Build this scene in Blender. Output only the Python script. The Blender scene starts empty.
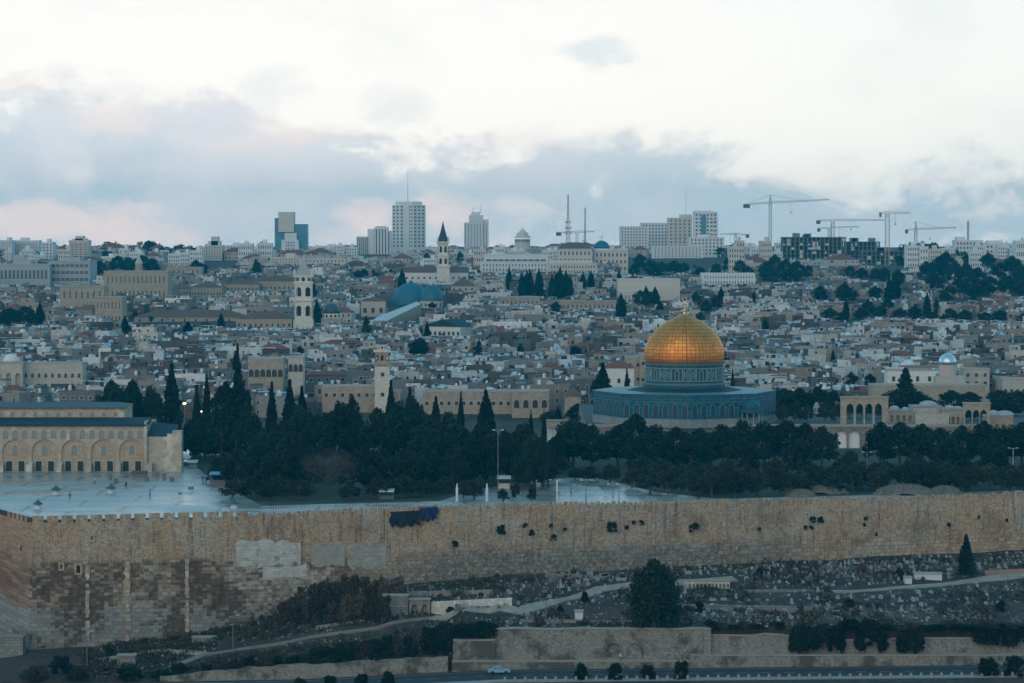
import bpy, bmesh, math, random
import numpy as np
from mathutils import Vector, Matrix
random.seed(7)
rng = np.random.default_rng(7)
R = math.radians
C = bpy.context.scene
COL = C.collection
# ------------------------------------------------------------ camera, sky, sun, exposure
F = 2870.0
HZ = 55.0
HAZE = 0.95e-4
PITCH = math.atan(101.5 / F)
cam_d = bpy.data.cameras.new('camera')
cam_d.sensor_width = 36.0
cam_d.lens = F * 36.0 / 1024.0
cam_d.clip_start = 1.0
cam_d.clip_end = 30000.0
cam = bpy.data.objects.new('camera', cam_d)
cam.location = (0, 0, HZ)
cam.rotation_euler = (R(90) - PITCH, 0, 0)
COL.objects.link(cam)
C.camera = cam
C.view_settings.view_transform = 'Standard'
C.view_settings.look = 'None'
C.view_settings.exposure = 0.36
C.view_settings.gamma = 1.0
C.cycles.use_denoising = True
C.cycles.use_adaptive_sampling = True
C.cycles.adaptive_threshold = 0.02
C.cycles.max_bounces = 5
C.cycles.diffuse_bounces = 2
C.cycles.glossy_bounces = 3
C.cycles.transmission_bounces = 2
C.cycles.volume_bounces = 0
C.render.use_persistent_data = False

class NT:
    """tiny node-tree helper"""
    def __init__(s, nt):
        s.t = nt; s.n = nt.nodes; s.l = nt.links; s.n.clear()
    def node(s, typ, ins=None, **props):
        x = s.n.new(typ)
        for k, v in props.items(): setattr(x, k, v)
        if ins:
            for k, v in ins.items():
                sock = x.inputs[k]
                if isinstance(v, bpy.types.NodeSocket): s.l.new(v, sock)
                else: sock.default_value = v
        return x
    def math(s, op, a, b=0.0, c=None, clamp=False):
        x = s.n.new('ShaderNodeMath'); x.operation = op; x.use_clamp = clamp
        for i, v in enumerate((a, b, c)):
            if v is None: continue
            if isinstance(v, bpy.types.NodeSocket): s.l.new(v, x.inputs[i])
            else: x.inputs[i].default_value = v
        return x.outputs[0]
    def mix(s, fac, a, b, mode='MIX'):
        x = s.n.new('ShaderNodeMix'); x.data_type = 'RGBA'; x.blend_type = mode
        for sock, v in ((x.inputs[0], fac), (x.inputs[6], a), (x.inputs[7], b)):
            if isinstance(v, bpy.types.NodeSocket): s.l.new(v, sock)
            else: sock.default_value = v if not isinstance(v, tuple) or len(v) == 4 else (*v, 1.0)
        return x.outputs[2]
    def ss(s, v, lo, hi):
        x = s.n.new('ShaderNodeMapRange'); x.interpolation_type = 'SMOOTHSTEP'
        for i, q in enumerate((v, lo, hi, 0.0, 1.0)):
            if isinstance(q, bpy.types.NodeSocket): s.l.new(q, x.inputs[i])
            else: x.inputs[i].default_value = q
        return x.outputs[0]
    def noise(s, vec, scale, detail=4.0, rough=0.55, dist=0.0):
        x = s.node('ShaderNodeTexNoise', {'Vector': vec, 'Scale': scale, 'Detail': detail, 'Roughness': rough, 'Distortion': dist})
        return x.outputs['Fac']
    def ramp(s, v, stops, interp='LINEAR'):
        x = s.n.new('ShaderNodeValToRGB'); s.l.new(v, x.inputs[0])
        e = x.color_ramp.elements; x.color_ramp.interpolation = interp
        while len(e) > 1: e.remove(e[0])
        e[0].position = stops[0][0]; e[0].color = (*stops[0][1], 1) if isinstance(stops[0][1], tuple) else (stops[0][1],) * 3 + (1,)
        for p, c in stops[1:]:
            q = e.new(p); q.color = (*c, 1) if isinstance(c, tuple) else (c, c, c, 1)
        return x.outputs[0]

W = bpy.data.worlds.new('World'); C.world = W; W.use_nodes = True
w = NT(W.node_tree)
tc = w.node('ShaderNodeTexCoord')
sp = w.node('ShaderNodeSeparateXYZ', {0: tc.outputs['Generated']})
X, Y, Z = sp.outputs
az = w.math('ARCTAN2', X, Y)                       # 0 = straight west over the city
el = w.math('ARCSINE', w.math('MINIMUM', w.math('MAXIMUM', Z, -1.0), 1.0))
# clear evening sky: pale glow over the west, blue overhead and behind, faint warm belt low in the east
westness = w.ss(w.math('ABSOLUTE', az), 2.4, 0.5)
west = w.ramp(w.math('MULTIPLY', el, 1.0 / 1.5708, clamp=True),
              [(0.0, (0.97, 0.90, 0.82)), (0.055, (0.82, 0.795, 0.77)), (0.11, (0.66, 0.88, 1.02)), (0.26, (0.17, 0.47, 0.66)), (1.0, (0.075, 0.26, 0.42))])
east = w.ramp(w.math('MULTIPLY', el, 1.0 / 1.5708, clamp=True),
              [(0.0, (0.40, 0.47, 0.54)), (0.10, (0.50, 0.50, 0.53)), (0.25, (0.12, 0.35, 0.50)), (1.0, (0.075, 0.26, 0.42))])
clear = w.mix(westness, east, west)
rightish = w.ss(az, -0.02, 0.2)
clear = w.mix(w.math('MULTIPLY', rightish, 0.7), clear, w.mix(1.0, clear, (0.89, 0.94, 0.95), 'MULTIPLY'))
clear = w.mix(w.math('MULTIPLY', w.ss(w.noise(w.node('ShaderNodeCombineXYZ', {0: az, 1: w.math('MULTIPLY', el, 2.2), 2: 3.1}).outputs[0], 14.0, 7.0, 0.6, 0.4), 0.48, 0.72), 0.35), clear, w.mix(1.0, clear, (0.80, 0.85, 0.88), 'MULTIPLY'))
# cloud bank low in the west: edge height (radians) against azimuth
vec = w.node('ShaderNodeCombineXYZ', {0: w.math('MULTIPLY', az, 1.0), 1: w.math('MULTIPLY', el, 1.7), 2: 0.37})
n1 = w.noise(vec.outputs[0], 16.0, 10.0, 0.64, 0.5)
n2 = w.noise(vec.outputs[0], 42.0, 9.0, 0.68, 0.4)
n3 = w.noise(vec.outputs[0], 9.0, 5.0, 0.55, 0.5)
u01 = w.math('MULTIPLY_ADD', az, 1.0 / 0.3532, 0.5, clamp=True)
edge_px = [(0, 148), (60, 150), (110, 140), (150, 138), (200, 140), (250, 122), (300, 112), (340, 106), (400, 98), (450, 90), (490, 86), (540, 98),
           (600, 108), (660, 112), (710, 104), (770, 96), (810, 88), (850, 78), (900, 74), (950, 82), (990, 84), (1024, 76)]
edge = w.ramp(u01, [(p / 1024.0, v / 240.0) for p, v in edge_px], 'B_SPLINE')
elpx = w.math('MULTIPLY', el, F / 240.0)           # 1 = top of what the photograph shows
d = w.math('SUBTRACT', edge, elpx)
d = w.math('ADD', d, w.math('MULTIPLY', w.math('SUBTRACT', n1, 0.5), 1.0))
d = w.math('ADD', d, w.math('MULTIPLY', w.math('SUBTRACT', n2, 0.5), 0.45))
m = w.math('MULTIPLY', w.ss(d, -0.05, 0.13), w.math('MULTIPLY_ADD', w.ss(n3, 0.36, 0.60), 0.12, 0.86))
side = w.math('SUBTRACT', 1.0, w.ss(w.math('ABSOLUTE', az), 0.9, 1.6))
m = w.math('MULTIPLY', m, side)
low = w.ss(elpx, 0.75, 0.0)
n4 = w.noise(w.node('ShaderNodeCombineXYZ', {0: az, 1: w.math('MULTIPLY', el, 1.8), 2: 7.7}).outputs[0], 24.0, 9.0, 0.66, 0.6)
body = w.mix(low, (0.52, 0.58, 0.63), (0.40, 0.50, 0.57))
body = w.mix(w.math('MULTIPLY', w.ss(n3, 0.42, 0.62), 0.55), body, (0.66, 0.66, 0.68))
body = w.mix(w.math('MULTIPLY', w.ss(n4, 0.42, 0.30), 0.6), body, (0.36, 0.45, 0.51))
body = w.mix(w.math('MULTIPLY', w.ss(n4, 0.54, 0.70), 0.75), body, (0.80, 0.74, 0.70))
pink = w.ss(w.math('SUBTRACT', 0.16, d), 0.0, 0.16)
leftish = w.ss(az, 0.05, -0.12)
body = w.mix(w.math('MULTIPLY', w.ss(n2, 0.45, 0.6), w.math('MULTIPLY', pink, 0.7)), body, (0.90, 0.77, 0.71))
body = w.mix(w.math('MULTIPLY', w.math('MULTIPLY', leftish, 0.55), w.ss(n1, 0.40, 0.58)), body, (0.68, 0.66, 0.69))
# cumulus tops glowing pink low over the skyline
def puff(u, v, su, sv, k):
    a = w.math('DIVIDE', w.math('SUBTRACT', az, (u - 512) / F), su / F)
    b = w.math('DIVIDE', w.math('SUBTRACT', el, (240 - v) / F), sv / F)
    g = w.math('SUBTRACT', 1.0, w.math('ADD', w.math('MULTIPLY', a, a), w.math('MULTIPLY', b, b)))
    g = w.math('ADD', g, w.math('MULTIPLY', w.math('SUBTRACT', n2, 0.5), 5.5))
    return w.math('MULTIPLY', w.ss(g, -0.7, 1.2), k)
for (u, v, su, sv, k) in ((50, 222, 60, 20, .95), (118, 226, 55, 24, 1.0), (163, 238, 45, 16, 1.0), (368, 218, 30, 18, .95), (446, 214, 36, 20, 1.0), (300, 132, 50, 14, .6), (110, 120, 40, 16, .5), (15, 92, 30, 8, .7), (345, 236, 34, 12, .5), (860, 250, 18, 8, .6), (270, 150, 60, 12, .25)):
    body = w.mix(puff(u, v, su, sv, k), body, (0.86, 0.71, 0.66))
skyc = w.mix(m, clear, body)
iso = puff(598, 55, 40, 16, 0.50)
skyc = w.mix(iso, skyc, (0.46, 0.55, 0.60))
skyc = w.mix(puff(278, 92, 34, 26, 0.30), skyc, (0.50, 0.58, 0.62))
skyc = w.mix(puff(395, 105, 34, 22, 0.32), skyc, (0.50, 0.58, 0.62))
skyc = w.mix(puff(25, 100, 70, 9, 0.35), skyc, (0.50, 0.55, 0.60))
nis = w.node('ShaderNodeTexSky', sky_type='NISHITA', sun_disc=False, sun_elevation=R(14.0), sun_rotation=R(200.0))
bg1 = w.node('ShaderNodeBackground', {0: skyc, 1: 1.0})
bg2 = w.node('ShaderNodeBackground', {0: nis.outputs[0], 1: 0.006})
add = w.node('ShaderNodeAddShader', {0: bg1.outputs[0], 1: bg2.outputs[0]})
w.node('ShaderNodeOutputWorld', {0: add.outputs[0]})

sun_d = bpy.data.lights.new('sun', 'SUN'); sun_d.energy = 1.0; sun_d.angle = R(75); sun_d.color = (1.0, 0.80, 0.60)
sun = bpy.data.objects.new('sun', sun_d); COL.objects.link(sun)
# soft light from low in the east, behind the camera and a little to its left
sun.rotation_euler = (R(90 - 14), 0, R(-20))
# ------------------------------------------------------------ projection helpers
cp, sn = math.cos(PITCH), math.sin(PITCH)
def ray(px, py):
    a = (px - 512) / F; b = (341.5 - py) / F
    return Vector((a, cp + b * sn, -sn + b * cp))
def P(px, py, Yd):
    d_ = ray(px, py); t = Yd / d_.y
    return Vector((d_.x * t, Yd, HZ + d_.z * t))
def XP(px, Yd): return (px - 512) / F * Yd
def ZP(py, Yd): return P(512, py, Yd).z
def proj(x, y, z):
    dz = z - HZ
    depth = y * cp - dz * sn
    up = y * sn + dz * cp
    return 512 + F * x / depth, 341.5 - F * up / depth
# ------------------------------------------------------------ ground shape
WALL = [(-60, 664), (0, 613), (28, 590), (235, 597), (512, 612), (700, 624), (1024, 648), (1300, 668)]     # (column, depth) along the city wall
def wall_y(u):
    return float(np.interp(u, [a for a, b in WALL], [b for a, b in WALL]))
BASE = [(-60, -31), (28, -29.5), (100, -29.2), (180, -27.3), (256, -24.5), (330, -21), (400, -18), (512, -16.6), (700, -16.0), (1024, -15.2), (1300, -14)]
def base_z(u): return float(np.interp(u, [a for a, b in BASE], [b for a, b in BASE]))
FRONT = [(-60, -31.5), (150, -30.6), (300, -28.2), (450, -26.2), (456, -22.2), (494, -22.2), (497, -20.9), (700, -20.9), (1300, -21.3)]
def front_z(u): return float(np.interp(u, [a for a, b in FRONT], [b for a, b in FRONT]))
RY = 559.0
def road_z(u): return float(np.interp(u, [-60, 300, 500, 1024, 1300], [-31.9, -30.6, -28.7, -27.7, -27.2]))
CY = [925, 960, 1000, 1100, 1200, 1400, 1600, 1800, 2000, 2300, 2600, 3000, 9000]
CZ = [-3, -1, 2, 5.5, 9, 15.5, 22, 28.5, 34.5, 41, 43.5, 44.5, 42]
def hash2(x, y):
    return math.sin(x * .031 + 1.3) * math.cos(y * .027 + .4) + .5 * math.sin(x * .083 - y * .061)
def G(x, y):
    u = 512 + F * x / max(y, 1)
    wy = wall_y(u)
    if y < wy:
        if y >= RY:
            v = (y - RY) / (wy - RY)
            a, b = front_z(u), base_z(u)
            z = a + (b - a) * v
            st = 3.0                                     # low terraces on the slope
            if u > 380: z += .35 * math.sin(v * 6.283 * st) * min(1, v * 6) * min(1, (1 - v) * 6)
            return z + .18 * hash2(x * 6, y * 6)
        if y >= 536: return road_z(u)
        if y >= 470: return road_z(u) - 14 * (536 - y) / 66 - .0
        t = y / 470.0
        return 51 + (road_z(u) - 14 - 51) * min(1, max(0, t)) if y > 0 else 53.3
    if y < 925: return -3.0
    z = float(np.interp(y, CY, CZ))
    k = min(1, (y - 925) / 200)
    return z + k * 1.6 * hash2(x * .35, y * .3)
def hit(px, py, y0=560.0, y1=3200.0):
    d_ = ray(px, py); y = y0
    while y < y1:
        t = y / d_.y
        if HZ + d_.z * t < G(d_.x * t, y): break
        y += 1.0
    lo, hi = y - 1, y
    for _ in range(12):
        m_ = (lo + hi) / 2; t = m_ / d_.y
        if HZ + d_.z * t < G(d_.x * t, m_): hi = m_
        else: lo = m_
    t = hi / d_.y
    return Vector((d_.x * t, hi, G(d_.x * t, hi)))
def on_plane(px, py, z):
    d_ = ray(px, py); t = (z - HZ) / d_.z
    return Vector((d_.x * t, d_.y * t, z))
# ------------------------------------------------------------ materials
MATS = {}
def pmat(name, col=(.5, .5, .5), rough=.85, metal=0.0, var=.25, vscale=.6, tint=False, bump=0.0, emit=None, brick=None, spec=.3, fine=None, stain=None):
    """principled material; colour varied by noise in object space, optional stone courses"""
    if name in MATS: return MATS[name]
    mt = bpy.data.materials.new(name); mt.use_nodes = True
    k = NT(mt.node_tree)
    t = k.node('ShaderNodeTexCoord'); ob = t.outputs['Object']
    if tint:
        base = k.node('ShaderNodeAttribute', attribute_name='tint').outputs['Color']
    else:
        base = k.node('ShaderNodeRGB').outputs[0]; base.default_value = (*col, 1)
    n = k.noise(ob, vscale, 5.0, .6)
    f = k.math('MULTIPLY_ADD', n, 2 * var, 1 - var)
    c = k.mix(1.0, base, k.node('ShaderNodeCombineColor', {0: f, 1: f, 2: f}).outputs[0], 'MULTIPLY')
    h = n
    if fine:
        n2_ = k.noise(ob, fine, 3.0, .6)
        f2 = k.math('MULTIPLY_ADD', n2_, .5, .75)
        c = k.mix(1.0, c, k.node('ShaderNodeCombineColor', {0: f2, 1: f2, 2: f2}).outputs[0], 'MULTIPLY')
    if brick:
        bw, bh, mort, amt = brick
        s_ = k.node('ShaderNodeSeparateXYZ', {0: ob})
        v = k.node('ShaderNodeCombineXYZ', {0: k.math('ADD', s_.outputs[0], s_.outputs[1]), 1: s_.outputs[2], 2: 0.0})
        b = k.node('ShaderNodeTexBrick', {'Vector': v.outputs[0], 'Color1': (1, 1, 1, 1), 'Color2': (1 - amt * .8, 1 - amt * .8, 1 - amt * .75, 1), 'Mortar': (1 - amt, 1 - amt, 1 - amt, 1), 'Scale': 1.0, 'Mortar Size': mort, 'Brick Width': bw, 'Row Height': bh, 'Bias': 0.0})
        c = k.mix(1.0, c, b.outputs['Color'], 'MULTIPLY')
    if stain:
        sc_, colr, lo, hi = stain
        c = k.mix(k.ss(k.noise(ob, sc_, 6.0, .65), lo, hi), c, colr)
    ins = {'Base Color': c, 'Roughness': rough, 'Metallic': metal, 'Specular IOR Level': spec}
    if emit: ins['Emission Color'] = (*emit[0], 1); ins['Emission Strength'] = emit[1]
    bs = k.node('ShaderNodeBsdfPrincipled', ins)
    if bump:
        bm_ = k.node('ShaderNodeBump', {'Height': h, 'Strength': bump, 'Distance': .3})
        k.l.new(bm_.outputs[0], bs.inputs['Normal'])
    k.node('ShaderNodeOutputMaterial', {0: bs.outputs[0]})
    MATS[name] = mt
    return mt
# ------------------------------------------------------------ mesh builder
class M:
    def __init__(s): s.v = []; s.f = []; s.m = []; s.c = []; s.tint = (1, 1, 1)
    def face(s, pts, mi=0, tint=None):
        n = len(s.v); s.v += [tuple(p) for p in pts]; s.f.append(tuple(range(n, n + len(pts)))); s.m.append(mi); s.c.append(tint or s.tint)
    def raw(s, vs, fs, mi=0, tint=None):
        n = len(s.v); s.v += [tuple(p) for p in vs]
        for f in fs: s.f.append(tuple(i + n for i in f)); s.m.append(mi); s.c.append(tint or s.tint)
    def box(s, x0, x1, y0, y1, z0, z1, mi=0, tint=None, rot=0, c=None):
        vs = [(x, y, z) for z in (z0, z1) for x, y in ((x0, y0), (x1, y0), (x1, y1), (x0, y1))]
        if rot:
            cx, cy = c or (0, 0); ca, sa = math.cos(rot), math.sin(rot)
            vs = [(cx + (x - cx) * ca - (y - cy) * sa, cy + (x - cx) * sa + (y - cy) * ca, z) for x, y, z in vs]
        s.raw(vs, [(3, 2, 1, 0), (4, 5, 6, 7), (0, 1, 5, 4), (1, 2, 6, 5), (2, 3, 7, 6), (3, 0, 4, 7)], mi, tint)
    def prism(s, poly, z0, z1, mi=0, tint=None, cap=True):
        n = len(poly)
        vs = [(x, y, z0) for x, y in poly] + [(x, y, z1) for x, y in poly]
        fs = [(i, (i + 1) % n, n + (i + 1) % n, n + i) for i in range(n)]
        if cap: fs += [tuple(range(n, 2 * n)), tuple(range(n - 1, -1, -1))]
        s.raw(vs, fs, mi, tint)
    def lathe(s, prof, n=24, c=(0, 0, 0), mi=0, tint=None, a0=0.0):
        vs = []; fs = []
        for r, z in prof:
            for i in range(n):
                a = a0 + 2 * math.pi * i / n
                vs.append((c[0] + r * math.cos(a), c[1] + r * math.sin(a), c[2] + z))
        for j in range(len(prof) - 1):
            for i in range(n):
                fs.append((j * n + i, j * n + (i + 1) % n, (j + 1) * n + (i + 1) % n, (j + 1) * n + i))
        if prof[0][0] > 1e-3: fs.append(tuple(range(n - 1, -1, -1)))
        if prof[-1][0] > 1e-3: fs.append(tuple((len(prof) - 1) * n + i for i in range(n)))
        s.raw(vs, fs, mi, tint)
    def bar(s, a, b, r, mi=0, tint=None, r2=None, n=4):
        a = Vector(a); b = Vector(b); d_ = (b - a)
        if d_.length < 1e-6: return
        d_.normalize()
        up = Vector((0, 0, 1)) if abs(d_.z) < .95 else Vector((1, 0, 0))
        p = d_.cross(up).normalized(); q = d_.cross(p)
        r2 = r if r2 is None else r2
        vs = []
        for c_, rr in ((a, r), (b, r2)):
            for i in range(n):
                an = 2 * math.pi * (i + .5) / n
                vs.append(c_ + p * math.cos(an) * rr + q * math.sin(an) * rr)
        s.raw(vs, [(i, (i + 1) % n, n + (i + 1) % n, n + i) for i in range(n)] + [tuple(range(n)), tuple(range(2 * n - 1, n - 1, -1))], mi, tint)
    def gable(s, x0, x1, y0, y1, z0, z1, mi=0, tint=None, along='x', hip=0.0):
        if along == 'x':
            ym = (y0 + y1) / 2
            vs = [(x0, y0, z0), (x1, y0, z0), (x1, y1, z0), (x0, y1, z0), (x0 + hip, ym, z1), (x1 - hip, ym, z1)]
            fs = [(0, 1, 5, 4), (2, 3, 4, 5), (1, 2, 5), (3, 0, 4), (3, 2, 1, 0)]
        else:
            xm = (x0 + x1) / 2
            vs = [(x0, y0, z0), (x1, y0, z0), (x1, y1, z0), (x0, y1, z0), (xm, y0 + hip, z1), (xm, y1 - hip, z1)]
            fs = [(0, 1, 4), (1, 2, 5, 4), (2, 3, 5), (3, 0, 4, 5), (3, 2, 1, 0)]
        s.raw(vs, fs, mi, tint)
    def arch_wall(s, x0, x1, z0, z1, y0, y1, ops, mi=0, tint=None, k=1.0, n=10, inner=None):
        """wall in the xz plane with real arched openings; ops = (centre, half width, springing height, sill height)"""
        inner = mi if inner is None else inner
        cur = x0
        for cx, hw, zs, zb in sorted(ops):
            if cx - hw > cur + 1e-4: s.box(cur, cx - hw, y0, y1, z0, z1, mi, tint)
            if zb > z0 + 1e-3: s.box(cx - hw, cx + hw, y0, y1, z0, zb, mi, tint)
            cv = []
            for i in range(n + 1):
                t = -1 + 2 * i / n
                z = zs + hw * k * ((1 - abs(t) ** 2.0) ** .5 if k <= 1.05 else (1 - abs(t)) ** .42 * .62 + .38 * (1 - t * t) ** .5)
                cv.append((cx + t * hw, min(z, z1 - .02)))
            for (xa, za), (xb, zb_) in zip(cv, cv[1:]):
                s.raw([(xa, y0, za), (xb, y0, zb_), (xb, y0, z1), (xa, y0, z1), (xa, y1, za), (xb, y1, zb_), (xb, y1, z1), (xa, y1, z1)],
                      [(0, 1, 2, 3), (5, 4, 7, 6), (3, 2, 6, 7)], mi, tint)
                s.raw([(xa, y0, za), (xb, y0, zb_), (xb, y1, zb_), (xa, y1, za)], [(0, 3, 2, 1)], inner, tint)
            cur = cx + hw
        if x1 > cur + 1e-4: s.box(cur, x1, y0, y1, z0, z1, mi, tint)
    def mesh(s, name, mats, smooth=False):
        me = bpy.data.meshes.new(name)
        me.from_pydata(s.v, [], s.f)
        for q in mats: me.materials.append(q)
        if len(mats) > 1: me.polygons.foreach_set('material_index', s.m)
        at = me.attributes.new('tint', 'FLOAT_COLOR', 'FACE')
        at.data.foreach_set('color', np.array([(c[0], c[1], c[2], 1.0) for c in s.c], 'f').ravel())
        if smooth: me.polygons.foreach_set('use_smooth', [True] * len(me.polygons))
        me.update()
        return me
    def build(s, name, mats, parent=None, loc=(0, 0, 0), rz=0.0, smooth=False):
        if not isinstance(mats, (list, tuple)): mats = [mats]
        return link(name, s.mesh(name, mats, smooth), parent, loc, rz)
def link(name, me, parent=None, loc=(0, 0, 0), rz=0.0, scale=None):
    o = bpy.data.objects.new(name, me); COL.objects.link(o)
    o.location = loc; o.rotation_euler = (0, 0, rz)
    if scale: o.scale = scale
    if parent is not None: o.parent = parent
    return o
def tag(o, label=None, cat=None, group=None, kind=None):
    if label: o['label'] = label
    if cat: o['category'] = cat
    if group: o['group'] = group
    if kind: o['kind'] = kind
    return o
def empty(name, loc, rz=0.0, label=None, cat=None, group=None):
    o = bpy.data.objects.new(name, None); COL.objects.link(o); o.location = loc; o.rotation_euler = (0, 0, rz)
    return tag(o, label, cat, group)
KIDS = {}
def copy_tree(o, loc=None, rz=None, scale=None):
    c = o.copy(); COL.objects.link(c)
    if loc is not None: c.location = loc
    if rz is not None: c.rotation_euler = (0, 0, rz)
    if scale is not None: c.scale = scale
    for ch in KIDS.setdefault(o.name, list(o.children)):
        d_ = ch.copy(); COL.objects.link(d_); d_.parent = c
        for g in KIDS.setdefault(ch.name, list(ch.children)):
            e = g.copy(); COL.objects.link(e); e.parent = d_
    return c
# every repeated thing is told apart by a landmark it stands beside and how near it is to it
LANDMARKS = []            # (phrase, column, row)
REPEATS = []              # (object, description, x, y, z, share)
def mark(phrase, px, py): LANDMARKS.append((phrase, px, py))
def repeat(o, desc, share=False):
    REPEATS.append((o, desc, o.location.x, o.location.y, o.location.z, share))
ORD = ['', 'second ', 'third ', 'fourth ', 'fifth ', 'sixth ', 'seventh ', 'eighth ', 'ninth ', 'tenth ', 'eleventh ', 'twelfth ', 'thirteenth ', 'fourteenth ', 'fifteenth '] + [f'{i}{"st" if i % 10 == 1 else "nd" if i % 10 == 2 else "rd" if i % 10 == 3 else "th"} ' for i in range(16, 60)]
def finish_labels():
    buckets = {}
    for o, desc, x, y, z, share in REPEATS:
        px, py = proj(x, y, z)
        best = min(LANDMARKS, key=lambda L: (L[1] - px) ** 2 + (L[2] - py) ** 2 * 2.5)
        dx, dy = px - best[1], py - best[2]
        if abs(dx) > abs(dy) * 1.2: rel = 'left of' if dx < 0 else 'right of'
        else: rel = 'above' if dy < 0 else 'below'
        buckets.setdefault((desc, rel, best[0]), []).append((dx * dx + dy * dy, o, share))
    for (desc, rel, ph), v in buckets.items():
        v.sort(key=lambda q: q[0])
        for i, (d2, o, share) in enumerate(v):
            base = f'{desc} {rel} {ph}'
            if share or len(v) == 1: o['label'] = base
            elif i < len(ORD): o['label'] = base + f', {ORD[i]}nearest'
            else: o['label'] = base + ', further out'
# ------------------------------------------------------------ ground sheet
m_soil = bpy.data.materials.new('slope_ground'); m_soil.use_nodes = True
k = NT(m_soil.node_tree)
ob = k.node('ShaderNodeTexCoord').outputs['Object']
na = k.noise(ob, .05, 6, .6); nb = k.noise(ob, .45, 5, .65); nc = k.noise(ob, 2.2, 3, .6)
c = k.mix(k.ss(na, .40, .62), (.062, .036, .022), (.016, .018, .012))
c = k.mix(k.ss(nb, .50, .66), c, (.085, .055, .035))
c = k.mix(k.ss(nb, .42, .30), c, (.022, .028, .02))
c = k.mix(k.math('MULTIPLY', k.ss(nc, .52, .72), .5), c, (.13, .11, .09))
bs = k.node('ShaderNodeBsdfPrincipled', {'Base Color': c, 'Roughness': .95})
bmp = k.node('ShaderNodeBump', {'Height': k.math('ADD', nb, nc), 'Strength': .8, 'Distance': .5})
k.l.new(bmp.outputs[0], bs.inputs['Normal'])
k.node('ShaderNodeOutputMaterial', {0: bs.outputs[0]})
cols = list(range(-700, -60, 60)) + list(range(-60, 1100, 10)) + list(range(1100, 1800, 60))
rowsA = [-200, 0, 60, 130, 200, 280, 360, 430, 470, 500, 520, 535.9, 536, 545, 552, 558.6, RY]
def depth(spec, u):
    if spec[0] == 'a': return spec[1]
    if spec[0] == 'f': return RY + (wall_y(u) - RY) * spec[1]
    if spec[0] == 'w': return wall_y(u) + spec[1]
    return max(spec[1], 926)
specs = [('a', q) for q in rowsA] + [('f', i / 26) for i in range(1, 26)] + [('f', .99999), ('w', .6), ('w', 20)] + [('a', q) for q in (700, 720, 760, 800, 850, 900, 924)] \
    + [('a', q) for q in list(range(926, 1200, 14)) + list(range(1200, 1700, 40)) + list(range(1700, 2600, 90)) + [2600, 2800, 3000, 3600, 5000]]
vs = []; fs = []
for sp_ in specs:
    for u in cols:
        y = depth(sp_, u)
        xx = (u - 512) / F * max(y, 0) if y > 450 else (u - 512) / F * 450
        z = G(xx, y) if y > 0 else 53.0
        if y <= 450: z = G((u - 512) / F * max(y, 1), y)
        vs.append((xx, y, z))
nc_ = len(cols)
for j in range(len(specs) - 1):
    for i in range(nc_ - 1):
        fs.append((j * nc_ + i, j * nc_ + i + 1, (j + 1) * nc_ + i + 1, (j + 1) * nc_ + i))
me = bpy.data.meshes.new('ground'); me.from_pydata(vs, [], fs); me.materials.append(m_soil)
tag(link('ground', me), kind='structure')
# road along the foot of the slope
m_road = pmat('asphalt', (.045, .047, .05), .8, var=.2, fine=1.2)
m_line = pmat('road_paint', (.6, .6, .58), .7)
m_kerb = pmat('kerb_stone', (.30, .29, .27), .85)
def ribbon(name, rows, mat, kind='structure', parent=None, thick=None):
    """rows = list of (left point, right point)"""
    b = M()
    for (a, c2), (e, g) in zip(rows, rows[1:]): b.face([a, e, g, c2])
    if thick:
        for (a, c2), (e, g) in zip(rows, rows[1:]):
            dn = Vector((0, 0, -thick)); b.face([a, a + dn, e + dn, e]); b.face([c2, g, g + dn, c2 + dn])
    o = b.build(name, mat, parent)
    if kind: tag(o, kind=kind)
    return o
us = list(range(-40, 1100, 20))
def rowpts(y0, y1, dz): return [(Vector((XP(u, y0), y0, road_z(u) + dz)), Vector((XP(u, y1), y1, road_z(u) + dz))) for u in us]
ribbon('road', rowpts(543.5, 555.2, .03), m_road)
ribbon('pavement', rowpts(540.5, 543.4, .15), m_kerb, thick=.15)
b = M()
for yy in (544.0, 554.7): 
    for u in us[:-1]:
        b.face([(XP(u, yy), yy, road_z(u) + .034), (XP(u + 20, yy), yy, road_z(u + 20) + .034), (XP(u + 20, yy + .15), yy + .15, road_z(u + 20) + .034), (XP(u, yy + .15), yy + .15, road_z(u) + .034)])
for u in range(-30, 1080, 24):
    yy = 549.3; v = u + 10
    b.face([(XP(u, yy), yy, road_z(u) + .034), (XP(v, yy), yy, road_z(v) + .034), (XP(v, yy + .15), yy + .15, road_z(v) + .034), (XP(u, yy + .15), yy + .15, road_z(u) + .034)])
tag(b.build('road_markings', m_line), kind='structure')
# ------------------------------------------------------------ the city wall
m_wall = bpy.data.materials.new('old_wall_stone'); m_wall.use_nodes = True
k = NT(m_wall.node_tree)
ob = k.node('ShaderNodeTexCoord').outputs['Object']
s_ = k.node('ShaderNodeSeparateXYZ', {0: ob})
along = k.math('ADD', s_.outputs[0], k.math('MULTIPLY', s_.outputs[1], .6))
v2 = k.node('ShaderNodeCombineXYZ', {0: along, 1: s_.outputs[2], 2: 0.0}).outputs[0]
big = k.noise(v2, .055, 5, .6, .6); med = k.noise(v2, .28, 6, .68); sm = k.noise(v2, 1.7, 5, .8)
strk = k.noise(k.node('ShaderNodeCombineXYZ', {0: k.math('MULTIPLY', along, .62), 1: k.math('MULTIPLY', s_.outputs[2], .06), 2: 2.0}).outputs[0], 1.0, 4, .6)
c = k.mix(k.ss(big, .38, .62), (.70, .46, .27), (.62, .48, .34))
c = k.mix(k.ss(med, .54, .62), c, (.58, .48, .38))
org = k.noise(v2, .16, 5, .7, .8)
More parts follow.
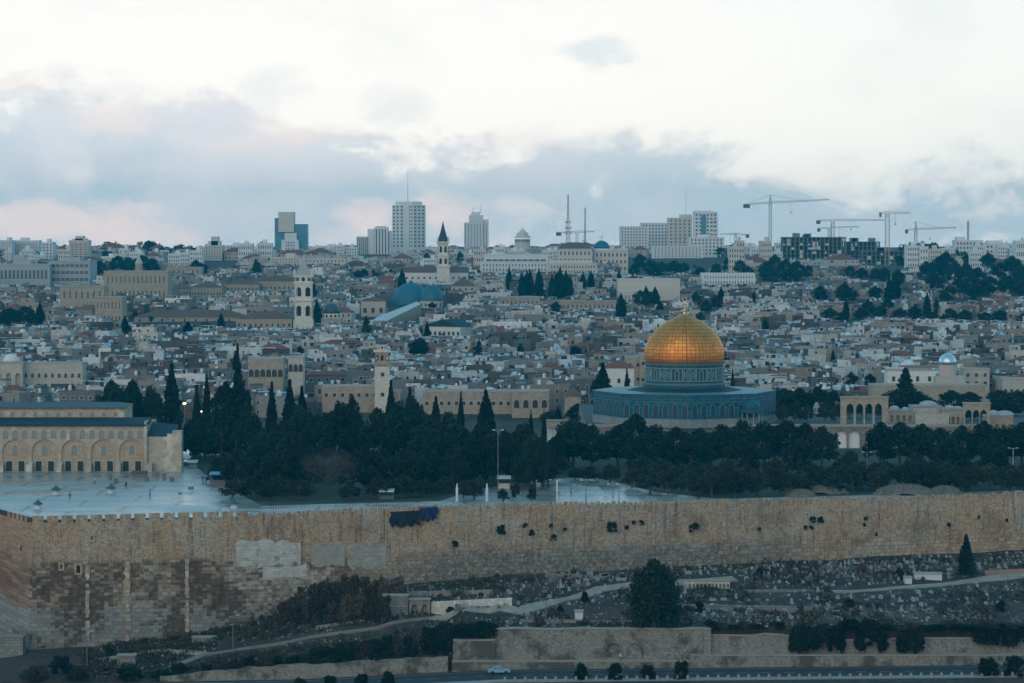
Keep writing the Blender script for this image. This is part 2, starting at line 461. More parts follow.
c = k.mix(k.math('MULTIPLY', k.ss(org, .54, .66), .5), c, (.50, .26, .13))
stn = k.noise(v2, .10, 6, .72, .5); stn2 = k.noise(v2, .13, 6, .7, .3)
c = k.mix(k.math('MULTIPLY', k.ss(stn, .52, .62), .42), c, (.21, .145, .10))
c = k.mix(k.math('MULTIPLY', k.ss(stn, .47, .41), .65), c, (.70, .60, .48))
c = k.mix(k.math('MULTIPLY', k.ss(stn2, .57, .64), .6), c, (.50, .48, .43))
streak = lambda fx, fz, seed: k.noise(k.node('ShaderNodeCombineXYZ', {0: k.math('MULTIPLY', along, fx), 1: k.math('MULTIPLY', s_.outputs[2], fz), 2: seed}).outputs[0], 1.0, 5, .65)
s1 = streak(.9, .07, 2.0); s2 = streak(2.6, .22, 5.0)
c = k.mix(k.math('MULTIPLY', k.ss(s1, .55, .66), .6), c, (.56, .50, .42))
c = k.mix(k.math('MULTIPLY', k.ss(s1, .45, .36), .65), c, (.22, .15, .10))
c = k.mix(k.math('MULTIPLY', k.ss(s2, .55, .66), .55), c, (.60, .52, .42))
c = k.mix(k.math('MULTIPLY', k.ss(s2, .45, .35), .65), c, (.18, .125, .085))
c = k.mix(k.math('MULTIPLY', k.ss(sm, .55, .63), .7), c, (.66, .60, .52))
c = k.mix(k.math('MULTIPLY', k.ss(sm, .45, .37), .8), c, (.13, .095, .07))
rub = k.noise(v2, 1.1, 5, .85); rm = k.math('MULTIPLY', k.ss(k.math('ADD', s_.outputs[2], k.math('MULTIPLY', stn2, 8.0)), -5.5, -9.0), k.math('MULTIPLY', k.ss(s_.outputs[0], -40.0, -10.0), k.ss(s_.outputs[0], 75.0, 45.0)))
c = k.mix(k.math('MULTIPLY', rm, .75), c, k.ramp(rub, [(.38, (.06, .055, .05)), (.47, (.22, .20, .17)), (.56, (.36, .34, .31)), (.62, (.60, .60, .57))]))
# the old big-block courses low on the left: dark, tan and pale blocks in patches
snapv = k.node('ShaderNodeVectorMath', {0: v2, 1: (1.0, .6, 1)}, operation='SNAP').outputs[0]
pn_ = k.noise(snapv, .085, 4, .62); rn_ = k.node('ShaderNodeTexWhiteNoise', {0: snapv}, noise_dimensions='2D').outputs[0]
pv_ = k.math('ADD', pn_, k.math('MULTIPLY', k.math('SUBTRACT', rn_, .5), .16))
blk = k.ramp(pv_, [(.36, (.06, .042, .032)), (.46, (.12, .08, .055)), (.50, (.30, .215, .145)), (.54, (.40, .32, .24)), (.60, (.56, .53, .47))])
lowm = k.math('MULTIPLY', k.ss(k.math('ADD', s_.outputs[2], k.math('MULTIPLY', big, 4.0)), -9.0, -10.2), k.ss(s_.outputs[0], -22.0, -44.0))
c = k.mix(k.math('MULTIPLY', lowm, .8), c, blk)
c = k.mix(k.math('MULTIPLY', k.ss(s_.outputs[0], -99.3, -99.9), .55), c, (.46, .22, .12))
low2 = k.math('MULTIPLY', k.ss(s_.outputs[2], -20.5, -22.0), k.ss(s_.outputs[0], -30.0, -60.0))
c = k.mix(k.math('MULTIPLY', low2, k.ss(pv_, .42, .52)), c, (.40, .38, .34))
wv = k.node('ShaderNodeVectorMath', {0: v2, 1: k.node('ShaderNodeVectorMath', {0: k.node('ShaderNodeTexNoise', {'Vector': v2, 'Scale': .5, 'Detail': 3.0}).outputs['Color'], 'Scale': .5}, operation='SCALE').outputs[0]}, operation='ADD').outputs[0]
br = k.node('ShaderNodeTexBrick', {'Vector': wv, 'Color1': (1, 1, 1, 1), 'Color2': (.55, .53, .50, 1), 'Mortar': (.50, .48, .46, 1), 'Scale': 1.0, 'Mortar Size': .07, 'Brick Width': 1.5, 'Row Height': .85, 'Bias': .0})
br2 = k.node('ShaderNodeTexBrick', {'Vector': wv, 'Color1': (1, 1, 1, 1), 'Color2': (.60, .57, .54, 1), 'Mortar': (.62, .60, .58, 1), 'Scale': 1.0, 'Mortar Size': .05, 'Brick Width': .75, 'Row Height': .42, 'Bias': .0})
upz = k.ss(s_.outputs[2], -11.5, -11.0)
bc = k.mix(upz, br.outputs[0], br2.outputs[0])
c = k.mix(.85, c, bc, 'MULTIPLY')
bs = k.node('ShaderNodeBsdfPrincipled', {'Base Color': c, 'Roughness': .92})
bmp = k.node('ShaderNodeBump', {'Height': k.math('ADD', k.math('MULTIPLY', sm, 1.0), med), 'Strength': .9, 'Distance': .5})
k.l.new(bmp.outputs[0], bs.inputs['Normal'])
k.node('ShaderNodeOutputMaterial', {0: bs.outputs[0]})
TOPR = [(-60, 472), (0, 511), (28, 518.5), (60, 518), (235, 513.5), (330, 509), (440, 504), (512, 502.5), (640, 500.5), (768, 498), (900, 495), (1024, 491.5), (1300, 486)]
def wall_top(u):
    r = float(np.interp(u, [a for a, b_ in TOPR], [b_ for a, b_ in TOPR]))
    return ZP(r, wall_y(u))
def wall_pt(u, off=0.0):
    y = wall_y(u); p = Vector((XP(u, y), y, 0))
    e = .5; y2 = wall_y(u + e); q = Vector((XP(u + e, y2), y2, 0)); y1 = wall_y(u - e); q1 = Vector((XP(u - e, y1), y1, 0))
    t = (q - q1).normalized(); n = Vector((t.y, -t.x, 0))            # outward, towards the valley
    return p + n * off, t, n
wall_obj = empty('city_wall', (XP(28, 590), 590, -30), label='long weathered ancient stone wall running across the slope below the plaza', cat='wall')
wall_obj.location = (0, 0, 0)
b = M()
ulist = sorted(set([-58, -30, 0, 27.9, 28.1] + list(range(40, 1290, 6))))
for u, v in zip(ulist, ulist[1:]):
    A, _, _ = wall_pt(u + .01); B, _, _ = wall_pt(v - .01)
    A = Vector((XP(u, wall_y(u)), wall_y(u), 0)); B = Vector((XP(v, wall_y(v)), wall_y(v), 0))
    za, zb_ = wall_top(u) - .9, wall_top(v) - .9
    ga = min(base_z(u), G(A.x, A.y - .5)) - 2; gb = min(base_z(v), G(B.x, B.y - .5)) - 2
    j = lambda: Vector((0, -random.random() * .12, 0))
    T = 3.0
    A2 = Vector((A.x * (1 + T / A.y), A.y + T, 0)); B2 = Vector((B.x * (1 + T / B.y), B.y + T, 0))
    zz = lambda p, z: Vector((p.x, p.y, z))
    b.face([zz(A, ga), zz(B, gb), zz(B, zb_), zz(A, za)])
    b.face([zz(A, za), zz(B, zb_), zz(B2, zb_), zz(A2, za)])
    b.face([zz(B2, gb), zz(A2, ga), zz(A2, za), zz(B2, zb_)])
b.build('wall_face', m_wall, wall_obj)
# merlons: broad on the left stretch, small close battlements further on
b = M()
def merlon(b, u0, u1, h, th=.8):
    A = Vector((XP(u0, wall_y(u0)), wall_y(u0), 0)); B = Vector((XP(u1, wall_y(u1)), wall_y(u1), 0))
    za = wall_top(u0) - .9 ; zb_ = wall_top(u1) - .9
    A.y -= .02; B.y -= .02
    vs = []
    for p, z in ((A, za), (B, zb_)):
        for dy in (0, th):
            for zz in (z - .05, z + h): vs.append((p.x * (1 + dy / p.y), p.y + dy, zz))
    b.raw(vs, [(0, 4, 5, 1), (2, 3, 7, 6), (1, 5, 7, 3), (0, 1, 3, 2), (4, 6, 7, 5)])
u = 31.0
while u < 238:
    merlon(b, u, u + 11.6, 1.35); u += 14.6
u = 6.0
while u < 26: merlon(b, u, u + 3, 1.2); u += 4.2
u = 239.0
while u < 1280:
    w_ = random.uniform(3.2, 4.6); merlon(b, u, u + w_, random.uniform(.45, .95)); u += w_ + random.uniform(.8, 1.5)
b.build('battlement', m_wall, wall_obj)
# shallow buttress strips and repair patches
m_pale = pmat('pale_repair_stone', (.58, .55, .49), .9, var=.3, vscale=.35, fine=1.3, brick=(1.1, .6, .05, .3), stain=(.5, (.30, .24, .18), .55, .66))
m_tanst = pmat('tan_buttress_stone', (.46, .36, .26), .9, var=.3, vscale=.5, fine=1.1, brick=(1.2, .7, .06, .4), stain=(.6, (.55, .50, .43), .55, .62))
def wall_panel(name, u0, u1, r0, r1, out, mat, jag=0.0, top=None):
    b = M(); n = max(2, int((u1 - u0) / 5))
    pr = []
    for i in range(n + 1):
        u = u0 + (u1 - u0) * i / n; y = wall_y(u) - out
        a = ZP(r0 + random.uniform(-jag, jag), y); c_ = ZP(r1 + random.uniform(-jag, jag), y)
        pr.append((Vector((XP(u, wall_y(u)), y, a)), Vector((XP(u, wall_y(u)), y, c_))))
    back = Vector((0, out + .05, 0))
    for (a, c_), (e, g) in zip(pr, pr[1:]):
        b.face([c_, g, e, a]); b.face([a, e, e + back, a + back]); b.face([c_, c_ + back, g + back, g])
    for a, c_ in (pr[0], pr[-1]): b.face([a, c_, c_ + back, a + back])
    return b.build(name, mat, wall_obj)
for u, r0, r1, wd in ((86, 558, 640, 4.5), (126, 545, 655, 6), (186, 560, 632, 4), (654, 505, 545, 3), (725, 503, 540, 4.5)):
    b = M(); y = wall_y(u); s = y / F; z = ZP(r1, y); zt_ = ZP(r0, y)
    while z < zt_:
        h = random.uniform(.5, .95); a0 = -wd * s / 2 * random.uniform(.65, 1.25); a1 = wd * s / 2 * random.uniform(.65, 1.25)
        if random.random() < .85: b.box(a0, a1, -random.uniform(.16, .3), .1, z, z + h - .03)
        z += h
    b.build('buttress', m_tanst, wall_obj, (XP(u, y), y, 0))
wall_panel('repair_patch', 347, 386, 545, 568, .06, pmat('grey_repair_stone', (.40, .37, .32), .9, var=.45, vscale=.6, fine=1.6, brick=(1.0, .5, .05, .3)), jag=3)
wall_panel('repair_patch', 310, 344, 543, 566, .06, MATS['grey_repair_stone'], jag=2.4)
for u0, u1, r0, r1 in ((235, 300, 541, 566), (262, 306, 564, 579)):
    wall_panel('repair_patch', u0, u1, r0, r1, .08, m_pale, jag=2.4)
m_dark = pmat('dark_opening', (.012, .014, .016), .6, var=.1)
def wall_win(u, r, wpx, hpx):
    b = M(); y = wall_y(u); s = y / F
    w2 = wpx * s / 2; h = hpx * s
    b.arch_wall(-w2 - .4, w2 + .4, -.3, h + .5, -.3, .05, [(0, w2, h - w2, 0)], 0)
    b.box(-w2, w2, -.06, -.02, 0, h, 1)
    o = b.build('wall_window', [m_tanst, m_dark], wall_obj, (XP(u, y), y, ZP(r, y)))
for q in ((77, 573, 4, 8), (60, 569, 2, 5), (20, 551, 2.2, 6), (91, 540, 1.6, 4)): wall_win(*q)
# lower stonework standing in front of the wall's corner
m_ledge = pmat('grey_ledge_stone', (.30, .29, .26), .9, var=.3, fine=1.4, brick=(1.2, .6, .06, .45))
b = M(); p0 = P(-30, 640, 586); p1 = P(23, 638, 586)
b.box(p0.x, p1.x, 585.5, 589.5, -33, p1.z, 0); b.box(p0.x, p1.x + .2, 585.3, 589.7, p1.z, p1.z + .35, 0)
tag(b.build('stone_terrace', m_ledge), 'low stone terrace at the foot of the wall corner', 'terrace')
# ------------------------------------------------------------ retaining walls above the road
m_ret = pmat('retaining_stone', (.36, .325, .275), .9, var=.75, vscale=2.2, fine=5.0, brick=(.55, .38, .05, .35), stain=(.22, (.11, .095, .075), .47, .62), bump=.6)
m_cap = pmat('coping_stone', (.34, .31, .27), .9, var=.2)
ret = empty('retaining_wall', (0, 0, 0), label='long tan stone retaining wall with two arched niches beside the road', cat='wall')
def ret_piece(name, u0, u1, r_top, y, th=.9, mat=None, cap=True, zb=-31.5, ops=None, step=14):
    b = M(); us_ = [u0 + (u1 - u0) * i / max(1, int((u1 - u0) / step)) for i in range(max(1, int((u1 - u0) / step)) + 1)]
    for ua, ub in zip(us_, us_[1:]):
        ra = np.interp(ua, *r_top) if isinstance(r_top, tuple) else r_top
        rb = np.interp(ub, *r_top) if isinstance(r_top, tuple) else r_top
        A = P(ua, ra, y); B = P(ub, rb, y); A.z += .12 * math.sin(ua * .9) ; B.z += .12 * math.sin(ub * .9)
        vs = [(A.x, y, zb), (B.x, y, zb), (B.x, y + th, zb), (A.x, y + th, zb), (A.x, y, A.z), (B.x, y, B.z), (B.x, y + th, B.z), (A.x, y + th, A.z)]
        b.raw(vs, [(4, 5, 6, 7), (0, 1, 5, 4), (1, 2, 6, 5), (2, 3, 7, 6), (3, 0, 4, 7)], 0)
        if cap:
            o_ = .12
            vs = [(A.x, y - o_, A.z), (B.x, y - o_, B.z), (B.x, y + th, B.z), (A.x, y + th, A.z), (A.x, y - o_, A.z + .3), (B.x, y - o_, B.z + .3), (B.x, y + th, B.z + .3), (A.x, y + th, A.z + .3)]
            b.raw(vs, [(4, 5, 6, 7), (0, 1, 5, 4), (1, 2, 6, 5), (3, 0, 4, 7)], 1)
    return b.build(name, [mat or m_ret, m_cap], ret)
ret_piece('upper_wall', 495, 604, 629.5, 558.0)
ret_piece('upper_wall', 644, 708, 629.5, 558.0)
# the stretch with the two niches
A = P(604, 629.5, 558); B = P(644, 629.5, 558)
b = M()
zsp = ZP(651, 558); wmx = (B.x - A.x)
b.arch_wall(A.x, B.x, -31.5, A.z, 558, 558.9, [(A.x + wmx * .26, 1.55, zsp, ZP(658, 558)), (A.x + wmx * .78, 1.55, zsp, ZP(658, 558))], 0)
b.box(A.x, B.x, 557.88, 558.9, A.z, A.z + .3, 1); b.box(A.x + .3, B.x - .3, 558.32, 558.5, -31, A.z - .2, 0); b.box(A.x, B.x, 558.9, 559.15, -31, ZP(658, 558), 0)
b.build('niche_wall', [m_ret, m_cap], ret)
ret_piece('upper_wall', 708, 1110, ([708, 760, 768, 822, 1110], [636, 636, 633, 641, 637]), 558.5)
ret_piece('lower_wall', 690, 1110, 655.5, 556.6, th=1.9)
ret_piece('lower_wall', 452, 690, 661.5, 556.8, th=1.2)
ret_piece('side_wall', 453, 495, 640.5, 557.6, th=1.2)
ret_piece('corner_pier', 704, 711, 629, 557.4, th=1.6)
ret2 = M()
us_ = list(range(160, 456, 8)); prev = None
rows_ = {}
for u in us_:
    y = 557.0 ; rows_[u] = P(u, np.interp(u, [160, 250, 300, 450], [677, 667, 665, 657]) + random.uniform(-1.2, 1.0), y)
for ua, ub in zip(us_, us_[1:]):
    A, B = rows_[ua], rows_[ub]; y = 557.0
    ret2.raw([(A.x, y, -34), (B.x, y, -34), (B.x, y + 1, -34), (A.x, y + 1, -34), (A.x, y, A.z), (B.x, y, B.z), (B.x, y + 1, B.z), (A.x, y + 1, A.z)], [(4, 5, 6, 7), (0, 1, 5, 4), (1, 2, 6, 5), (2, 3, 7, 6), (3, 0, 4, 7)], 0)
tag(ret2.build('rubble_wall', m_ret), 'low uneven dry stone wall along the bottom of the scrub', 'wall')
# ------------------------------------------------------------ paths on the slope, draped on the ground
m_path = pmat('pale_path', (.33, .27, .21), .95, var=.6, vscale=.5, fine=2.0)
def drape(name, pts, wid, mat, dz=.10):
    out = []
    n = 0; P3 = [hit(*p) for p in pts]
    fine = []
    for a, c_ in zip(P3, P3[1:]):
        kk = max(2, int((c_ - a).length / 2.0))
        for i in range(kk): fine.append(a.lerp(c_, i / kk))
    fine.append(P3[-1])
    for i, p in enumerate(fine):
        q = fine[min(i + 1, len(fine) - 1)]; r = fine[max(i - 1, 0)]
        t = (q - r); t.z = 0; t.normalize(); nn = Vector((-t.y, t.x, 0))
        ww = wid * (1 + .12 * math.sin(i * .7))
        a = p - nn * ww / 2; c_ = p + nn * ww / 2
        out.append((Vector((a.x, a.y, G(a.x, a.y) + dz + .12)), Vector((c_.x, c_.y, G(c_.x, c_.y) + dz + .12))))
    return ribbon(name, out, mat, thick=.5)
drape('path', [(170, 668), (205, 655), (300, 640), (380, 628), (432, 618)], 1.7, pmat('dirt_path', (.22, .175, .13), .95, var=.6, vscale=.4, fine=1.5))
drape('path', [(432, 618), (520, 612), (548, 604), (600, 590), (640, 584), (735, 579)], 3.4, m_path)
drape('path', [(832, 592), (880, 590), (960, 583), (1040, 574)], 3.4, m_path)
drape('path', [(95, 660), (160, 650), (205, 655)], 2.0, m_path)
m_lwall = pmat('pale_plaster_wall', (.52, .47, .38), .9, var=.2, vscale=.8, stain=(.9, (.60, .62, .62), .52, .56))
def low_wall(px0, px1, r_top0, r_top1, r_base, hgt_label, mat, name='low_wall', th=.7, cat='wall'):
    A = hit(px0, r_base[0]); B = hit(px1, r_base[1]); b = M(); n = 6
    for i in range(n):
        t0, t1 = i / n, (i + 1) / n
        a = A.lerp(B, t0); c_ = A.lerp(B, t1)
        za = ZP(r_top0 + (r_top1 - r_top0) * t0, a.y); zc = ZP(r_top0 + (r_top1 - r_top0) * t1, c_.y)
        b.raw([(a.x, a.y, a.z - 1.5), (c_.x, c_.y, c_.z - 1.5), (c_.x, c_.y + th, c_.z - 1.5), (a.x, a.y + th, a.z - 1.5), (a.x, a.y, za), (c_.x, c_.y, zc), (c_.x, c_.y + th, zc), (a.x, a.y + th, za)],
              [(4, 5, 6, 7), (0, 1, 5, 4), (1, 2, 6, 5), (2, 3, 7, 6), (3, 0, 4, 7)])
    o = b.build(name, mat); tag(o, hgt_label, cat); return o
low_wall(431, 512, 602, 598, (613, 606), 'pale plastered low wall on the bend of the slope path', m_lwall)
low_wall(396, 492, 592, 590, (597, 595), 'long low tan wall just above the plastered wall', m_ret)
low_wall(316, 384, 626, 617, (630, 621), 'low stone kerb wall beside the scrub path', m_ret)
low_wall(545, 610, 573, 577, (577, 581), 'short grey terrace wall among the graves', m_ledge)
low_wall(745, 826, 590, 589.5, (593, 591), 'long grey terrace wall crossing the cemetery', m_ledge)
low_wall(655, 835, 604, 607, (608, 611), 'broken stone terrace wall in mid slope', m_ledge)
low_wall(520, 640, 619, 621, (622, 625), 'lowest grey terrace wall behind the big bush', m_ledge)
low_wall(985, 1060, 571, 567, (575, 571), 'reddish terrace wall at the end of the upper path', pmat('red_earth_wall', (.36, .22, .17), .9))
# ------------------------------------------------------------ esplanade and upper platform
m_wet = bpy.data.materials.new('wet_paving'); m_wet.use_nodes = True
k = NT(m_wet.node_tree)
ob = k.node('ShaderNodeTexCoord').outputs['Object']
na = k.noise(ob, .045, 5, .6, .4); nb = k.noise(ob, .5, 4, .6)
c = k.mix(nb, (.24, .235, .22), (.44, .42, .39))
br = k.node('ShaderNodeTexBrick', {'Vector': ob, 'Color1': (1, 1, 1, 1), 'Color2': (.82, .82, .82, 1), 'Mortar': (.45, .45, .45, 1), 'Scale': 1.0, 'Mortar Size': .05, 'Brick Width': 2.4, 'Row Height': 1.2})
c = k.mix(.8, c, br.outputs[0], 'MULTIPLY')
lines = k.node('ShaderNodeTexBrick', {'Vector': ob, 'Color1': (1, 1, 1, 1), 'Color2': (1, 1, 1, 1), 'Mortar': (.2, .2, .2, 1), 'Scale': 1.0, 'Mortar Size': .5, 'Brick Width': 21.0, 'Row Height': 13.0})
c = k.mix(.8, c, lines.outputs[0], 'MULTIPLY')
rg = k.math('ADD', k.math('MULTIPLY', k.ss(na, .38, .62), .24), .20)
bs = k.node('ShaderNodeBsdfPrincipled', {'Base Color': c, 'Roughness': rg, 'Specular IOR Level': 1.0, 'IOR': 1.6})
bmp = k.node('ShaderNodeBump', {'Height': nb, 'Strength': .10, 'Distance': .1})
k.l.new(bmp.outputs[0], bs.inputs['Normal'])
k.node('ShaderNodeOutputMaterial', {0: bs.outputs[0]})
m_grass = pmat('grove_ground', (.045, .05, .032), .95, var=.5, vscale=.25, fine=1.5)
b = M()
pl = [on_plane(p, r, -2.99) for p, r in ((-120, 455), (660, 455))]
pts = []
for u in range(-40, 1300, 40):
    y = wall_y(u) + 3.2; pts.append((XP(u, y), y, -2.98))
far = [(XP(u, 796), 796, -2.98) for u in range(-40, 1300, 40)]
for (a, c2), (e, g) in zip(zip(pts, far), zip(pts[1:], far[1:])): b.face([a, e, g, c2])
tag(b.build('plaza_paving', m_wet), kind='structure')
def soil(name, poly):
    b = M(); b.face([on_plane(p, r, -2.965) for p, r in poly]); tag(b.build(name, m_grass), kind='structure')
soil('grove_soil', [(184, 457), (205, 474), (232, 490), (262, 505.5), (440, 501), (470, 491), (540, 478), (600, 478), (600, 449), (300, 449)])
soil('grove_soil', [(600, 478), (655, 492), (720, 499), (1100, 488), (1300, 480), (1200, 449), (600, 449)])
# upper platform
m_plat = pmat('platform_stone', (.27, .25, .22), .88, var=.2, fine=1.3, brick=(1.2, .6, .05, .35))
b = M()
xa, xb = XP(588, 797), XP(1250, 797)
z0, z1 = -3.4, 3.0
ops = []
for px in (842, 855): ops.append((XP(px, 797), 1.6, .6, -2.9))
b.arch_wall(xa, xb, z0, z1, 797, 798.2, ops, 0, k=1.0)
b.box(xa, XP(822, 797), 798.2, 906, z0, z1, 0); b.box(XP(864, 797), xb, 798.2, 906, z0, z1, 0); b.box(XP(822, 797), XP(864, 797), 808, 906, z0, z1, 0)
b.box(XP(822, 797), XP(864, 797), 798.2, 808, z1 - .5, z1, 0)
b.box(xa, xb, 796.7, 797.5, z1, z1 + .8, 1)
o = b.build('temple_platform', [m_plat, m_cap]); tag(o, 'raised stone platform carrying the gold domed shrine', 'platform')
b = M(); b.box(XP(832, 797), XP(863, 797), 798.3, 798.6, -3, 2.4)
tag(b.build('vault_backing', pmat('bright_backing', (.82, .85, .86), .7, var=.1)), 'white backing wall for the sky-lit brightness behind the arches under the platform', 'wall')  # white colour carries the sky-lit brightness seen through the arches
m_ppave = pmat('platform_paving', (.14, .14, .14), .95, spec=.0, var=.15, fine=1.0)
b = M(); b.face([(xa, 798, 3.01), (xb, 798, 3.01), (xb, 906, 3.01), (xa, 906, 3.01)])
tag(b.build('platform_paving', m_ppave), kind='structure')
# ------------------------------------------------------------ the gold domed shrine
DX, DY, DZ = XP(684.5, 820), 820.0, 3.0
m_gold = bpy.data.materials.new('gold_plates'); m_gold.use_nodes = True
k = NT(m_gold.node_tree)
ob = k.node('ShaderNodeTexCoord').outputs['Object']
s_ = k.node('ShaderNodeSeparateXYZ', {0: ob})
ang = k.math('MULTIPLY', k.math('ARCTAN2', s_.outputs[0], s_.outputs[1]), 11.0)
v2 = k.node('ShaderNodeCombineXYZ', {0: ang, 1: s_.outputs[2], 2: 0.0}).outputs[0]
br = k.node('ShaderNodeTexBrick', {'Vector': v2, 'Color1': (1, 1, 1, 1), 'Color2': (.80, .76, .70, 1), 'Mortar': (.30, .24, .18, 1), 'Scale': 1.0, 'Mortar Size': .06, 'Brick Width': 1.15, 'Row Height': .95, 'Bias': .1}, offset=0.0)
pn = k.noise(v2, .9, 3, .6); bn = k.noise(ob, .16, 4, .6)
c = k.mix(pn, (.84, .30, .055), (1.0, .425, .10))
c = k.mix(1.0, c, br.outputs[0], 'MULTIPLY')
c = k.mix(k.math('MULTIPLY', k.ss(bn, .5, .66), .35), c, (.34, .17, .04))
wn = k.node('ShaderNodeTexWhiteNoise', {0: k.node('ShaderNodeVectorMath', {0: v2, 1: (1.15, .95, 1)}, operation='SNAP').outputs[0]}, noise_dimensions='2D')
rg = k.math('MULTIPLY_ADD', wn.outputs[0],   .14, .46)
bs = k.node('ShaderNodeBsdfPrincipled', {'Base Color': c, 'Metallic': .93, 'Roughness': rg})
bmp = k.node('ShaderNodeBump', {'Height': k.math('ADD', br.outputs['Fac'], k.math('MULTIPLY', pn, -.6)), 'Strength': .35, 'Distance': -.2})
k.l.new(bmp.outputs[0], bs.inputs['Normal'])
k.node('ShaderNodeOutputMaterial', {0: bs.outputs[0]})
def tile_mat(name, c1, c2, c3, sc):
    mt = bpy.data.materials.new(name); mt.use_nodes = True; k = NT(mt.node_tree)
    ob = k.node('ShaderNodeTexCoord').outputs['Object']
    s_ = k.node('ShaderNodeSeparateXYZ', {0: ob})
    ang = k.math('MULTIPLY', k.math('ARCTAN2', s_.outputs[0], s_.outputs[1]), 20.0)
    v2 = k.node('ShaderNodeCombineXYZ', {0: ang, 1: s_.outputs[2], 2: 0.0}).outputs[0]
    vo = k.node('ShaderNodeTexVoronoi', {'Vector': v2, 'Scale': sc}, feature='F1')
    n = k.noise(v2, sc * .5, 4, .6)
    c = k.mix(k.ss(vo.outputs['Distance'], .25, .5), c1, c2)
    c = k.mix(k.math('MULTIPLY', k.ss(n, .52, .6), .7), c, c3)
    bs = k.node('ShaderNodeBsdfPrincipled', {'Base Color': c, 'Roughness': .5, 'Specular IOR Level': .15})
    k.node('ShaderNodeOutputMaterial', {0: bs.outputs[0]}); return mt
m_tile = tile_mat('blue_tilework', (.006, .05, .10), (.018, .125, .18), (.045, .17, .17), 1.4)
m_tile2 = tile_mat('dark_blue_tilework', (.008, .045, .10), (.024, .11, .16), (.07, .16, .16), 2.4)
m_drumt = tile_mat('drum_tilework', (.014, .05, .08), (.03, .095, .12), (.08, .12, .09), 1.8)
m_tline = pmat('pale_tile_border', (.09, .20, .24), .5, var=.15)
m_green = pmat('green_tile', (.14, .24, .17), .5, var=.2)
m_leadd = pmat('dark_lead_roofing', (.022, .05, .065), .7, spec=.1, var=.3, vscale=.3, fine=1.2)
m_lead = pmat('lead_roofing', (.085, .105, .115), .7, var=.35, vscale=.3, fine=1.2, spec=.15)
m_marble = pmat('pale_marble', (.28, .31, .31), .5, var=.25, vscale=.5, brick=(1.3, 2.4, .05, .3))
m_goldleaf = pmat('polished_gold', (.9, .6, .18), .3, metal=.9, var=.1)
m_grille = pmat('window_grille', (.03, .06, .08), .5, var=.3, vscale=2)
rock = empty('domed_shrine', (DX, DY, DZ), label='octagonal blue tiled shrine with a large golden dome', cat='shrine')
RV = 91.5 * 820 / F
octa = lambda r: [(r * math.cos(R(-90 + 45 * i)), r * math.sin(R(-90 + 45 * i))) for i in range(8)]
oc = octa(RV)
b = M(); b.prism(octa(RV + .05), -.2, 2.3); b.build('marble_base', m_marble, rock)
b = M(); b.prism(oc, 2.3, 6.9, cap=False); b.build('tiled_wall', m_tile, rock)
b = M(); b.prism(octa(RV + .12), 6.9, 9.1, cap=False)
b.prism(octa(RV - 1.0), 6.9, 9.1, cap=False)
for i in range(8):
    a0, a1 = octa(RV + .12)[i], octa(RV + .12)[(i + 1) % 8]; c0, c1 = octa(RV - 1.0)[i], octa(RV - 1.0)[(i + 1) % 8]
    b.face([(*a0, 9.1), (*a1, 9.1), (*c1, 9.1), (*c0, 9.1)], 1)
b.build('parapet', [m_tile2, m_tline], rock)
b = M()
for z, o_, h in ((6.85, .2, .16), (8.95, .22, .18), (2.25, .18, .14), (7.7, .16, .07)): b.prism(octa(RV + o_), z, z + h)
b.build('cornice', m_tline, rock)
# windows: seven tall arched panels on every face
def arch_panel(hw, h, k_=1.15):
    b = M(); n = 8; pts = [(-hw, 0), (hw, 0)]
    for i in range(n + 1):
        t = 1 - 2 * i / n; pts.append((t * hw, h - hw * k_ + hw * k_ * (max(0, 1 - t * t)) ** .5))
    return pts
def panel_mesh(name, hw, h, fr, mats, pane_y=-.04, kk=1.15):
    b = M(); o_ = arch_panel(hw + fr, h + fr, kk); i_ = arch_panel(hw, h, kk)
    n = len(o_)
    for j in range(n):
        a, c_ = o_[j], o_[(j + 1) % n]; e, g = i_[(j + 1) % n], i_[j]
        b.raw([(a[0], -.14, a[1]), (c_[0], -.14, c_[1]), (e[0], -.14, e[1]), (g[0], -.14, g[1]), (a[0], 0, a[1]), (c_[0], 0, c_[1]), (e[0], 0, e[1]), (g[0], 0, g[1])], [(0, 1, 2, 3), (0, 4, 5, 1), (3, 2, 6, 7)], 0)
    b.face([(x, pane_y, z) for x, z in i_], 1)
    return b.mesh(name, mats)
pm_a = panel_mesh('window', .72, 3.5, .22, [m_tline, m_grille]); pm_b = panel_mesh('window', .72, 3.5, .22, [m_tile2, m_green])
side = 2 * RV * math.sin(R(22.5))
for i in (5, 6, 7, 0, 1, 2):
    p, q = Vector((*oc[i], 0)), Vector((*oc[(i + 1) % 8], 0)); t = (q - p).normalized(); n = Vector((t.y, -t.x, 0))
    for j in range(7):
        c_ = p + t * (side * (j + .5) / 7) + n * .04
        link('window', pm_a, rock, (c_.x, c_.y, 2.75), math.atan2(t.y, t.x))
b = M()
rr = [(RV - 1.2, 7.6), (18, 8.9), (11.8, 10.2), (11.6, 10.25)]
b.lathe(rr, 8, a0=R(-90)); b.build('sloping_roof', m_leadd, rock)
b = M(); b.lathe([(11.75, 9.9), (11.75, 11.4), (11.1, 11.45), (11.1, 17.1)], 48); b.build('drum', m_drumt, rock, smooth=False)
b = M(); b.lathe([(11.3, 10.8), (11.9, 10.9), (11.9, 11.3), (11.3, 11.5)], 48); b.lathe([(11.1, 16.5), (11.35, 16.6), (11.35, 17.0), (11.1, 17.2)], 48); b.build('drum_cornice', m_tline, rock)
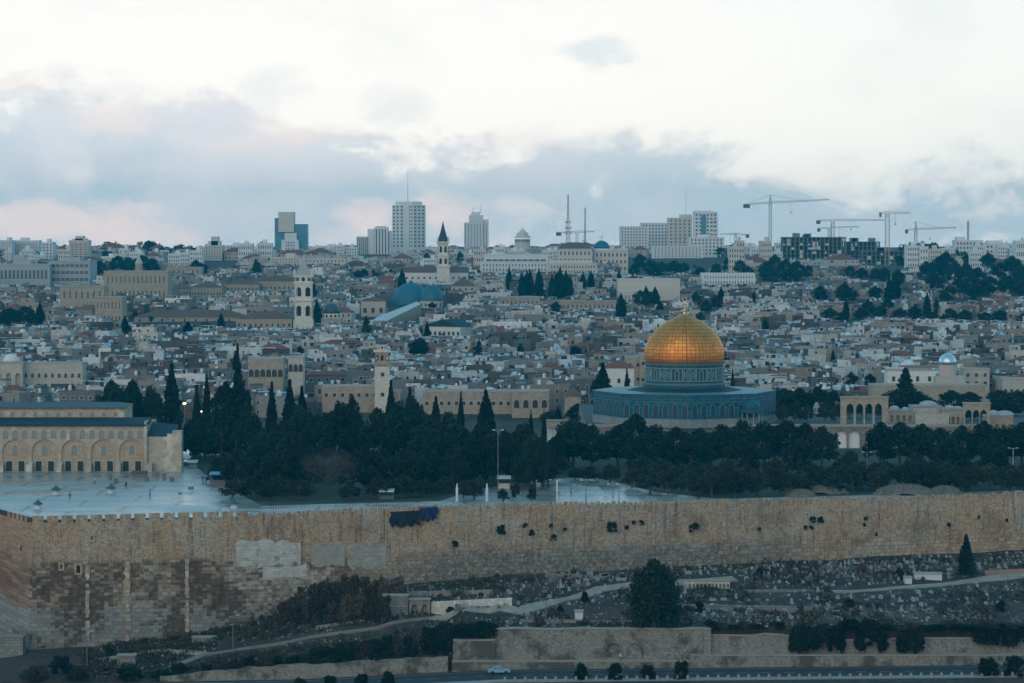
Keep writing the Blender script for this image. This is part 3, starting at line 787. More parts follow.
# drum panels: lattice diamonds in a square frame, then a narrow arched one
def drum_panel(kind):
    b = M(); hw, h = 1.55, 3.6
    def seg(a, c_, r=.15): b.bar((a[0], -.06, a[1]), (c_[0], -.06, c_[1]), r)
    for a, c_ in (((-hw, 0), (hw, 0)), ((hw, 0), (hw, h)), ((hw, h), (-hw, h)), ((-hw, h), (-hw, 0))): seg(a, c_)
    if kind:
        m_ = h / 2
        for s in (1.0, .6, .25):
            pts = [(0, m_ - m_ * s), (hw * s, m_), (0, m_ + m_ * s), (-hw * s, m_)]
            for a, c_ in zip(pts, pts[1:] + pts[:1]): seg(a, c_, .13)
    else:
        for x in (-.55, .55): seg((x, 0), (x, h * .7))
        pts = [(-.55, h * .7), (-.4, h * .85), (0, h * .92), (.4, h * .85), (.55, h * .7)]
        for a, c_ in zip(pts, pts[1:]): seg(a, c_)
    return b.mesh('drum_panel', [pmat('pale_drum_tile', (.20, .31, .33), .5, var=.1)])
dps = [drum_panel(0), drum_panel(1)]
for i in range(20):
    a = R(-90 + 18 * i + 4)
    link('drum_panel', dps[i % 2 ^ 1 if i % 4 else 1], rock, (11.13 * math.cos(a), 11.13 * math.sin(a), 12.1), a + R(90))
prof = []
H0 = 17.15
for zz, r in ((0, 11.1), (.6, 11.25), (1.6, 11.4), (2.8, 11.42), (4, 11.25), (5.2, 10.85), (6.4, 10.3), (7.6, 9.6), (8.8, 8.6), (9.8, 7.55), (10.8, 6.3), (11.6, 5.05), (12.3, 3.8), (12.9, 2.5), (13.35, 1.1), (13.7, .35)):
    prof.append((r, H0 + zz))
b = M(); b.lathe(prof, 72); b.build('dome', m_gold, rock, smooth=True)
b = M(); b.lathe([(11.0, 16.9), (11.55, 17.0), (11.55, 17.25), (11.1, 17.4)], 72); b.build('dome_rim', pmat('dark_gold_rim', (.18, .10, .04), .5, metal=.5), rock)
b = M(); zt = H0 + 13.6
b.lathe([(.32, zt), (.22, zt + .7), (.55, zt + 1.1), (.55, zt + 1.3), (.18, zt + 1.7), (.4, zt + 2.1), (.4, zt + 2.3), (.13, zt + 2.7), (.28, zt + 3.0), (.1, zt + 3.3), (.08, zt + 3.7)], 12)
b.build('finial', m_goldleaf, rock)
b = M()
for i in range(20):
    a0, a1 = R(-250 + 320 * i / 20 + 0), R(-250 + 320 * (i + 1) / 20)
    b.bar((.55 * math.cos(a0), 0, zt + 4.25 + .55 * math.sin(a0)), (.55 * math.cos(a1), 0, zt + 4.25 + .55 * math.sin(a1)), .11)
b.build('crescent', m_goldleaf, rock)
# small open dome standing in front of it
def column_pavilion(name, px, r_top, r_base, Yd, rad_px, label, cat='pavilion', mats=None, ncol=8, zb=None):
    s = Yd / F; rad = rad_px * s; zb = ZP(r_base, Yd) if zb is None else zb; zt_ = ZP(r_top, Yd); H = zt_ - zb
    o = empty(name, (XP(px, Yd), Yd, zb), label=label, cat=cat)
    st, rf = mats
    b = M(); b.lathe([(rad * 1.1, 0), (rad * 1.1, .25)], ncol); b.build('base', st, o)
    for i in range(ncol):
        a = 2 * math.pi * (i + .5) / ncol; b = M(); b.lathe([(.2, .25), (.16, H * .5)], 8, (rad * .9 * math.cos(a), rad * .9 * math.sin(a), 0)); b.build('column', st, o)
    b = M(); b.lathe([(rad, H * .5), (rad, H * .64), (rad * .8, H * .66)], 16); b.build('entablature', rf if ncol > 6 else st, o)
    b = M(); b.lathe([(rad * .75, H * .64), (rad * .75, H * .70), (rad * .72, H * .78), (rad * .55, H * .88), (rad * .28, H * .95), (.05, H)], 20); b.build('dome', rf, o, smooth=True)
    return o
column_pavilion('open_pavilion', 751.5, 399, 421, 800, 12.5, 'small open domed pavilion with blue tiles beside the golden domed shrine', mats=(m_marble, m_tile2), ncol=11, zb=3.0)
m_limest = pmat('limestone', (.44, .37, .28), .88, var=.22, vscale=.35, fine=1.2, brick=(1.0, .5, .04, .3), stain=(.25, (.28, .22, .16), .55, .7))
m_lime2 = pmat('pale_limestone', (.52, .48, .41), .88, var=.22, vscale=.4, fine=1.2, brick=(1.0, .5, .04, .22))
m_domest = pmat('grey_dome_plaster', (.36, .37, .36), .8, var=.2, vscale=.6)
column_pavilion('domed_kiosk', 817, 402, 413.5, 850, 3.4, 'tiny slender domed kiosk on the platform edge by the four arches', mats=(m_lime2, m_domest), ncol=6)
# ------------------------------------------------------------ the long mosque
AY = 717.0
m_aq = pmat('mosque_stone', (.50, .43, .335), .88, var=.22, vscale=.3, fine=1.0, brick=(1.1, .55, .04, .28), stain=(.2, (.62, .57, .48), .54, .64))
m_aq2 = pmat('orange_mosque_stone', (.47, .36, .245), .88, var=.2, vscale=.35, fine=1.0, brick=(.9, .45, .04, .25))
m_aqb = pmat('mosque_base_stone', (.50, .49, .45), .85, var=.2, fine=.8, brick=(1.2, .6, .05, .25))
m_tan_pane = pmat('carved_window_screen', (.27, .25, .215), .8, var=.2, vscale=2.0)
m_door = pmat('dark_green_door', (.012, .035, .032), .5, var=.2)
zA = lambda r: ZP(r, AY) + 3.0
aq = empty('long_mosque', (XP(0, AY), AY, -3.0), label='long stone mosque with arched bays and a blue-grey lead roof at the plaza edge', cat='mosque')
ax = lambda px: (px) / F * AY
xl, xr = ax(-95), ax(145)
b = M()
bays = [14 - 29.7 * 3, 14 - 29.7 * 2, 14 - 29.7, 14, 43.6, 73.2, 102.8, 131]
ops = [(ax(p_), 3.25, zA(452.5), 0) for p_ in bays]
b.arch_wall(xl, xr, 0, zA(424.5), .35, .7, ops, 0, k=1.0, n=14)
b.build('front_wall', m_aq, aq)
b = M(); b.box(xl, xr, .7, 22, 0, zA(424.6)); b.build('bay_wall', m_aq2, aq)
for p_ in bays:                        # raised arch bands
    b = M(); n = 16; cx, zs, hw = ax(p_), zA(452.5), 3.25
    for i in range(n):
        a0, a1 = math.pi * i / n, math.pi * (i + 1) / n
        q = [(cx + rr_ * math.cos(a), y + .35, zs + rr_ * math.sin(a)) for a in (a0, a1) for rr_, y in ((hw, -.04), (hw + .2, -.04), (hw, .0), (hw + .2, .0))]
        b.raw(q, [(0, 1, 5, 4), (1, 3, 7, 5), (0, 4, 6, 2)])
    b.build('arch_band', m_aq2, aq)
w_big = panel_mesh('window', .75, 2.5, .22, [m_lime2, m_tan_pane], kk=1.0)
w_sm = panel_mesh('window', .74, 2.1, .18, [m_lime2, m_tan_pane], kk=1.0)
dm = M(); dm.box(-.75, .75, -.08, 0, 0, 2.5, 1); dm.box(-.95, -.75, -.14, 0, 0, 2.7, 0); dm.box(.75, .95, -.14, 0, 0, 2.7, 0); dm.box(-.75, .75, -.14, 0, 2.5, 2.7, 0)
dmm = dm.mesh('door', [m_lime2, m_door])
for p_ in bays:
    link('window', w_big, aq, (ax(p_), .69, zA(455)))
    for dx in (-6.3, 6.0): link('door', dmm, aq, (ax(p_ + dx), .69, zA(471.3)))
for i in range(24):
    px = 4.5 + 9.62 * (i - 9)
    if px < 143: link('window', w_sm, aq, (ax(px), .34, zA(438.6)))
b = M(); b.box(xl, ax(181), -1.2, .34, 0, zA(471.6)); b.build('plinth', m_aqb, aq)
for p_ in [0] + [28.8, 58.4, 88, 117.5, 149]:
    b = M(); x = ax(p_); zt_ = zA(462); b.box(x - .75, x + .75, -1.7, .34, 0, zt_ - .8); b.raw([(x - .75, -1.7, zt_ - .8), (x + .75, -1.7, zt_ - .8), (x + .75, .34, zt_ - .8), (x - .75, .34, zt_ - .8), (x - .75, .34, zt_), (x + .75, .34, zt_)], [(0, 1, 5, 4), (0, 4, 3), (1, 2, 5)])
    b.build('buttress', m_aq, aq)
b = M(); z1_, z2_ = zA(424.3), ZP(417.5, AY + 9) + 3
b.raw([(xl, -.5, z1_), (xr + .2, -.5, z1_), (xr + .2, 10, z2_), (xl, 10, z2_), (xl, -.5, z1_ - .45), (xr + .2, -.5, z1_ - .45), (xr + .2, 22, z1_), (xr + .2, 10, z1_)], [(0, 1, 2, 3), (0, 4, 5, 1), (1, 5, 7, 2)])
b.box(xr - .3, xr + .15, -.3, 10.2, z1_, z1_ + .7, 1)
b.build('aisle_roof', [m_leadd, m_lime2], aq)
b = M(); zc0, zc1 = z2_ - .3, ZP(407.3, AY + 10) + 3; xc = XP(123.5, AY + 10) - XP(0, AY)
b.box(xl, xc, 10, 26, zc0 - 4, zc1); b.build('nave_wall', m_aq, aq)
w_c = panel_mesh('window', .55, 1.1, .14, [m_lime2, m_tan_pane], kk=1.0)
for i in range(22): link('window', w_c, aq, (xc - 2.2 - i * 2.9, 9.98, zc0 + .55))
b = M(); zr = ZP(402, AY + 17) + 3; o_ = .5
b.raw([(xl, 9.4, zc1), (xc + o_, 9.4, zc1), (xc + o_, 26.6, zc1), (xl, 26.6, zc1), (xl, 18, zr), (xc - 2.4, 18, zr)], [(0, 1, 5, 4), (2, 3, 4, 5), (1, 2, 5)])
b.box(xl, xc + o_, 9.3, 9.5, zc1 - .3, zc1 + .02); b.build('nave_roof', m_lead, aq)
b = M(); x2, x3 = ax(145.2), ax(181); zt_ = zA(434.5)
b.box(x2, x3 - 2.3, .5, 14, 0, zt_ - .6); b.box(x3 - 2.3, x3, -.3, 3.5, 0, zt_ + .9); b.box(x3 - 3.6, x3 - 2.35, -.25, .5, 0, zt_ + .2)
b.build('side_hall', m_aq, aq)
b = M(); b.raw([(x2, .6, zt_ - .55), (x3 - 2.2, .6, zt_ - .55), (x3 - 2.2, 14, zt_ + 1.6), (x2, 14, zt_ + 2.2)], [(0, 1, 2, 3)]); b.build('hall_roof', m_leadd, aq)
b = M(); b.box(x2 - .4, x2 + .3, -.5, .6, 0, zA(424)); b.build('corner_pier', m_aq, aq)
mark('the long mosque', 90, 440)
# ------------------------------------------------------------ arcades and domed halls right of the shrine
ar = empty('stone_arcade', (XP(865, 800), 800, 3.0), label='freestanding arcade of four pointed arches on the platform edge', cat='arcade')
s8 = 800 / F; A0 = XP(841, 800) - XP(865, 800); A1 = XP(888.5, 800) - XP(865, 800)
b = M(); zt_ = ZP(398, 800) - 3
b.arch_wall(A0, A1, 0, zt_, -.6, .6, [((p_ - 865) * s8, 1.02, ZP(408, 800) - 3, 0) for p_ in (850.3, 860, 869.2, 878.8)], 0, k=1.25)
b.build('arch_wall', m_limest, ar)
b = M(); b.box(A0 - .2, A1 + .2, -.85, .85, zt_, zt_ + .5); b.build('coping', m_cap, ar)
for p_ in (855.2, 864.6, 874):
    b = M(); b.lathe([(.32, 0), (.32, .3), (.2, .4), (.2, 3.4), (.34, 3.7)], 10, ((p_ - 865) * s8, -.7, 0)); b.build('column', m_lime2, ar)
ar2 = empty('stone_arcade', (XP(977, 790), 790, 0), label='tall narrow arcade of three arches before the pair of plain domes', cat='arcade')
s7 = 790 / F; b = M(); zb_, zt_ = ZP(433, 790), ZP(404, 790)
b.arch_wall(-13.2 * s7, 13.5 * s7, zb_ - 2, zt_, -.6, .6, [((p_ - 977) * s7, .95, ZP(414, 790), zb_ - 2) for p_ in (969, 976.6, 984)], 0, k=1.25); b.build('arch_wall', m_limest, ar2)
b = M(); b.box(-13.9 * s7, 14.2 * s7, -.8, .8, zt_, zt_ + .5); b.build('coping', m_cap, ar2)
def domed_hall(px0, px1, r_top, r_base, Yd, domes, label, nwin=4, mat=None, cat='hall', dm_=None, name='domed_hall', wall_windows=True, dep=8, dome_mat=None):
    s = Yd / F; xc = XP((px0 + px1) / 2, Yd); zb = ZP(r_base, Yd)
    o = empty(name, (xc, Yd, zb), label=label, cat=cat); w2 = (px1 - px0) / 2 * s; H = ZP(r_top, Yd) - zb
    b = M(); hwid = w2 * 2 / nwin * .28
    b.arch_wall(-w2, w2, -3, H, 0, .6, [(-w2 + (j + .5) * 2 * w2 / nwin, hwid, H * .55, H * .08) for j in range(nwin)], 0, k=1.15)
    b.box(-w2, w2, 1.1, dep, -3, H - .02, 0); b.box(-w2, w2, .6, 1.1, H * .9, H - .03, 0); b.box(-w2, w2, .6, 1.1, -3, H * .08, 0)
    b.build('walls', mat or m_limest, o)
    b = M(); b.box(-w2 - .15, w2 + .15, -.2, dep, H, H + .3); b.build('cornice', m_cap, o)
    for dp, dr, rt in domes:
        rr_ = dr * s; zt_ = ZP(rt, Yd + dep / 2) - zb - H; b = M()
        x = XP(dp, Yd + dep / 2) - xc
        b.lathe([(rr_ * 1.02, 0), (rr_ * 1.02, zt_ * .2), (rr_, zt_ * .25), (rr_ * .9, zt_ * .55), (rr_ * .62, zt_ * .82), (rr_ * .3, zt_ * .96), (.03, zt_)], 20, (x, dep / 2, H + .3))
        b.build('dome', dome_mat or m_domest, o, smooth=True)
    return o
domed_hall(889, 914, 411.5, 424, 812, [(895, 5, 406.5), (906, 4, 408)], 'small hall with blue-grey domes just beyond the four arches', 4)
domed_hall(914, 942, 407.5, 424, 815, [(928.5, 9, 401.5)], 'stone hall under a broad plain dome', 4, m_lime2, dep=10)
domed_hall(942, 966, 410, 428, 812, [(950, 5, 406), (958, 4.5, 407)], 'low arched hall with a row of shallow domes', 5)
domed_hall(988, 1014, 417, 437, 795, [(994, 6, 411), (1005, 9.5, 411.5)], 'squat hall with two plain grey domes beside the three arches', 4)
b = M(); A = XP(916, 806); b.box(0, 34 * s8, 0, .5, 0, 3.2); 
tag(b.build('garden_wall', m_lime2, None, (A, 806, 3.0)), 'pale screen wall below the broad plain dome', 'wall')
ar3 = empty('stone_arcade', (XP(556, 797), 797, -3.0), label='low arcade of three arches with bright openings left of the shrine platform', cat='arcade')
b = M(); s = 797 / F; H = ZP(421, 797) + 3; b.arch_wall(-9.5 * s, 9.5 * s, 0, H, -.5, .5, [((p_ - 556) * s, .78, H - 2.4, 0) for p_ in (550, 556, 562)], 0, k=1.2); b.build('arch_wall', m_limest, ar3)
b = M(); b.box(-9.9 * s, 9.9 * s, -.7, .7, H, H + .4); b.build('coping', m_cap, ar3)
b = M(); b.box(-9 * s, 9 * s, 1.4, 1.7, 0, H - .6); b.build('back_wall', MATS['bright_backing'], ar3)  # added white sheet, its colour stands in for daylight in the openings
mark('the four-arched arcade', 865, 410); mark('the three-arched arcade', 977, 415); mark('the broad plain dome', 928, 406)
mark('the golden dome', 684, 345); mark('the blue tiled shrine', 684, 408)
# ------------------------------------------------------------ detailed old buildings behind the esplanade
m_pane = pmat('dark_window', (.02, .028, .034), .25, var=.2, spec=.6)
m_frame = pmat('stone_window_frame', (.55, .51, .44), .85, var=.1)
m_metal = pmat('pale_metal', (.55, .57, .58), .45, metal=.3, var=.1)
m_white = pmat('white_plaster', (.66, .66, .63), .85, var=.15, vscale=.5, fine=1.5)
m_redroof = pmat('red_tile_roof', (.20, .075, .05), .85, var=.3, vscale=.4, fine=2.0)
m_brownroof = pmat('brown_tile_roof', (.15, .085, .065), .85, var=.25, vscale=.3, fine=1.6)
def win_mesh(hw, h, arched=False, frame=None, pane=None):
    if arched: return panel_mesh('window', hw, h, .12, [frame or m_frame, pane or m_pane], kk=1.0)
    b = M(); f = .12
    b.box(-hw, hw, -.03, 0, 0, h, 1); b.box(-hw - f, -hw, -.1, 0, -f, h + f, 0); b.box(hw, hw + f, -.1, 0, -f, h + f, 0); b.box(-hw, hw, -.1, 0, h, h + f, 0); b.box(-hw, hw, -.16, 0, -f, 0, 0)
    return b.mesh('window', [frame or m_frame, pane or m_pane])
WM = {'sq': win_mesh(.55, 1.2), 'tall': win_mesh(.5, 1.6), 'arch': win_mesh(.5, 1.5, True), 'big': win_mesh(.9, 2.6, True), 'wide': win_mesh(1.2, 1.4)}
def block(name, px0, px1, r_top, r_base, Yd, label, cat='building', mat=None, rows=1, colsn=4, win='sq', roof='flat', roofmat=None, dep=9, rh=2.5, extra=None, wrow=None, hip=None, rz=0.0, par=.5):
    s = Yd / F; xc = XP((px0 + px1) / 2, Yd); zb = ZP(r_base, Yd); w2 = (px1 - px0) / 2 * s; H = ZP(r_top, Yd) - zb
    o = empty(name, (xc, Yd, zb), rz, label=label, cat=cat)
    b = M(); b.box(-w2, w2, 0, dep, -6, H); b.build('walls', mat or m_limest, o)
    if roof == 'flat':
        b = M(); t = .35
        for q in ((-w2 - .1, w2 + .1, -.1, t), (-w2 - .1, w2 + .1, dep - t, dep + .1), (-w2 - .1, -w2 + t, t, dep - t), (w2 - t, w2 + .1, t, dep - t)): b.box(*q, H, H + par)
        b.box(-w2 + t, w2 - t, t, dep - t, H, H + .05); b.build('roof', roofmat or m_domest, o)
    elif roof in ('hip', 'gable', 'gabley'):
        b = M(); b.gable(-w2 - .4, w2 + .4, -.4, dep + .4, H, H + rh, along='y' if roof == 'gabley' else 'x', hip=(min(w2, dep / 2) if roof == 'hip' else 0)); b.build('roof', roofmat or m_redroof, o)
    me = WM[win]; hh = {'sq': 1.2, 'tall': 1.6, 'arch': 1.5, 'big': 2.6, 'wide': 1.4}[win]
    sc_ = min(1.0, (w2 * 2 / max(colsn, 1)) / 2.0)
    for r_ in range(rows):
        z = H * (r_ + .5) / rows - hh / 2 if wrow is None else wrow[r_]
        for j in range(colsn):
            link('window', me, o, (-w2 + (j + .5) * 2 * w2 / colsn, -.01, z), scale=(sc_, 1, 1))
    return o
block('courtyard_building', 248, 283, 359, 386, 985, 'tan building with tall arched windows above the dark grove', colsn=6, win='big', wrow=[3.2], rows=1)
block('courtyard_building', 288, 303, 358, 384, 975, 'pale narrow building with three tall arched windows', mat=m_lime2, colsn=3, win='big', wrow=[4.2])
block('stone_hall', 322, 379, 387, 412, 945, 'plain tan hall with a flat roof at the foot of the square minaret', colsn=7, win='sq', wrow=[5.0])
block('gate_building', 376, 400, 392, 424, 938, 'arched gate building below the square minaret', colsn=1, win='big', wrow=[1.5])
block('stone_hall', 423, 512, 392, 424, 940, 'long flat-roofed stone range behind the cypress grove', colsn=12, win='sq', rows=2, wrow=[2.2, 6.2])
block('stone_hall', 512, 549, 392, 417, 930, 'stone range with shadowed arches left of the shrine', colsn=4, win='big', wrow=[3.0])
block('gate_building', 565, 581, 396, 430, 915, 'narrow gate tower with an arched doorway near the shrine', colsn=1, win='big', wrow=[2.0], roof='hip', roofmat=m_brownroof)
block('school_building', 888, 936, 371, 386, 955, 'white building with paired tall windows behind the pointed conifer', mat=m_white, colsn=4, win='tall', wrow=[1.6], par=.4)
block('school_building', 964, 990, 370, 387, 960, 'two-storey stone building with square windows near the silver dome', mat=m_lime2, colsn=3, rows=2, win='sq', wrow=[.7, 3.4])
block('school_building', 1003, 1040, 380, 403, 950, 'tan building with tall narrow windows at the mount edge', mat=m_lime2, colsn=6, win='tall', wrow=[3.0])
block('stone_hall', 872, 986, 386, 404, 935, 'long bare stone retaining hall behind the four arches', colsn=0, rows=0)
block('stone_hall', 604, 634, 368, 390, 960, 'pale house with a red tiled hip roof beside the shrine', mat=m_white, colsn=3, rows=1, win='arch', wrow=[2.4], roof='hip', rh=2.4)
block('stone_hall', 640, 660, 355, 388, 985, 'tall plain stone house rising behind the golden dome drum', colsn=3, rows=2, win='sq')
block('stone_hall', 626, 642, 358, 386, 990, 'tan stone house with small windows next to the red hip roof', colsn=2, rows=2, win='sq')
o = empty('silver_dome_hall', (XP(948, 955), 955, ZP(386, 955)), label='hall under a bright silver dome on a pale drum', cat='hall')
b = M(); b.box(-4.5, 5.5, -3, 6, -3, ZP(376, 955) - o.location.z); b.build('walls', m_lime2, o)
b = M(); zz = ZP(376, 955) - o.location.z; z2 = ZP(364.5, 955) - o.location.z; b.lathe([(2.95, zz), (2.95, z2)], 12); b.build('drum', pmat('rose_plaster', (.52, .42, .38), .8, var=.15), o)
b = M(); zz = z2; hh = ZP(353, 955) - o.location.z - zz; b.lathe([(3.05, zz), (2.98, zz + hh * .3), (2.6, zz + hh * .6), (1.7, zz + hh * .84), (.6, zz + hh * .97), (.03, zz + hh)], 24)
b.build('dome', pmat('silver_sheet', (.55, .66, .72), .28, metal=.8, var=.1), o, smooth=True)
b = M(); b.lathe([(.05, zz + hh - .1), (.05, zz + hh + 1.2)], 6); b.build('finial', m_metal, o)
mark('the silver dome', 948, 360)
# white domed building at the far left
o = domed_hall(-6, 22, 363, 392, 985, [(10.5, 7.5, 354.5)], 'cream building with a white dome over dark arches at the frame edge', 3, m_lime2, dome_mat=m_white)
block('school_building', 22, 82, 364, 392, 990, 'long cream building with a flat roof and paired arched windows', mat=m_lime2, colsn=9, rows=2, win='arch', wrow=[1.5, 5.0])
mark('the white domed cream building', 12, 372)
# ------------------------------------------------------------ minaret
def sq_tower(name, px, Yd, zb, tiers, label, cat, mats):
    """tiers: (row bottom, row top, width px, material index, openings per face)"""
    o = empty(name, (XP(px, Yd), Yd, zb), R(3), label=label, cat=cat); s = Yd / F
    for (rb, rt, wpx, mi, nop, pname) in tiers:
        za, zt_ = ZP(rb, Yd) - zb, ZP(rt, Yd) - zb; w2 = wpx * s / 2
        b = M()
        if nop:
            H = zt_ - za; hw = w2 * 2 / nop * .27
            for q in range(4):
                b2 = M(); b2.arch_wall(-w2, w2, za, zt_, -w2, -w2 + .5, [(-w2 + (j + .5) * 2 * w2 / nop, hw, za + H * .62, za + H * .2) for j in range(nop)], 0, k=1.0, n=8)
                ca, sa = math.cos(q * math.pi / 2), math.sin(q * math.pi / 2)
                b.raw([(x * ca - y * sa, x * sa + y * ca, z) for x, y, z in b2.v], b2.f, 0)
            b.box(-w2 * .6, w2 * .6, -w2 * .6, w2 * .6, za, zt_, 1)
            b.box(-w2, w2, -w2, w2, zt_, zt_ + .1, 0); b.box(-w2 + .02, w2 - .02, -w2 + .02, w2 - .02, za, za + .1, 0)
            b.build(pname, [mats[mi], m_dark], o)
        else:
            b.box(-w2, w2, -w2, w2, za, zt_); b.build(pname, mats[mi], o)
    return o
mats_ = [pmat('minaret_stone', (.68, .63, .54), .85, var=.15, vscale=.4, fine=1.2, brick=(1.0, .5, .04, .2)), m_limest, m_white]
mn = sq_tower('minaret', 382, 936, ZP(420, 936), [(420, 366, 15, 0, 0, 'shaft'), (364.5, 362.5, 17.5, 1, 0, 'cornice'), (366, 364.5, 16, 1, 0, 'cornice'), (362.5, 352, 14.5, 1, 3, 'upper_shaft'), (352, 349.5, 17, 0, 0, 'balcony'), (349.5, 345.5, 10, 0, 3, 'lantern'), (345.5, 344.5, 11.5, 0, 0, 'lantern_cornice')],
              'square pale stone minaret rising over the cypress grove', 'minaret', mats_)
b = M(); zz = ZP(344.5, 936) - mn.location.z; b.lathe([(1.5, zz), (1.5, zz + .5), (1.3, zz + 1.1), (.7, zz + 1.7), (.04, zz + 2.0), (.04, zz + 2.8)], 16); b.build('cap', m_lead, mn, smooth=True)
for zr_, mi in ((372, 0), (392, 0)):
    link('window', WM['sq'], mn, (0.1, -7.5 * 936 / F - .02, ZP(zr_ + 4, 936) - mn.location.z))
mark('the square minaret', 382, 370)
# ------------------------------------------------------------ churches further up the hill
def ht(px, r): return hit(px, r, 930)
Yt = 1350.0
m_bell = pmat('bell_tower_stone', (.72, .67, .58), .85, var=.15, vscale=.3, fine=.9, brick=(1.2, .7, .05, .2))
rb = sq_tower('bell_tower', 303.5, Yt, ZP(330, Yt), [(332, 319.5, 20, 0, 0, 'base'), (319.5, 301, 18.6, 0, 2, 'shaft'), (301, 299.5, 20.4, 0, 0, 'cornice'), (299.5, 283.5, 18.4, 0, 2, 'shaft'), (283.5, 282, 20.2, 0, 0, 'cornice'), (282, 277, 17.6, 0, 3, 'belfry'), (277, 275.4, 19.8, 0, 0, 'cornice')],
              'tall square pale bell tower with a pyramid roof', 'tower', [m_bell])
b = M(); zz = ZP(275.4, Yt) - rb.location.z; z2 = ZP(260, Yt) - rb.location.z; b.lathe([(19.0 * Yt / F / 2 * 1.3, zz), (.15, z2)], 4, a0=R(45)); b.build('spire', pmat('grey_stone_roof', (.36, .35, .32), .85, var=.15), rb)
b = M()
for sx in (-1, 1):
    for sy in (-1, 1): b.lathe([(.6, zz), (.6, zz + 1.6), (.05, zz + 3)], 4, (sx * 4.2, sy * 4.2, 0))
b.build('corner_turret', m_bell, rb)
b = M(); b.bar((0, 0, z2 - .3), (0, 0, z2 + 2.2), .14); b.bar((-.7, 0, z2 + 1.4), (.7, 0, z2 + 1.4), .14); b.build('cross', m_metal, rb)
mark('the pale bell tower', 303, 296)
# small dark dome beside it
Yc = 1355.0
o = empty('domed_chapel', (XP(331.5, Yc), Yc, ZP(326, Yc)), label='small chapel with a dark dome on a white drum beside the bell tower', cat='chapel')
s = Yc / F; b = M(); b.box(-10 * s, 10 * s, -4, 5, -4, ZP(318, Yc) - o.location.z); b.build('walls', m_limest, o)
b = M(); zz = ZP(318, Yc) - o.location.z; z2 = ZP(313.5, Yc) - o.location.z; b.lathe([(9 * s, zz), (9 * s, z2)], 16); b.build('drum', m_white, o)
b = M(); z3 = ZP(303, Yc) - o.location.z; hh = z3 - z2; b.lathe([(8.8 * s, z2), (8.3 * s, z2 + hh * .35), (6.6 * s, z2 + hh * .7), (3.2 * s, z2 + hh * .95), (.05, z3)], 24); b.build('dome', pmat('dark_lead', (.05, .085, .11), .45, var=.2), o, smooth=True)
for i in range(5):
    a = R(-90 + (i - 2) * 28); link('window', WM['sq'], o, (9 * s * math.cos(a) * 1.005, 9 * s * math.sin(a) * 1.005, zz + .4), a + R(90))
m_sepd = pmat('blue_grey_dome_sheet', (.018, .12, .18), .6, var=.12, vscale=.2, spec=.5)
# large double-domed basilica
Yb = 1500.0; s = Yb / F; zb_ = ZP(322, Yb)
o = empty('domed_basilica', (XP(420, Yb), Yb, zb_), label='old basilica with two blue-grey domes, one large and one smaller', cat='church')
def dome_on(o, px, rt, r_eq, rb_, wpx, Yd, mat, pname='dome', ox=0, oy=0, n=32):
    s = Yd / F; x = XP(px, Yd) - o.location.x; z0_ = ZP(r_eq, Yd) - o.location.z; z1_ = ZP(rt, Yd) - o.location.z; rr_ = wpx * s / 2; hh = z1_ - z0_; b = M()
    b.lathe([(rr_, z0_ - .4), (rr_, z0_)] + [(rr_ * math.cos(t), z0_ + hh * math.sin(t)) for t in (.15, .35, .55, .75, .95, 1.15, 1.35, 1.5)] + [(.03, z1_)], n, (x, Yd - o.location.y, 0)); return b.build(pname, mat, o, smooth=True)
b = M(); b.lathe([(18 * s, 0), (18 * s, ZP(306, Yb) - zb_)], 32, (XP(410, Yb) - o.location.x, 8, 0)); b.build('rotunda', m_limest, o)
dome_on(o, 411, 282.5, 306, 0, 41, Yb + 8, m_sepd)
b = M(); b.lathe([(11.6 * s, 0), (11.6 * s, ZP(300.5, Yb) - zb_)], 24, (XP(431.5, Yb) - o.location.x, -6, 0)); b.build('drum', m_lime2, o)
dome_on(o, 431.5, 284.8, 300, 0, 23.5, Yb - 6, m_sepd)
b = M(); x = XP(431.5, Yb - 6) - o.location.x; zz = ZP(285, Yb - 6) - zb_; b.bar((x, -6, zz - .4), (x, -6, zz + 2), .15); b.bar((x - .7, -6, zz + 1.3), (x + .7, -6, zz + 1.3), .15); b.build('cross', m_goldleaf, o)
b = M(); x = XP(411, Yb + 8) - o.location.x; zz = ZP(283, Yb + 8) - zb_; b.lathe([(1.2, zz - .4), (1.2, zz + .6), (.1, zz + 1.4)], 10, (x, 8, 0)); b.build('lantern', m_lead, o)
for i in range(7):
    a = R(-90 + (i - 3) * 26); link('window', WM['arch'], o, (XP(431.5, Yb) - o.location.x + 11.6 * s * math.cos(a), -6 + 11.6 * s * math.sin(a) * 1.0, ZP(305.5, Yb) - zb_), a + R(90))
b = M(); b.box((396 - 420) * s, (448 - 420) * s, -12, 14, -3, ZP(309, Yb) - zb_); b.build('walls', m_limest, o)
mark('the twin-domed basilica', 418, 296)
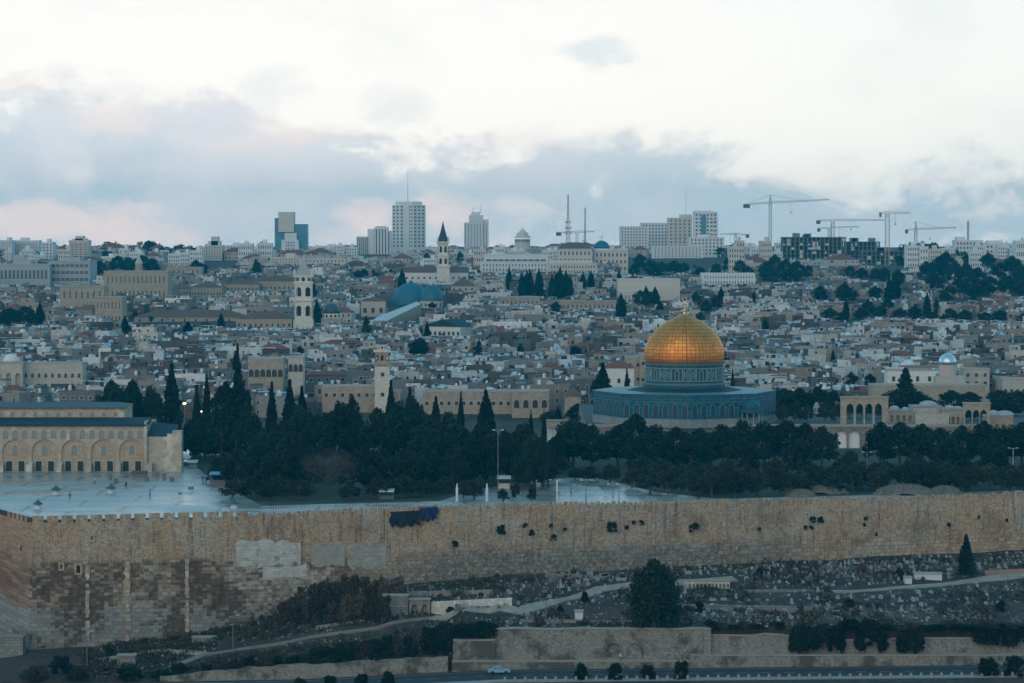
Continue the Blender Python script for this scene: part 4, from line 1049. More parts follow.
# pale sloping roof in front of it
b = M(); q = [P(371, 321, 1352), P(379, 316, 1375), P(417, 301.5, 1445), P(421, 304, 1420), P(388, 320, 1358)]
top = [q[0], q[4], q[3], q[2], q[1]]; base_ = [v - Vector((0, 0, 9)) for v in top]
b.face(top)
for i in range(5): b.face([top[i], top[(i + 1) % 5], base_[(i + 1) % 5], base_[i]], 1)
tag(b.build('sloping_roof_hall', [pmat('white_roof_sheet', (.46, .48, .48), .6, var=.2, vscale=.3), m_limest]), 'long white sloping roof below the twin-domed basilica', 'roof')
block('church', 421, 463, 326.5, 338, 1285, 'white gabled church hall with a row of narrow windows', cat='church', mat=m_white, colsn=8, win='tall', wrow=[1.3], roof='gabley', roofmat=m_leadd, rh=3.2, dep=14, rz=R(-28))
block('stone_church', 361, 385, 301, 318, 1425, 'square pale church tower with paired arches left of the white sloping roof', cat='church', mat=m_lime2, colsn=3, win='big', wrow=[2.6], roof='hip', roofmat=m_brownroof, rh=2.0, dep=12)
# spired tower
Ys = 1760.0; zb_ = ZP(290, Ys)
st = sq_tower('church_tower', 443, Ys, zb_, [(290, 267, 12.5, 0, 0, 'base'), (267, 265.8, 14, 0, 0, 'cornice'), (265.8, 256, 11.2, 0, 2, 'shaft'), (256, 254.8, 13, 0, 0, 'cornice'), (254.8, 243, 10.6, 0, 2, 'belfry'), (243, 241.6, 13.4, 0, 0, 'cornice')],
              'slender pale church tower with a dark pointed spire', 'tower', [m_bell])
s = Ys / F; b = M(); zz = ZP(241.6, Ys) - zb_; z2 = ZP(221.5, Ys) - zb_; b.lathe([(5.4 * s * 1.15, zz), (3.9 * s, zz + (z2 - zz) * .3), (1.7 * s, zz + (z2 - zz) * .68), (.1, z2)], 8, a0=R(22.5)); b.build('spire', pmat('dark_spire_slate', (.03, .045, .055), .5, var=.15), st)
b = M()
for sx in (-1, 1):
    for sy in (-1, 1): b.lathe([(.5, zz), (.5, zz + 1.2), (.04, zz + 3.4)], 6, (sx * 5.2 * s, sy * 5.2 * s, 0))
b.build('pinnacle', m_bell, st)
mark('the dark church spire', 443, 245)
block('church_nave', 398, 468, 272.5, 283, 1775, 'long church nave with a dark red roof beside the spired tower', cat='church', mat=m_white, colsn=12, win='arch', wrow=[2.5], roof='gable', roofmat=m_brownroof, rh=3.5, dep=14)
block('hipped_house', 451, 475, 286, 292, 1660, 'pale house under a broad brown pyramid roof below the church spire', cat='house', mat=m_lime2, colsn=4, win='sq', wrow=[1], roof='hip', roofmat=m_brownroof, rh=5, dep=14)
for q in ((443, 294.5, 300, 468, 1600, 'low house with a dark red roof right of the basilica domes'), (385, 309.5, 315, 372, 1500, 'x')):
    if q[5] != 'x': block('hipped_house', q[0], q[3], q[1], q[2], q[4], q[5], cat='house', colsn=5, wrow=[.7], roof='hip', roofmat=m_redroof, rh=2.6)
# long vaulted market roofs (dark brown) on the left
for (p0, p1, rt, rb_, Yd, lab) in ((134, 246, 317, 324, 1390, 'long brown vaulted market roof across the middle of the old town'), (236, 292, 318.5, 329, 1345, 'brown roofed hall left of the pale bell tower'), (223, 258, 284, 292, 1620, 'brown hip-roofed church hall above the market roofs'), (191, 222, 287, 297, 1600, 'stone hall with a white ridge vent and brown roof'), (255, 300, 281, 291, 1640, 'long dark brown roof touching the bell tower'), (168, 190, 289, 296, 1630, 'short brown-roofed house left of the white-ridged hall')):
    block('market_hall', p0, p1, rt, rb_, Yd, lab, cat='hall', mat=m_limest, colsn=10, win='arch', wrow=[1.2], roof='hip', roofmat=m_brownroof, rh=3.2, dep=20)
b = M(); b.box(XP(191, 1605), XP(221, 1605), 1605, 1608, ZP(286.5, 1605), ZP(284, 1605)); tag(b.build('roof_vent', m_white), 'long white ridge vent along a brown hall roof', 'vent')
m_conc3 = pmat('blue_grey_concrete', (.36, .39, .40), .85, var=.15, vscale=.1)
# ------------------------------------------------------------ modern skyline
m_conc = pmat('pale_concrete', (.66, .68, .68), .85, var=.12, vscale=.1)
m_conc2 = pmat('warm_concrete', (.58, .54, .47), .85, var=.15, vscale=.1)
m_bluegl = pmat('blue_glass', (.01, .22, .34), .35, var=.3, vscale=.12, spec=.8, brick=(3.0, 3.2, .25, .4))
m_dkconc = pmat('raw_concrete', (.17, .18, .18), .9, var=.2, vscale=.2)
m_wpane = pmat('tower_window', (.05, .075, .095), .25, var=.2, spec=.6)
TW = {}
def pane(wd, h):
    k_ = (round(wd, 1), round(h, 1))
    if k_ not in TW:
        b = M(); b.box(-wd / 2, wd / 2, -.05, .0, 0, h, 1); b.box(-wd / 2, wd / 2, -.3, 0, -.25, 0, 0); TW[k_] = b.mesh('window', [m_conc, m_wpane])
    return TW[k_]
def grid_windows(o, x0, x1, z0, z1, nc, nr, y, wf=.5, hf=.5, skip=None):
    cw, ch = (x1 - x0) / nc, (z1 - z0) / nr; me = pane(cw * wf, ch * hf)
    for i in range(nc):
        for j in range(nr):
            if skip and skip(i, j): continue
            link('window', me, o, (x0 + (i + .5) * cw, y, z0 + (j + .25) * ch))
def tower_root(px, Yd, label, cat='tower', name='tower_block', rz=0.0):
    z = G(XP(px, Yd), Yd) - 1
    return empty(name, (XP(px, Yd), Yd, z), rz, label=label, cat=cat), Yd / F, z
def tbox(o, s, z, px, a, b_, rt, y0, y1, mat, pname='walls', rb=None, Yd=None):
    Yd = Yd or o.location.y; b = M(); b.box((a - px) * s, (b_ - px) * s, y0, y1, -2 if rb is None else ZP(rb, Yd) - z, ZP(rt, Yd) - z); return b.build(pname, mat, o)
# glass tower with a pale slab
o, s, z = tower_root(290, 2700, 'blue glass office tower split by a blank beige slab')
tbox(o, s, z, 290, 274.5, 290, 218, 4, 22, m_bluegl, 'glass_wing'); tbox(o, s, z, 290, 291, 307, 224, 4, 22, m_bluegl, 'glass_wing')
tbox(o, s, z, 290, 278.5, 294, 212, 0, 18, m_conc2, 'slab', rb=232)
for a, b_, r_ in ((282, 299, 240), (285, 297, 233), (291.5, 296.5, 234), (280, 303, 249)): tbox(o, s, z, 290, a, b_, r_, -2 - (r_ - 230) * .3, 4, m_conc, 'stepped_front')
grid_windows(o, -9 * s, 8 * s, ZP(262, 2700) - z, ZP(241, 2700) - z, 7, 7, -8, .4, .5, lambda i, j: j > 2 and not 1 < i < 6)
# white slabs
o, s, z = tower_root(374, 2450, 'cluster of white ribbed slab towers beside the tallest tower')
for a, b_, r_, y_ in ((356.5, 367, 236.5, 0), (367.5, 374, 229, 3), (374.5, 388, 227, 0), (388.5, 391.5, 231, 4)):
    tbox(o, s, z, 374, a, b_, r_, y_, 16, m_conc, 'slab')
for q in range(5): tbox(o, s, z, 374, 357.5 + q * 2.0, 358.2 + q * 2.0, 237.5, -.6, 0, m_wpane, 'window_strip', rb=268)
for q in range(4): tbox(o, s, z, 374, 376 + q * 3, 377.2 + q * 3, 229, -.1, 0.0, m_wpane, 'window_strip', rb=268)
tbox(o, s, z, 374, 376, 386, 226, 4, 10, m_conc2, 'roof_house', rb=227.2)
# tallest
Yt = 2500
o, s, z = tower_root(408.5, Yt, 'tallest white hotel tower with a roof mast', 'tower', 'hotel_tower')
b = M(); W_ = 16.4 * s; zt_ = ZP(205, Yt) - z
poly = [(-W_, 5), (-W_ * .55, 0), (W_ * .3, 0), (W_, 6), (W_, 22), (-W_, 22)]
b.prism(poly, -2, zt_); b.prism([(x * .8, y * .9 + 1) for x, y in poly], zt_, ZP(201.5, Yt) - z); b.build('walls', m_conc, o)
b = M()
nR = 12
for j in range(nR): b.prism([(x * 1.006, y - .12 if y < 10 else y) for x, y in poly], zt_ * (.14 + .86 * j / nR) , zt_ * (.14 + .86 * j / nR) + .35)
b.build('floor_band', pmat('concrete_band', (.60, .61, .60), .8, var=.08), o)
def face_wins(o, a, c_, nc, z0, z1, nr, wf=.5, hf=.45):
    a = Vector((*a, 0)); c_ = Vector((*c_, 0)); t = (c_ - a); L_ = t.length; t.normalize(); n = Vector((t.y, -t.x, 0)); me = pane(L_ / nc * wf, (z1 - z0) / nr * hf)
    for i in range(nc):
        for j in range(nr):
            p = a + t * L_ * (i + .5) / nc + n * .02; link('window', me, o, (p.x, p.y, z0 + (z1 - z0) * (j + .3) / nr), math.atan2(t.y, t.x))
face_wins(o, poly[0], poly[1], 2, zt_ * .14, zt_, nR); face_wins(o, poly[2], poly[3], 3, zt_ * .14, zt_, nR)
face_wins(o, (-W_ * .53, 0), (-W_ * .28, 0), 1, zt_ * .14, zt_, nR, .55); face_wins(o, (W_ * .02, 0), (W_ * .28, 0), 2, zt_ * .14, zt_, nR, .5)
b = M(); x = -1 * s; zz = ZP(201.5, Yt) - z; b.bar((x, 10, zz), (x, 10, ZP(188, Yt) - z), .7, r2=.45); b.bar((x, 10, ZP(188, Yt) - z), (x, 10, ZP(171, Yt) - z), .4, r2=.15); b.build('mast', m_metal, o)
mark('the tallest white tower', 408, 228); mark('the blue glass tower', 290, 235)
# far stepped tower
o, s, z = tower_root(477, 3000, 'distant pale stepped tower with twin roof spikes')
for a, b_, r_, y_ in ((464, 469, 222.5, 2), (469, 483, 215, 0), (471, 480, 212, 4), (483, 488.5, 219.5, 2)): tbox(o, s, z, 477, a, b_, r_, y_, 20, m_conc, 'walls')
for q in range(8): tbox(o, s, z, 477, 465 + q * 3, 465.9 + q * 3, 224, -.2 if 2 <= q < 6 else 1.8, 0 if 2 <= q < 6 else 2.0, m_conc3, 'window_strip', rb=250)
b = M()
for px, r_ in ((473, 207), (480.5, 204)): b.bar(((px - 477) * s, 8, ZP(213, 3000) - z), ((px - 477) * s, 8, ZP(r_, 3000) - z), .5, r2=.2)
b.build('mast', m_metal, o)
# middle ground apartment towers on the left skyline
def flats(px0, px1, rt, Yd, label, nc, nr, mat=None, bumps=(), dep=16, balc=False, roofbits=True, name='apartment_building', cat='building', group=None, rb=None, wf=.5):
    px = (px0 + px1) / 2; o, s, z = tower_root(px, Yd, label, cat, name); w2 = (px1 - px0) / 2 * s
    if group: o['group'] = group
    H = ZP(rt, Yd) - z; zb_ = (ZP(rb, Yd) - z) if rb else max(1.0, H * .15)
    b = M(); b.box(-w2, w2, 0, dep, -4, H); b.build('walls', mat or m_conc2, o)
    b = M(); b.box(-w2 - .2, w2 + .2, -.25, dep, H, H + .6)
    b.build('parapet', mat or m_conc2, o)
    if roofbits:
        b = M(); q = random.uniform(-.5, .2) * w2; b.box(q, q + w2 * .6, 3, dep * .7, H + .6, H + random.uniform(2.4, 3.4)); b.build('roof_house', mat or m_conc2, o)
    for a, c_, r_ in bumps: tbox(o, s, z, px, a, c_, r_, 2, dep - 2, mat or m_conc2, 'roof_house', rb=rt + .5)
    if nc and nr: grid_windows(o, -w2 * .94, w2 * .94, zb_, H - .3, nc, nr, -.01, wf, .5)
    if balc:
        for j in range(nr):
            b = M(); zz = zb_ + (H - zb_) * j / nr; b.box(-w2 * .9, w2 * .9, -1.2, -.02, zz - .1, zz + .7); b.build('balcony', mat or m_conc, o)
    return o
flats(69, 88.5, 241, 2150, 'dark banded apartment tower with a stepped penthouse', 4, 8, m_conc2, [(72, 86, 238.5), (75, 83, 236)], balc=True, roofbits=False)
flats(205, 222, 246, 2250, 'broad cream apartment block with a stepped top storey', 6, 7, m_conc2, [(208, 220, 241), (211, 218, 236.5)], roofbits=False)
flats(222, 240, 246, 2350, 'grey apartment block attached behind the stepped cream block', 5, 6, m_conc)
flats(0, 12, 241, 2300, 'pale flats cut by the frame edge', 4, 7, m_conc); flats(13, 39, 241, 2320, 'wide blue-grey flats with many balconies', 8, 6, m_conc, balc=True)
flats(42, 53, 243, 2200, 'narrow grey flats beside a gap in the skyline', 3, 6, m_conc)
flats(-10, 50, 265, 1750, 'long grey institute with tall dark window bays', 14, 1, m_conc3, wf=.6, dep=30); flats(50, 90, 262, 1760, 'long grey office range with ribbon windows', 8, 3, m_conc3, wf=.8, dep=30)
flats(242, 262, 250, 2450, 'white flats with a jumble of roof rooms', 5, 5, m_conc); flats(312, 340, 247, 2500, 'grey terrace of flats between the glass tower and white slabs', 8, 4, m_conc)
flats(340, 356, 249, 2480, 'low cream flats next to the white slabs', 5, 4, m_conc2)
flats(270, 300, 258, 2050, 'old stone hostel with rows of windows', 10, 3, m_conc2, wf=.35); flats(300, 346, 259, 2040, 'long warm-toned stone hostel wing', 12, 2, m_conc2, wf=.35, roofbits=False)
flats(104, 168, 272, 1560, 'long stone monastery with a small tower', 14, 2, m_limest, roofbits=False, wf=.3, dep=20)
for a, c_, r_, Yd, lb in ((60, 104, 287, 1430, 'low cream school range with evenly set windows'), (95, 122, 298, 1330, 'stone block with square windows under the monastery'), (166, 201, 268, 1800, 'cream seminary with red roof strips')):
    flats(a, c_, r_, Yd, lb, 7, 2, m_limest, roofbits=False, wf=.3)
o, s, z = tower_root(139, 1600, 'small stone monastery belfry with a pointed cap', 'belfry', 'belfry')
b = M(); b.lathe([(2.0, 0), (2.0, ZP(263, 1600) - z)], 8); b.build('shaft', m_limest, o); b = M(); b.lathe([(2.4, ZP(263.5, 1600) - z), (.1, ZP(255, 1600) - z)], 8); b.build('cap', m_lime2, o)
# institute range centre right
flats(480, 549, 262.5, 1900, 'long pale convent range with small windows', 20, 3, m_conc, wf=.35, roofbits=False, dep=24); flats(484, 548, 255, 1960, 'upper convent range with a dark glazed gallery', 10, 1, m_conc, wf=.85, roofbits=False, dep=20)
flats(549, 597, 264, 1880, 'pale multi-storey hospice below the lattice masts', 16, 3, m_conc2, wf=.4, roofbits=False, dep=24, bumps=[(549, 593, 260.5)])
o = flats(558, 592, 249, 1950, 'large hospice block with a low red hipped roof', 8, 3, m_conc2, wf=.4, roofbits=False, dep=24)
b = M(); s = 1950 / F; zz = ZP(248.2, 1950) - o.location.z; b.gable(-18 * s, 18 * s, -1, 24, zz, zz + 4, hip=8); b.build('roof', m_brownroof, o)
o = flats(594, 628, 251, 1960, 'broad cream hospice wing under a blue-grey dome', 8, 3, m_conc2, wf=.4, roofbits=False, dep=24)
b = M(); s = 1960 / F; zz = ZP(250.3, 1960) - o.location.z; x = -9 * s; b.lathe([(12.5 * s, zz), (12.5 * s, zz + .8), (9 * s, zz + 1.2)], 24, (x, 10, 0)); b.build('dome_base', m_conc, o)
b = M(); b.lathe([(8.5 * s, zz + 1.2), (8 * s, zz + 3), (6 * s, zz + 5), (3 * s, zz + 6.3), (.1, zz + 6.8)], 24, (x, 10, 0)); b.build('dome', m_sepd, o, smooth=True)
b = M(); b.bar((x, 10, zz + 6.6), (x, 10, zz + 9.5), .3, r2=.1); b.lathe([(.7, zz + 8.4), (.7, zz + 9.4), (.1, zz + 9.8)], 8, (x, 10, 0)); b.build('finial', m_metal, o)
o, s, z = tower_root(522.5, 2200, 'rounded stone tower with a crown of dormers', 'tower', 'crowned_tower')
b = M(); b.lathe([(7.6 * s, 0), (7.6 * s, ZP(239, 2200) - z)], 12); b.build('walls', m_conc2, o)
b = M(); zz = ZP(238, 2200) - z; b.lathe([(8 * s, zz), (7.6 * s, zz + 1.4), (6.0 * s, zz + 1.5), (5.6 * s, zz + 4), (3.4 * s, zz + 4.3), (2.6 * s, zz + 6.0), (1.0 * s, zz + 6.4), (.2, zz + 8)], 10); b.build('dome', m_conc2, o)
for i in range(8):
    a = R(-90 + (i - 4) * 20); link('window', pane(1.2, 1.8), o, (7.7 * s * math.cos(a), 7.7 * s * math.sin(a), zz - 3), a + R(90))
mark('the crowned stone tower', 522, 240)
# stepped hotel group
flats(620, 648, 227, 2450, 'stepped pale hotel wing with a grid of small windows', 9, 8, m_conc, bumps=[(622, 636, 229)], wf=.4, roofbits=False); flats(641, 668, 223.5, 2500, 'taller pale hotel wing with a glazed top floor', 8, 8, m_conc, wf=.45, roofbits=False)
o = flats(668, 692, 218.5, 2420, 'broad grey hotel tower with a thin roof mast', 5, 9, m_conc2, bumps=[(680, 692, 214.5)], wf=.35, roofbits=False)
b = M(); s = 2420 / F; zz = ZP(216, 2420) - o.location.z; b.bar((6 * s, 8, zz), (6 * s, 8, ZP(192, 2420) - o.location.z), .4, r2=.12); b.build('mast', m_metal, o)
o = flats(694, 717.5, 212.5, 2380, 'white residential tower with a blue glass core and curved balconies', 6, 10, m_conc, bumps=[(695, 712, 210.5)], wf=.5, roofbits=False)
tbox(o, 2380 / F, o.location.z, 705.75, 701, 706, 215, -.35, -.1, m_bluegl, 'glass_core', rb=246)
for j in range(8): tbox(o, 2380 / F, o.location.z, 705.75, 711, 718.8, 220 + j * 4.3, -2.2, -.05, m_conc, 'balcony', rb=221.2 + j * 4.3)
flats(652, 703, 246.5, 2250, 'long white hotel with a regular window grid', 14, 5, m_conc, wf=.35, roofbits=False); flats(689, 724, 238, 2300, 'pale stepped flats at the foot of the residential tower', 9, 5, m_conc, wf=.4)
flats(722, 768, 247, 2350, 'low white flats stretching right from the hotel towers', 10, 3, m_conc)
mark('the stepped hotel towers', 680, 235)
# big stone hall lower right of centre
flats(618, 680, 280, 1580, 'broad pale stone hall with a plain flat roof', 0, 0, m_conc2, roofbits=False, dep=22); flats(702, 755, 274, 1700, 'long pale slab building with close ribs', 18, 3, m_conc, wf=.35, roofbits=False); flats(620, 645, 292, 1540, 'low windowed annex in front of the broad stone hall', 7, 1, m_conc2, wf=.3, roofbits=False)
flats(500, 540, 298, 1500, 'low cream block among the tall cypresses', 9, 1, m_limest, wf=.3, roofbits=False)
flats(560, 616, 302, 1470, 'low stone convent range with arched windows', 12, 1, m_limest, wf=.3, roofbits=False)
# right skyline
flats(955, 983, 241, 2250, 'white hospital block with a stepped roofline', 8, 4, m_conc, bumps=[(957, 965, 237)], roofbits=False); flats(984, 1040, 244, 2240, 'long white hospital wing', 14, 3, m_conc, roofbits=False, bumps=[(988, 1003, 240.5)])
o, s, z = tower_root(969, 2260, 'thin red and white mast on the hospital roof', 'mast', 'radio_mast')
def lattice(b, x, y, z0, z1, w0, w1, seg, r=.12, mi=0, rd=None):
    rd = rd or r * .7; prev = None; n = max(2, int((z1 - z0) / seg))
    for j in range(n + 1):
        z = z0 + (z1 - z0) * j / n; w_ = (w0 + (w1 - w0) * j / n) / 2
        ring = [Vector((x + sx * w_, y + sy * w_, z)) for sx, sy in ((-1, -1), (1, -1), (1, 1), (-1, 1))]
        for i in range(4): b.bar(ring[i], ring[(i + 1) % 4], rd, mi)
        if prev:
            for i in range(4): b.bar(prev[i], ring[i], r, mi); b.bar(prev[i], ring[(i + 1) % 4], rd, mi)
        prev = ring
m_steel = pmat('grey_steel', (.10, .11, .12), .6, var=.15); m_redst = pmat('faded_red_steel', (.28, .10, .08), .6, var=.15); m_yst = pmat('pale_yellow_steel', (.42, .38, .26), .6, var=.15)
b = M(); lattice(b, 0, 6, ZP(243, 2260) - z, ZP(221, 2260) - z, 1.4, .9, 3, .2); b.build('mast', m_redst, o)
for px, r0, r1, Yd, w0, lb in ((568, 250, 195, 1990, 3.0, 'tallest lattice radio mast behind the red hipped hospice'), (585, 250, 208, 2020, 1.2, 'thin lattice mast right of the tallest one')):
    o, s, z = tower_root(px, Yd, lb, 'mast', 'radio_mast'); b = M(); zm = ZP(r0 - 20, Yd) - z
    lattice(b, 0, 0, ZP(r0, Yd) - z, zm, w0, w0 * .6, 2.5, .22); lattice(b, 0, 0, zm, ZP(r1, Yd) - z, w0 * .6, .5, 2.5, .18); b.build('mast', m_redst if px == 568 else m_steel, o)
    if px == 568:
        b = M()
        for z_, l_ in ((222, 1.6), (228, 1.9), (233, 2.2)):
            for a in range(4): b.bar((0, 0, ZP(z_, Yd) - z), (l_ * math.cos(a * 1.57 + .4), l_ * math.sin(a * 1.57 + .4), ZP(z_, Yd) - z), .25); b.lathe([(.5, 0), (.5, 1.6)], 6, (l_ * math.cos(a * 1.57 + .4), l_ * math.sin(a * 1.57 + .4), ZP(z_, Yd) - z - .8))
        b.build('antenna', m_conc, o)
mark('the tallest radio mast', 568, 225)
# concrete frame under construction
def frame_building(px0, px1, rt, rb_, Yd, nb, nf, label, dep=18):
    px = (px0 + px1) / 2; o, s, z = tower_root(px, Yd, label, 'building site', 'unfinished_building'); w2 = (px1 - px0) / 2 * s; z0 = ZP(rb_, Yd) - z; H = ZP(rt, Yd) - z
    for j in range(nf + 1):
        zz = z0 + (H - z0) * j / nf; b = M(); b.box(-w2, w2, 0, dep, zz - .45, zz); b.build('floor_slab', m_dkconc, o)
    b = M()
    for i in range(nb + 1):
        x = -w2 + .4 + (2 * w2 - .8) * i / nb
        for y in (.5, dep * .5): b.box(x - .4, x + .4, y, y + .8, -3, H)
    b.build('column_frame', m_dkconc, o)
    b = M(); b.box(-w2 + .5, w2 - .5, dep - 2, dep - 1.5, -3, H); b.build('back_wall', m_dkconc, o)
    for i in range(nb):
        for j in range(nf):
            if random.random() < .32:
                b_ = M(); cw = (2 * w2 - .8) / nb; fh = (H - z0) / nf; x = -w2 + .4 + cw * i; b_.box(x + .4, x + cw * random.choice((.5, .8, 1)), .3, .6, z0 + fh * j, z0 + fh * (j + random.choice((.5, .85)))); b_.build('infill_wall', m_conc2, o)
    b = M()
    for i in range(3): x = random.uniform(-w2 * .8, w2 * .5); b.box(x, x + 5, 4, 10, H, H + random.uniform(1.5, 3))
    b.build('roof_core', m_dkconc, o); return o
frame_building(782, 846, 237, 262, 2150, 15, 6, 'large unfinished concrete frame under the cranes'); frame_building(846, 880, 241.5, 264, 2170, 8, 5, 'lower unfinished frame right of the large one')
frame_building(862, 908, 251, 268, 2080, 10, 4, 'unfinished terraced frame around the foot of the lattice crane'); frame_building(908, 930, 250, 266, 2120, 5, 4, 'small unfinished frame at the right end of the site')
mark('the unfinished concrete frame', 825, 250)
# tower cranes
def crane(px, rb_, r_jib, r_top, l, r_, slope, Yd, label, mat, cw_left=True, w_=2.0, apex=True):
    o, s, z = tower_root(px, Yd, label, 'crane', 'tower_crane'); zj = ZP(r_jib, Yd) - z; zt_ = ZP(r_top, Yd) - z
    b = M(); lattice(b, 0, 0, ZP(rb_, Yd) - z, zj, w_, w_, 3.0, .16); b.build('mast', mat, o)
    def jib(x0, x1, nm):
        b = M(); n = max(3, int(abs(x1 - x0) / 2.6)); pr = None
        for i in range(n + 1):
            x = x0 + (x1 - x0) * i / n; zz = zj + slope * x; A_, B_, C_ = Vector((x, -.8, zz)), Vector((x, .8, zz)), Vector((x, 0, zz + 1.5 - .7 * i / n))
            b.bar(A_, B_, .14)
            if pr:
                for u_, v_ in zip(pr, (A_, B_, C_)): b.bar(u_, v_, .15)
                b.bar(pr[0], C_, .10); b.bar(pr[2], B_, .10)
            pr = (A_, B_, C_)
        b.build(nm, mat, o)
    big, small = ((r_, l) if cw_left else (l, r_))
    jib(0, (big - px) * s, 'jib'); jib(0, (small - px) * s, 'counter_jib')
    xs = (small - px) * s; b = M(); b.box(min(xs, xs * .75), max(xs, xs * .75), -.9, .9, zj + slope * xs - 2.4, zj + slope * xs + .6); b.build('counterweight', m_steel, o)
    b = M(); b.box(-1.8, -.2, -2.4, -1.0, zj - 2.2, zj); b.build('cab', m_conc, o)
    if apex:
        b = M(); lattice(b, 0, 0, zj, zt_, w_ * .9, .5, 2.2, .15); b.build('apex', mat, o)
        b = M(); xb_ = (big - px) * s; b.bar((0, 0, zt_), (xb_ * .55, 0, zj + slope * xb_ * .55 + 1.2), .11); b.bar((0, 0, zt_), (xs * .9, 0, zj + slope * xs * .9 + .4), .11); b.build('tie_bar', mat, o)
    b = M(); xb_ = (big - px) * s * .35; b.bar((xb_, 0, zj), (xb_, 0, zj - 7), .1); b.box(xb_ - .5, xb_ + .5, -.4, .4, zj - 8, zj - 7); b.build('hook', m_steel, o)
crane(770, 262, 203.5, 195, 743, 829, .06, 2400, 'tall left crane with a rising jib over the unfinished frame', m_steel)
crane(832.5, 243, 221, 219.5, 816, 884, .01, 2500, 'short red-masted crane with a long level jib', m_redst, w_=2.6, apex=False)
crane(829, 244, 228.5, 227.5, 817, 859, .05, 2700, 'small distant crane half hidden behind the red-masted one', m_steel, apex=False)
crane(887, 278, 213.5, 211, 879, 910, 0.0, 2050, 'tall pale lattice crane rising from the trees with a short jib', m_yst, w_=2.8, apex=False)
crane(915.5, 252, 230, 221.5, 905, 956, .05, 2350, 'right crane with a peaked top and a pale rising jib', m_redst)
crane(735.5, 247, 235, 233, 720, 749, -.02, 2800, 'tiny distant crane beside the white residential tower', m_steel, cw_left=False)
crane(577, 252, 232.5, 231, 556, 594, .03, 2600, 'distant crane behind the radio masts', m_steel, apex=False)
mark('the lattice crane', 887, 245); mark('the tall left crane', 770, 225)
# further blocks along the crest, filling the skyline between the named buildings
crest = []
rs = random.Random(5)
for px0, px1, r0, r1, n in ((88, 205, 252, 258, 9), (240, 275, 250, 256, 3), (392, 470, 256, 266, 7), (488, 515, 246, 252, 3), (500, 560, 249, 254, 6), (590, 625, 248, 254, 3), (725, 785, 246, 254, 6), (905, 960, 250, 258, 4), (970, 1024, 249, 256, 5), (0, 70, 250, 258, 6), (420, 500, 248, 254, 6), (100, 205, 248, 254, 7), (238, 272, 243, 250, 3), (308, 356, 244, 250, 4), (725, 785, 241, 250, 5), (905, 958, 243, 252, 4), (972, 1030, 241, 248, 5), (196, 212, 246, 250, 1)):
    for i in range(n):
        px = px0 + (px1 - px0) * (i + .5) / n + rs.uniform(-3, 3); wd = rs.uniform(8, 15); Yd = rs.uniform(1950, 2400)
        if r0 > 257: Yd = rs.uniform(1850, 1950)
        d_ = rs.choice(['white flats', 'cream flats', 'grey flats', 'pale office block'])
        o = flats(px - wd / 2, px + wd / 2, rs.uniform(r0, r1), Yd, None, int(wd / 2.2), rs.choice((3, 4)), m_conc if d_ != 'cream flats' else m_conc2, dep=14, group='flats along the crest', wf=.45)
        repeat(o, d_ + ' on the crest')
# ------------------------------------------------------------ the old town on the hillside
EX = []
for o in list(COL.objects):
    if o.parent is None and o.get('category') and (o.location.y > 880 or o.name == 'sloping_roof_hall') and o.type in ('EMPTY', 'MESH'):
        xs, ys = [], []
        for ch in ([o] if o.type == 'MESH' else o.children):
            if ch.type == 'MESH':
                bb = [Vector(q) + ch.location for q in ch.bound_box]; xs += [q.x for q in bb]; ys += [q.y for q in bb]
        off = o.location if o.type == 'EMPTY' else Vector((0, 0, 0))
        if xs: EX.append((min(xs) + off.x - 3, max(xs) + off.x + 3, min(ys) + off.y - (14 if max(xs) - min(xs) < 60 else 10), max(ys) + off.y + 4))
def blocked(x, y, r=4): return any(a - r < x < b_ + r and c_ - r < y < d_ + r for a, b_, c_, d_ in EX)
SHIELD = [(293, 313, 329, 1350), (321, 342, 323, 1355), (390, 446, 309, 1490), (370, 422, 321, 1352), (421, 463, 336.5, 1285), (361, 385, 316, 1425), (436, 450, 276, 1760), (398, 468, 283, 1775), (451, 475, 292, 1660), (134, 246, 325, 1390), (236, 292, 328, 1345), (223, 258, 291, 1620), (191, 222, 296, 1600), (255, 300, 290, 1640), (372, 391, 392, 936), (104, 168, 285, 1560),
          (270, 310, 251, 2700), (356, 392, 257, 2450), (391, 426, 251, 2500), (463, 489, 248, 3000), (69, 89, 258, 2150), (205, 240, 268, 2250), (0, 53, 260, 2300), (512, 533, 247, 2200), (480, 600, 272, 1880), (620, 725, 268, 2250), (618, 680, 300, 1580), (782, 930, 266, 2050), (955, 1030, 254, 2240), (725, 770, 254, 2350), (878, 896, 278, 2050), (240, 346, 264, 2040), (700, 757, 284, 1700), (0, 90, 285, 1750),
          (60, 122, 302, 1330), (560, 616, 309, 1470), (500, 540, 304, 1500), (941, 956, 372, 955), (888, 936, 384, 955), (248, 303, 384, 975)]
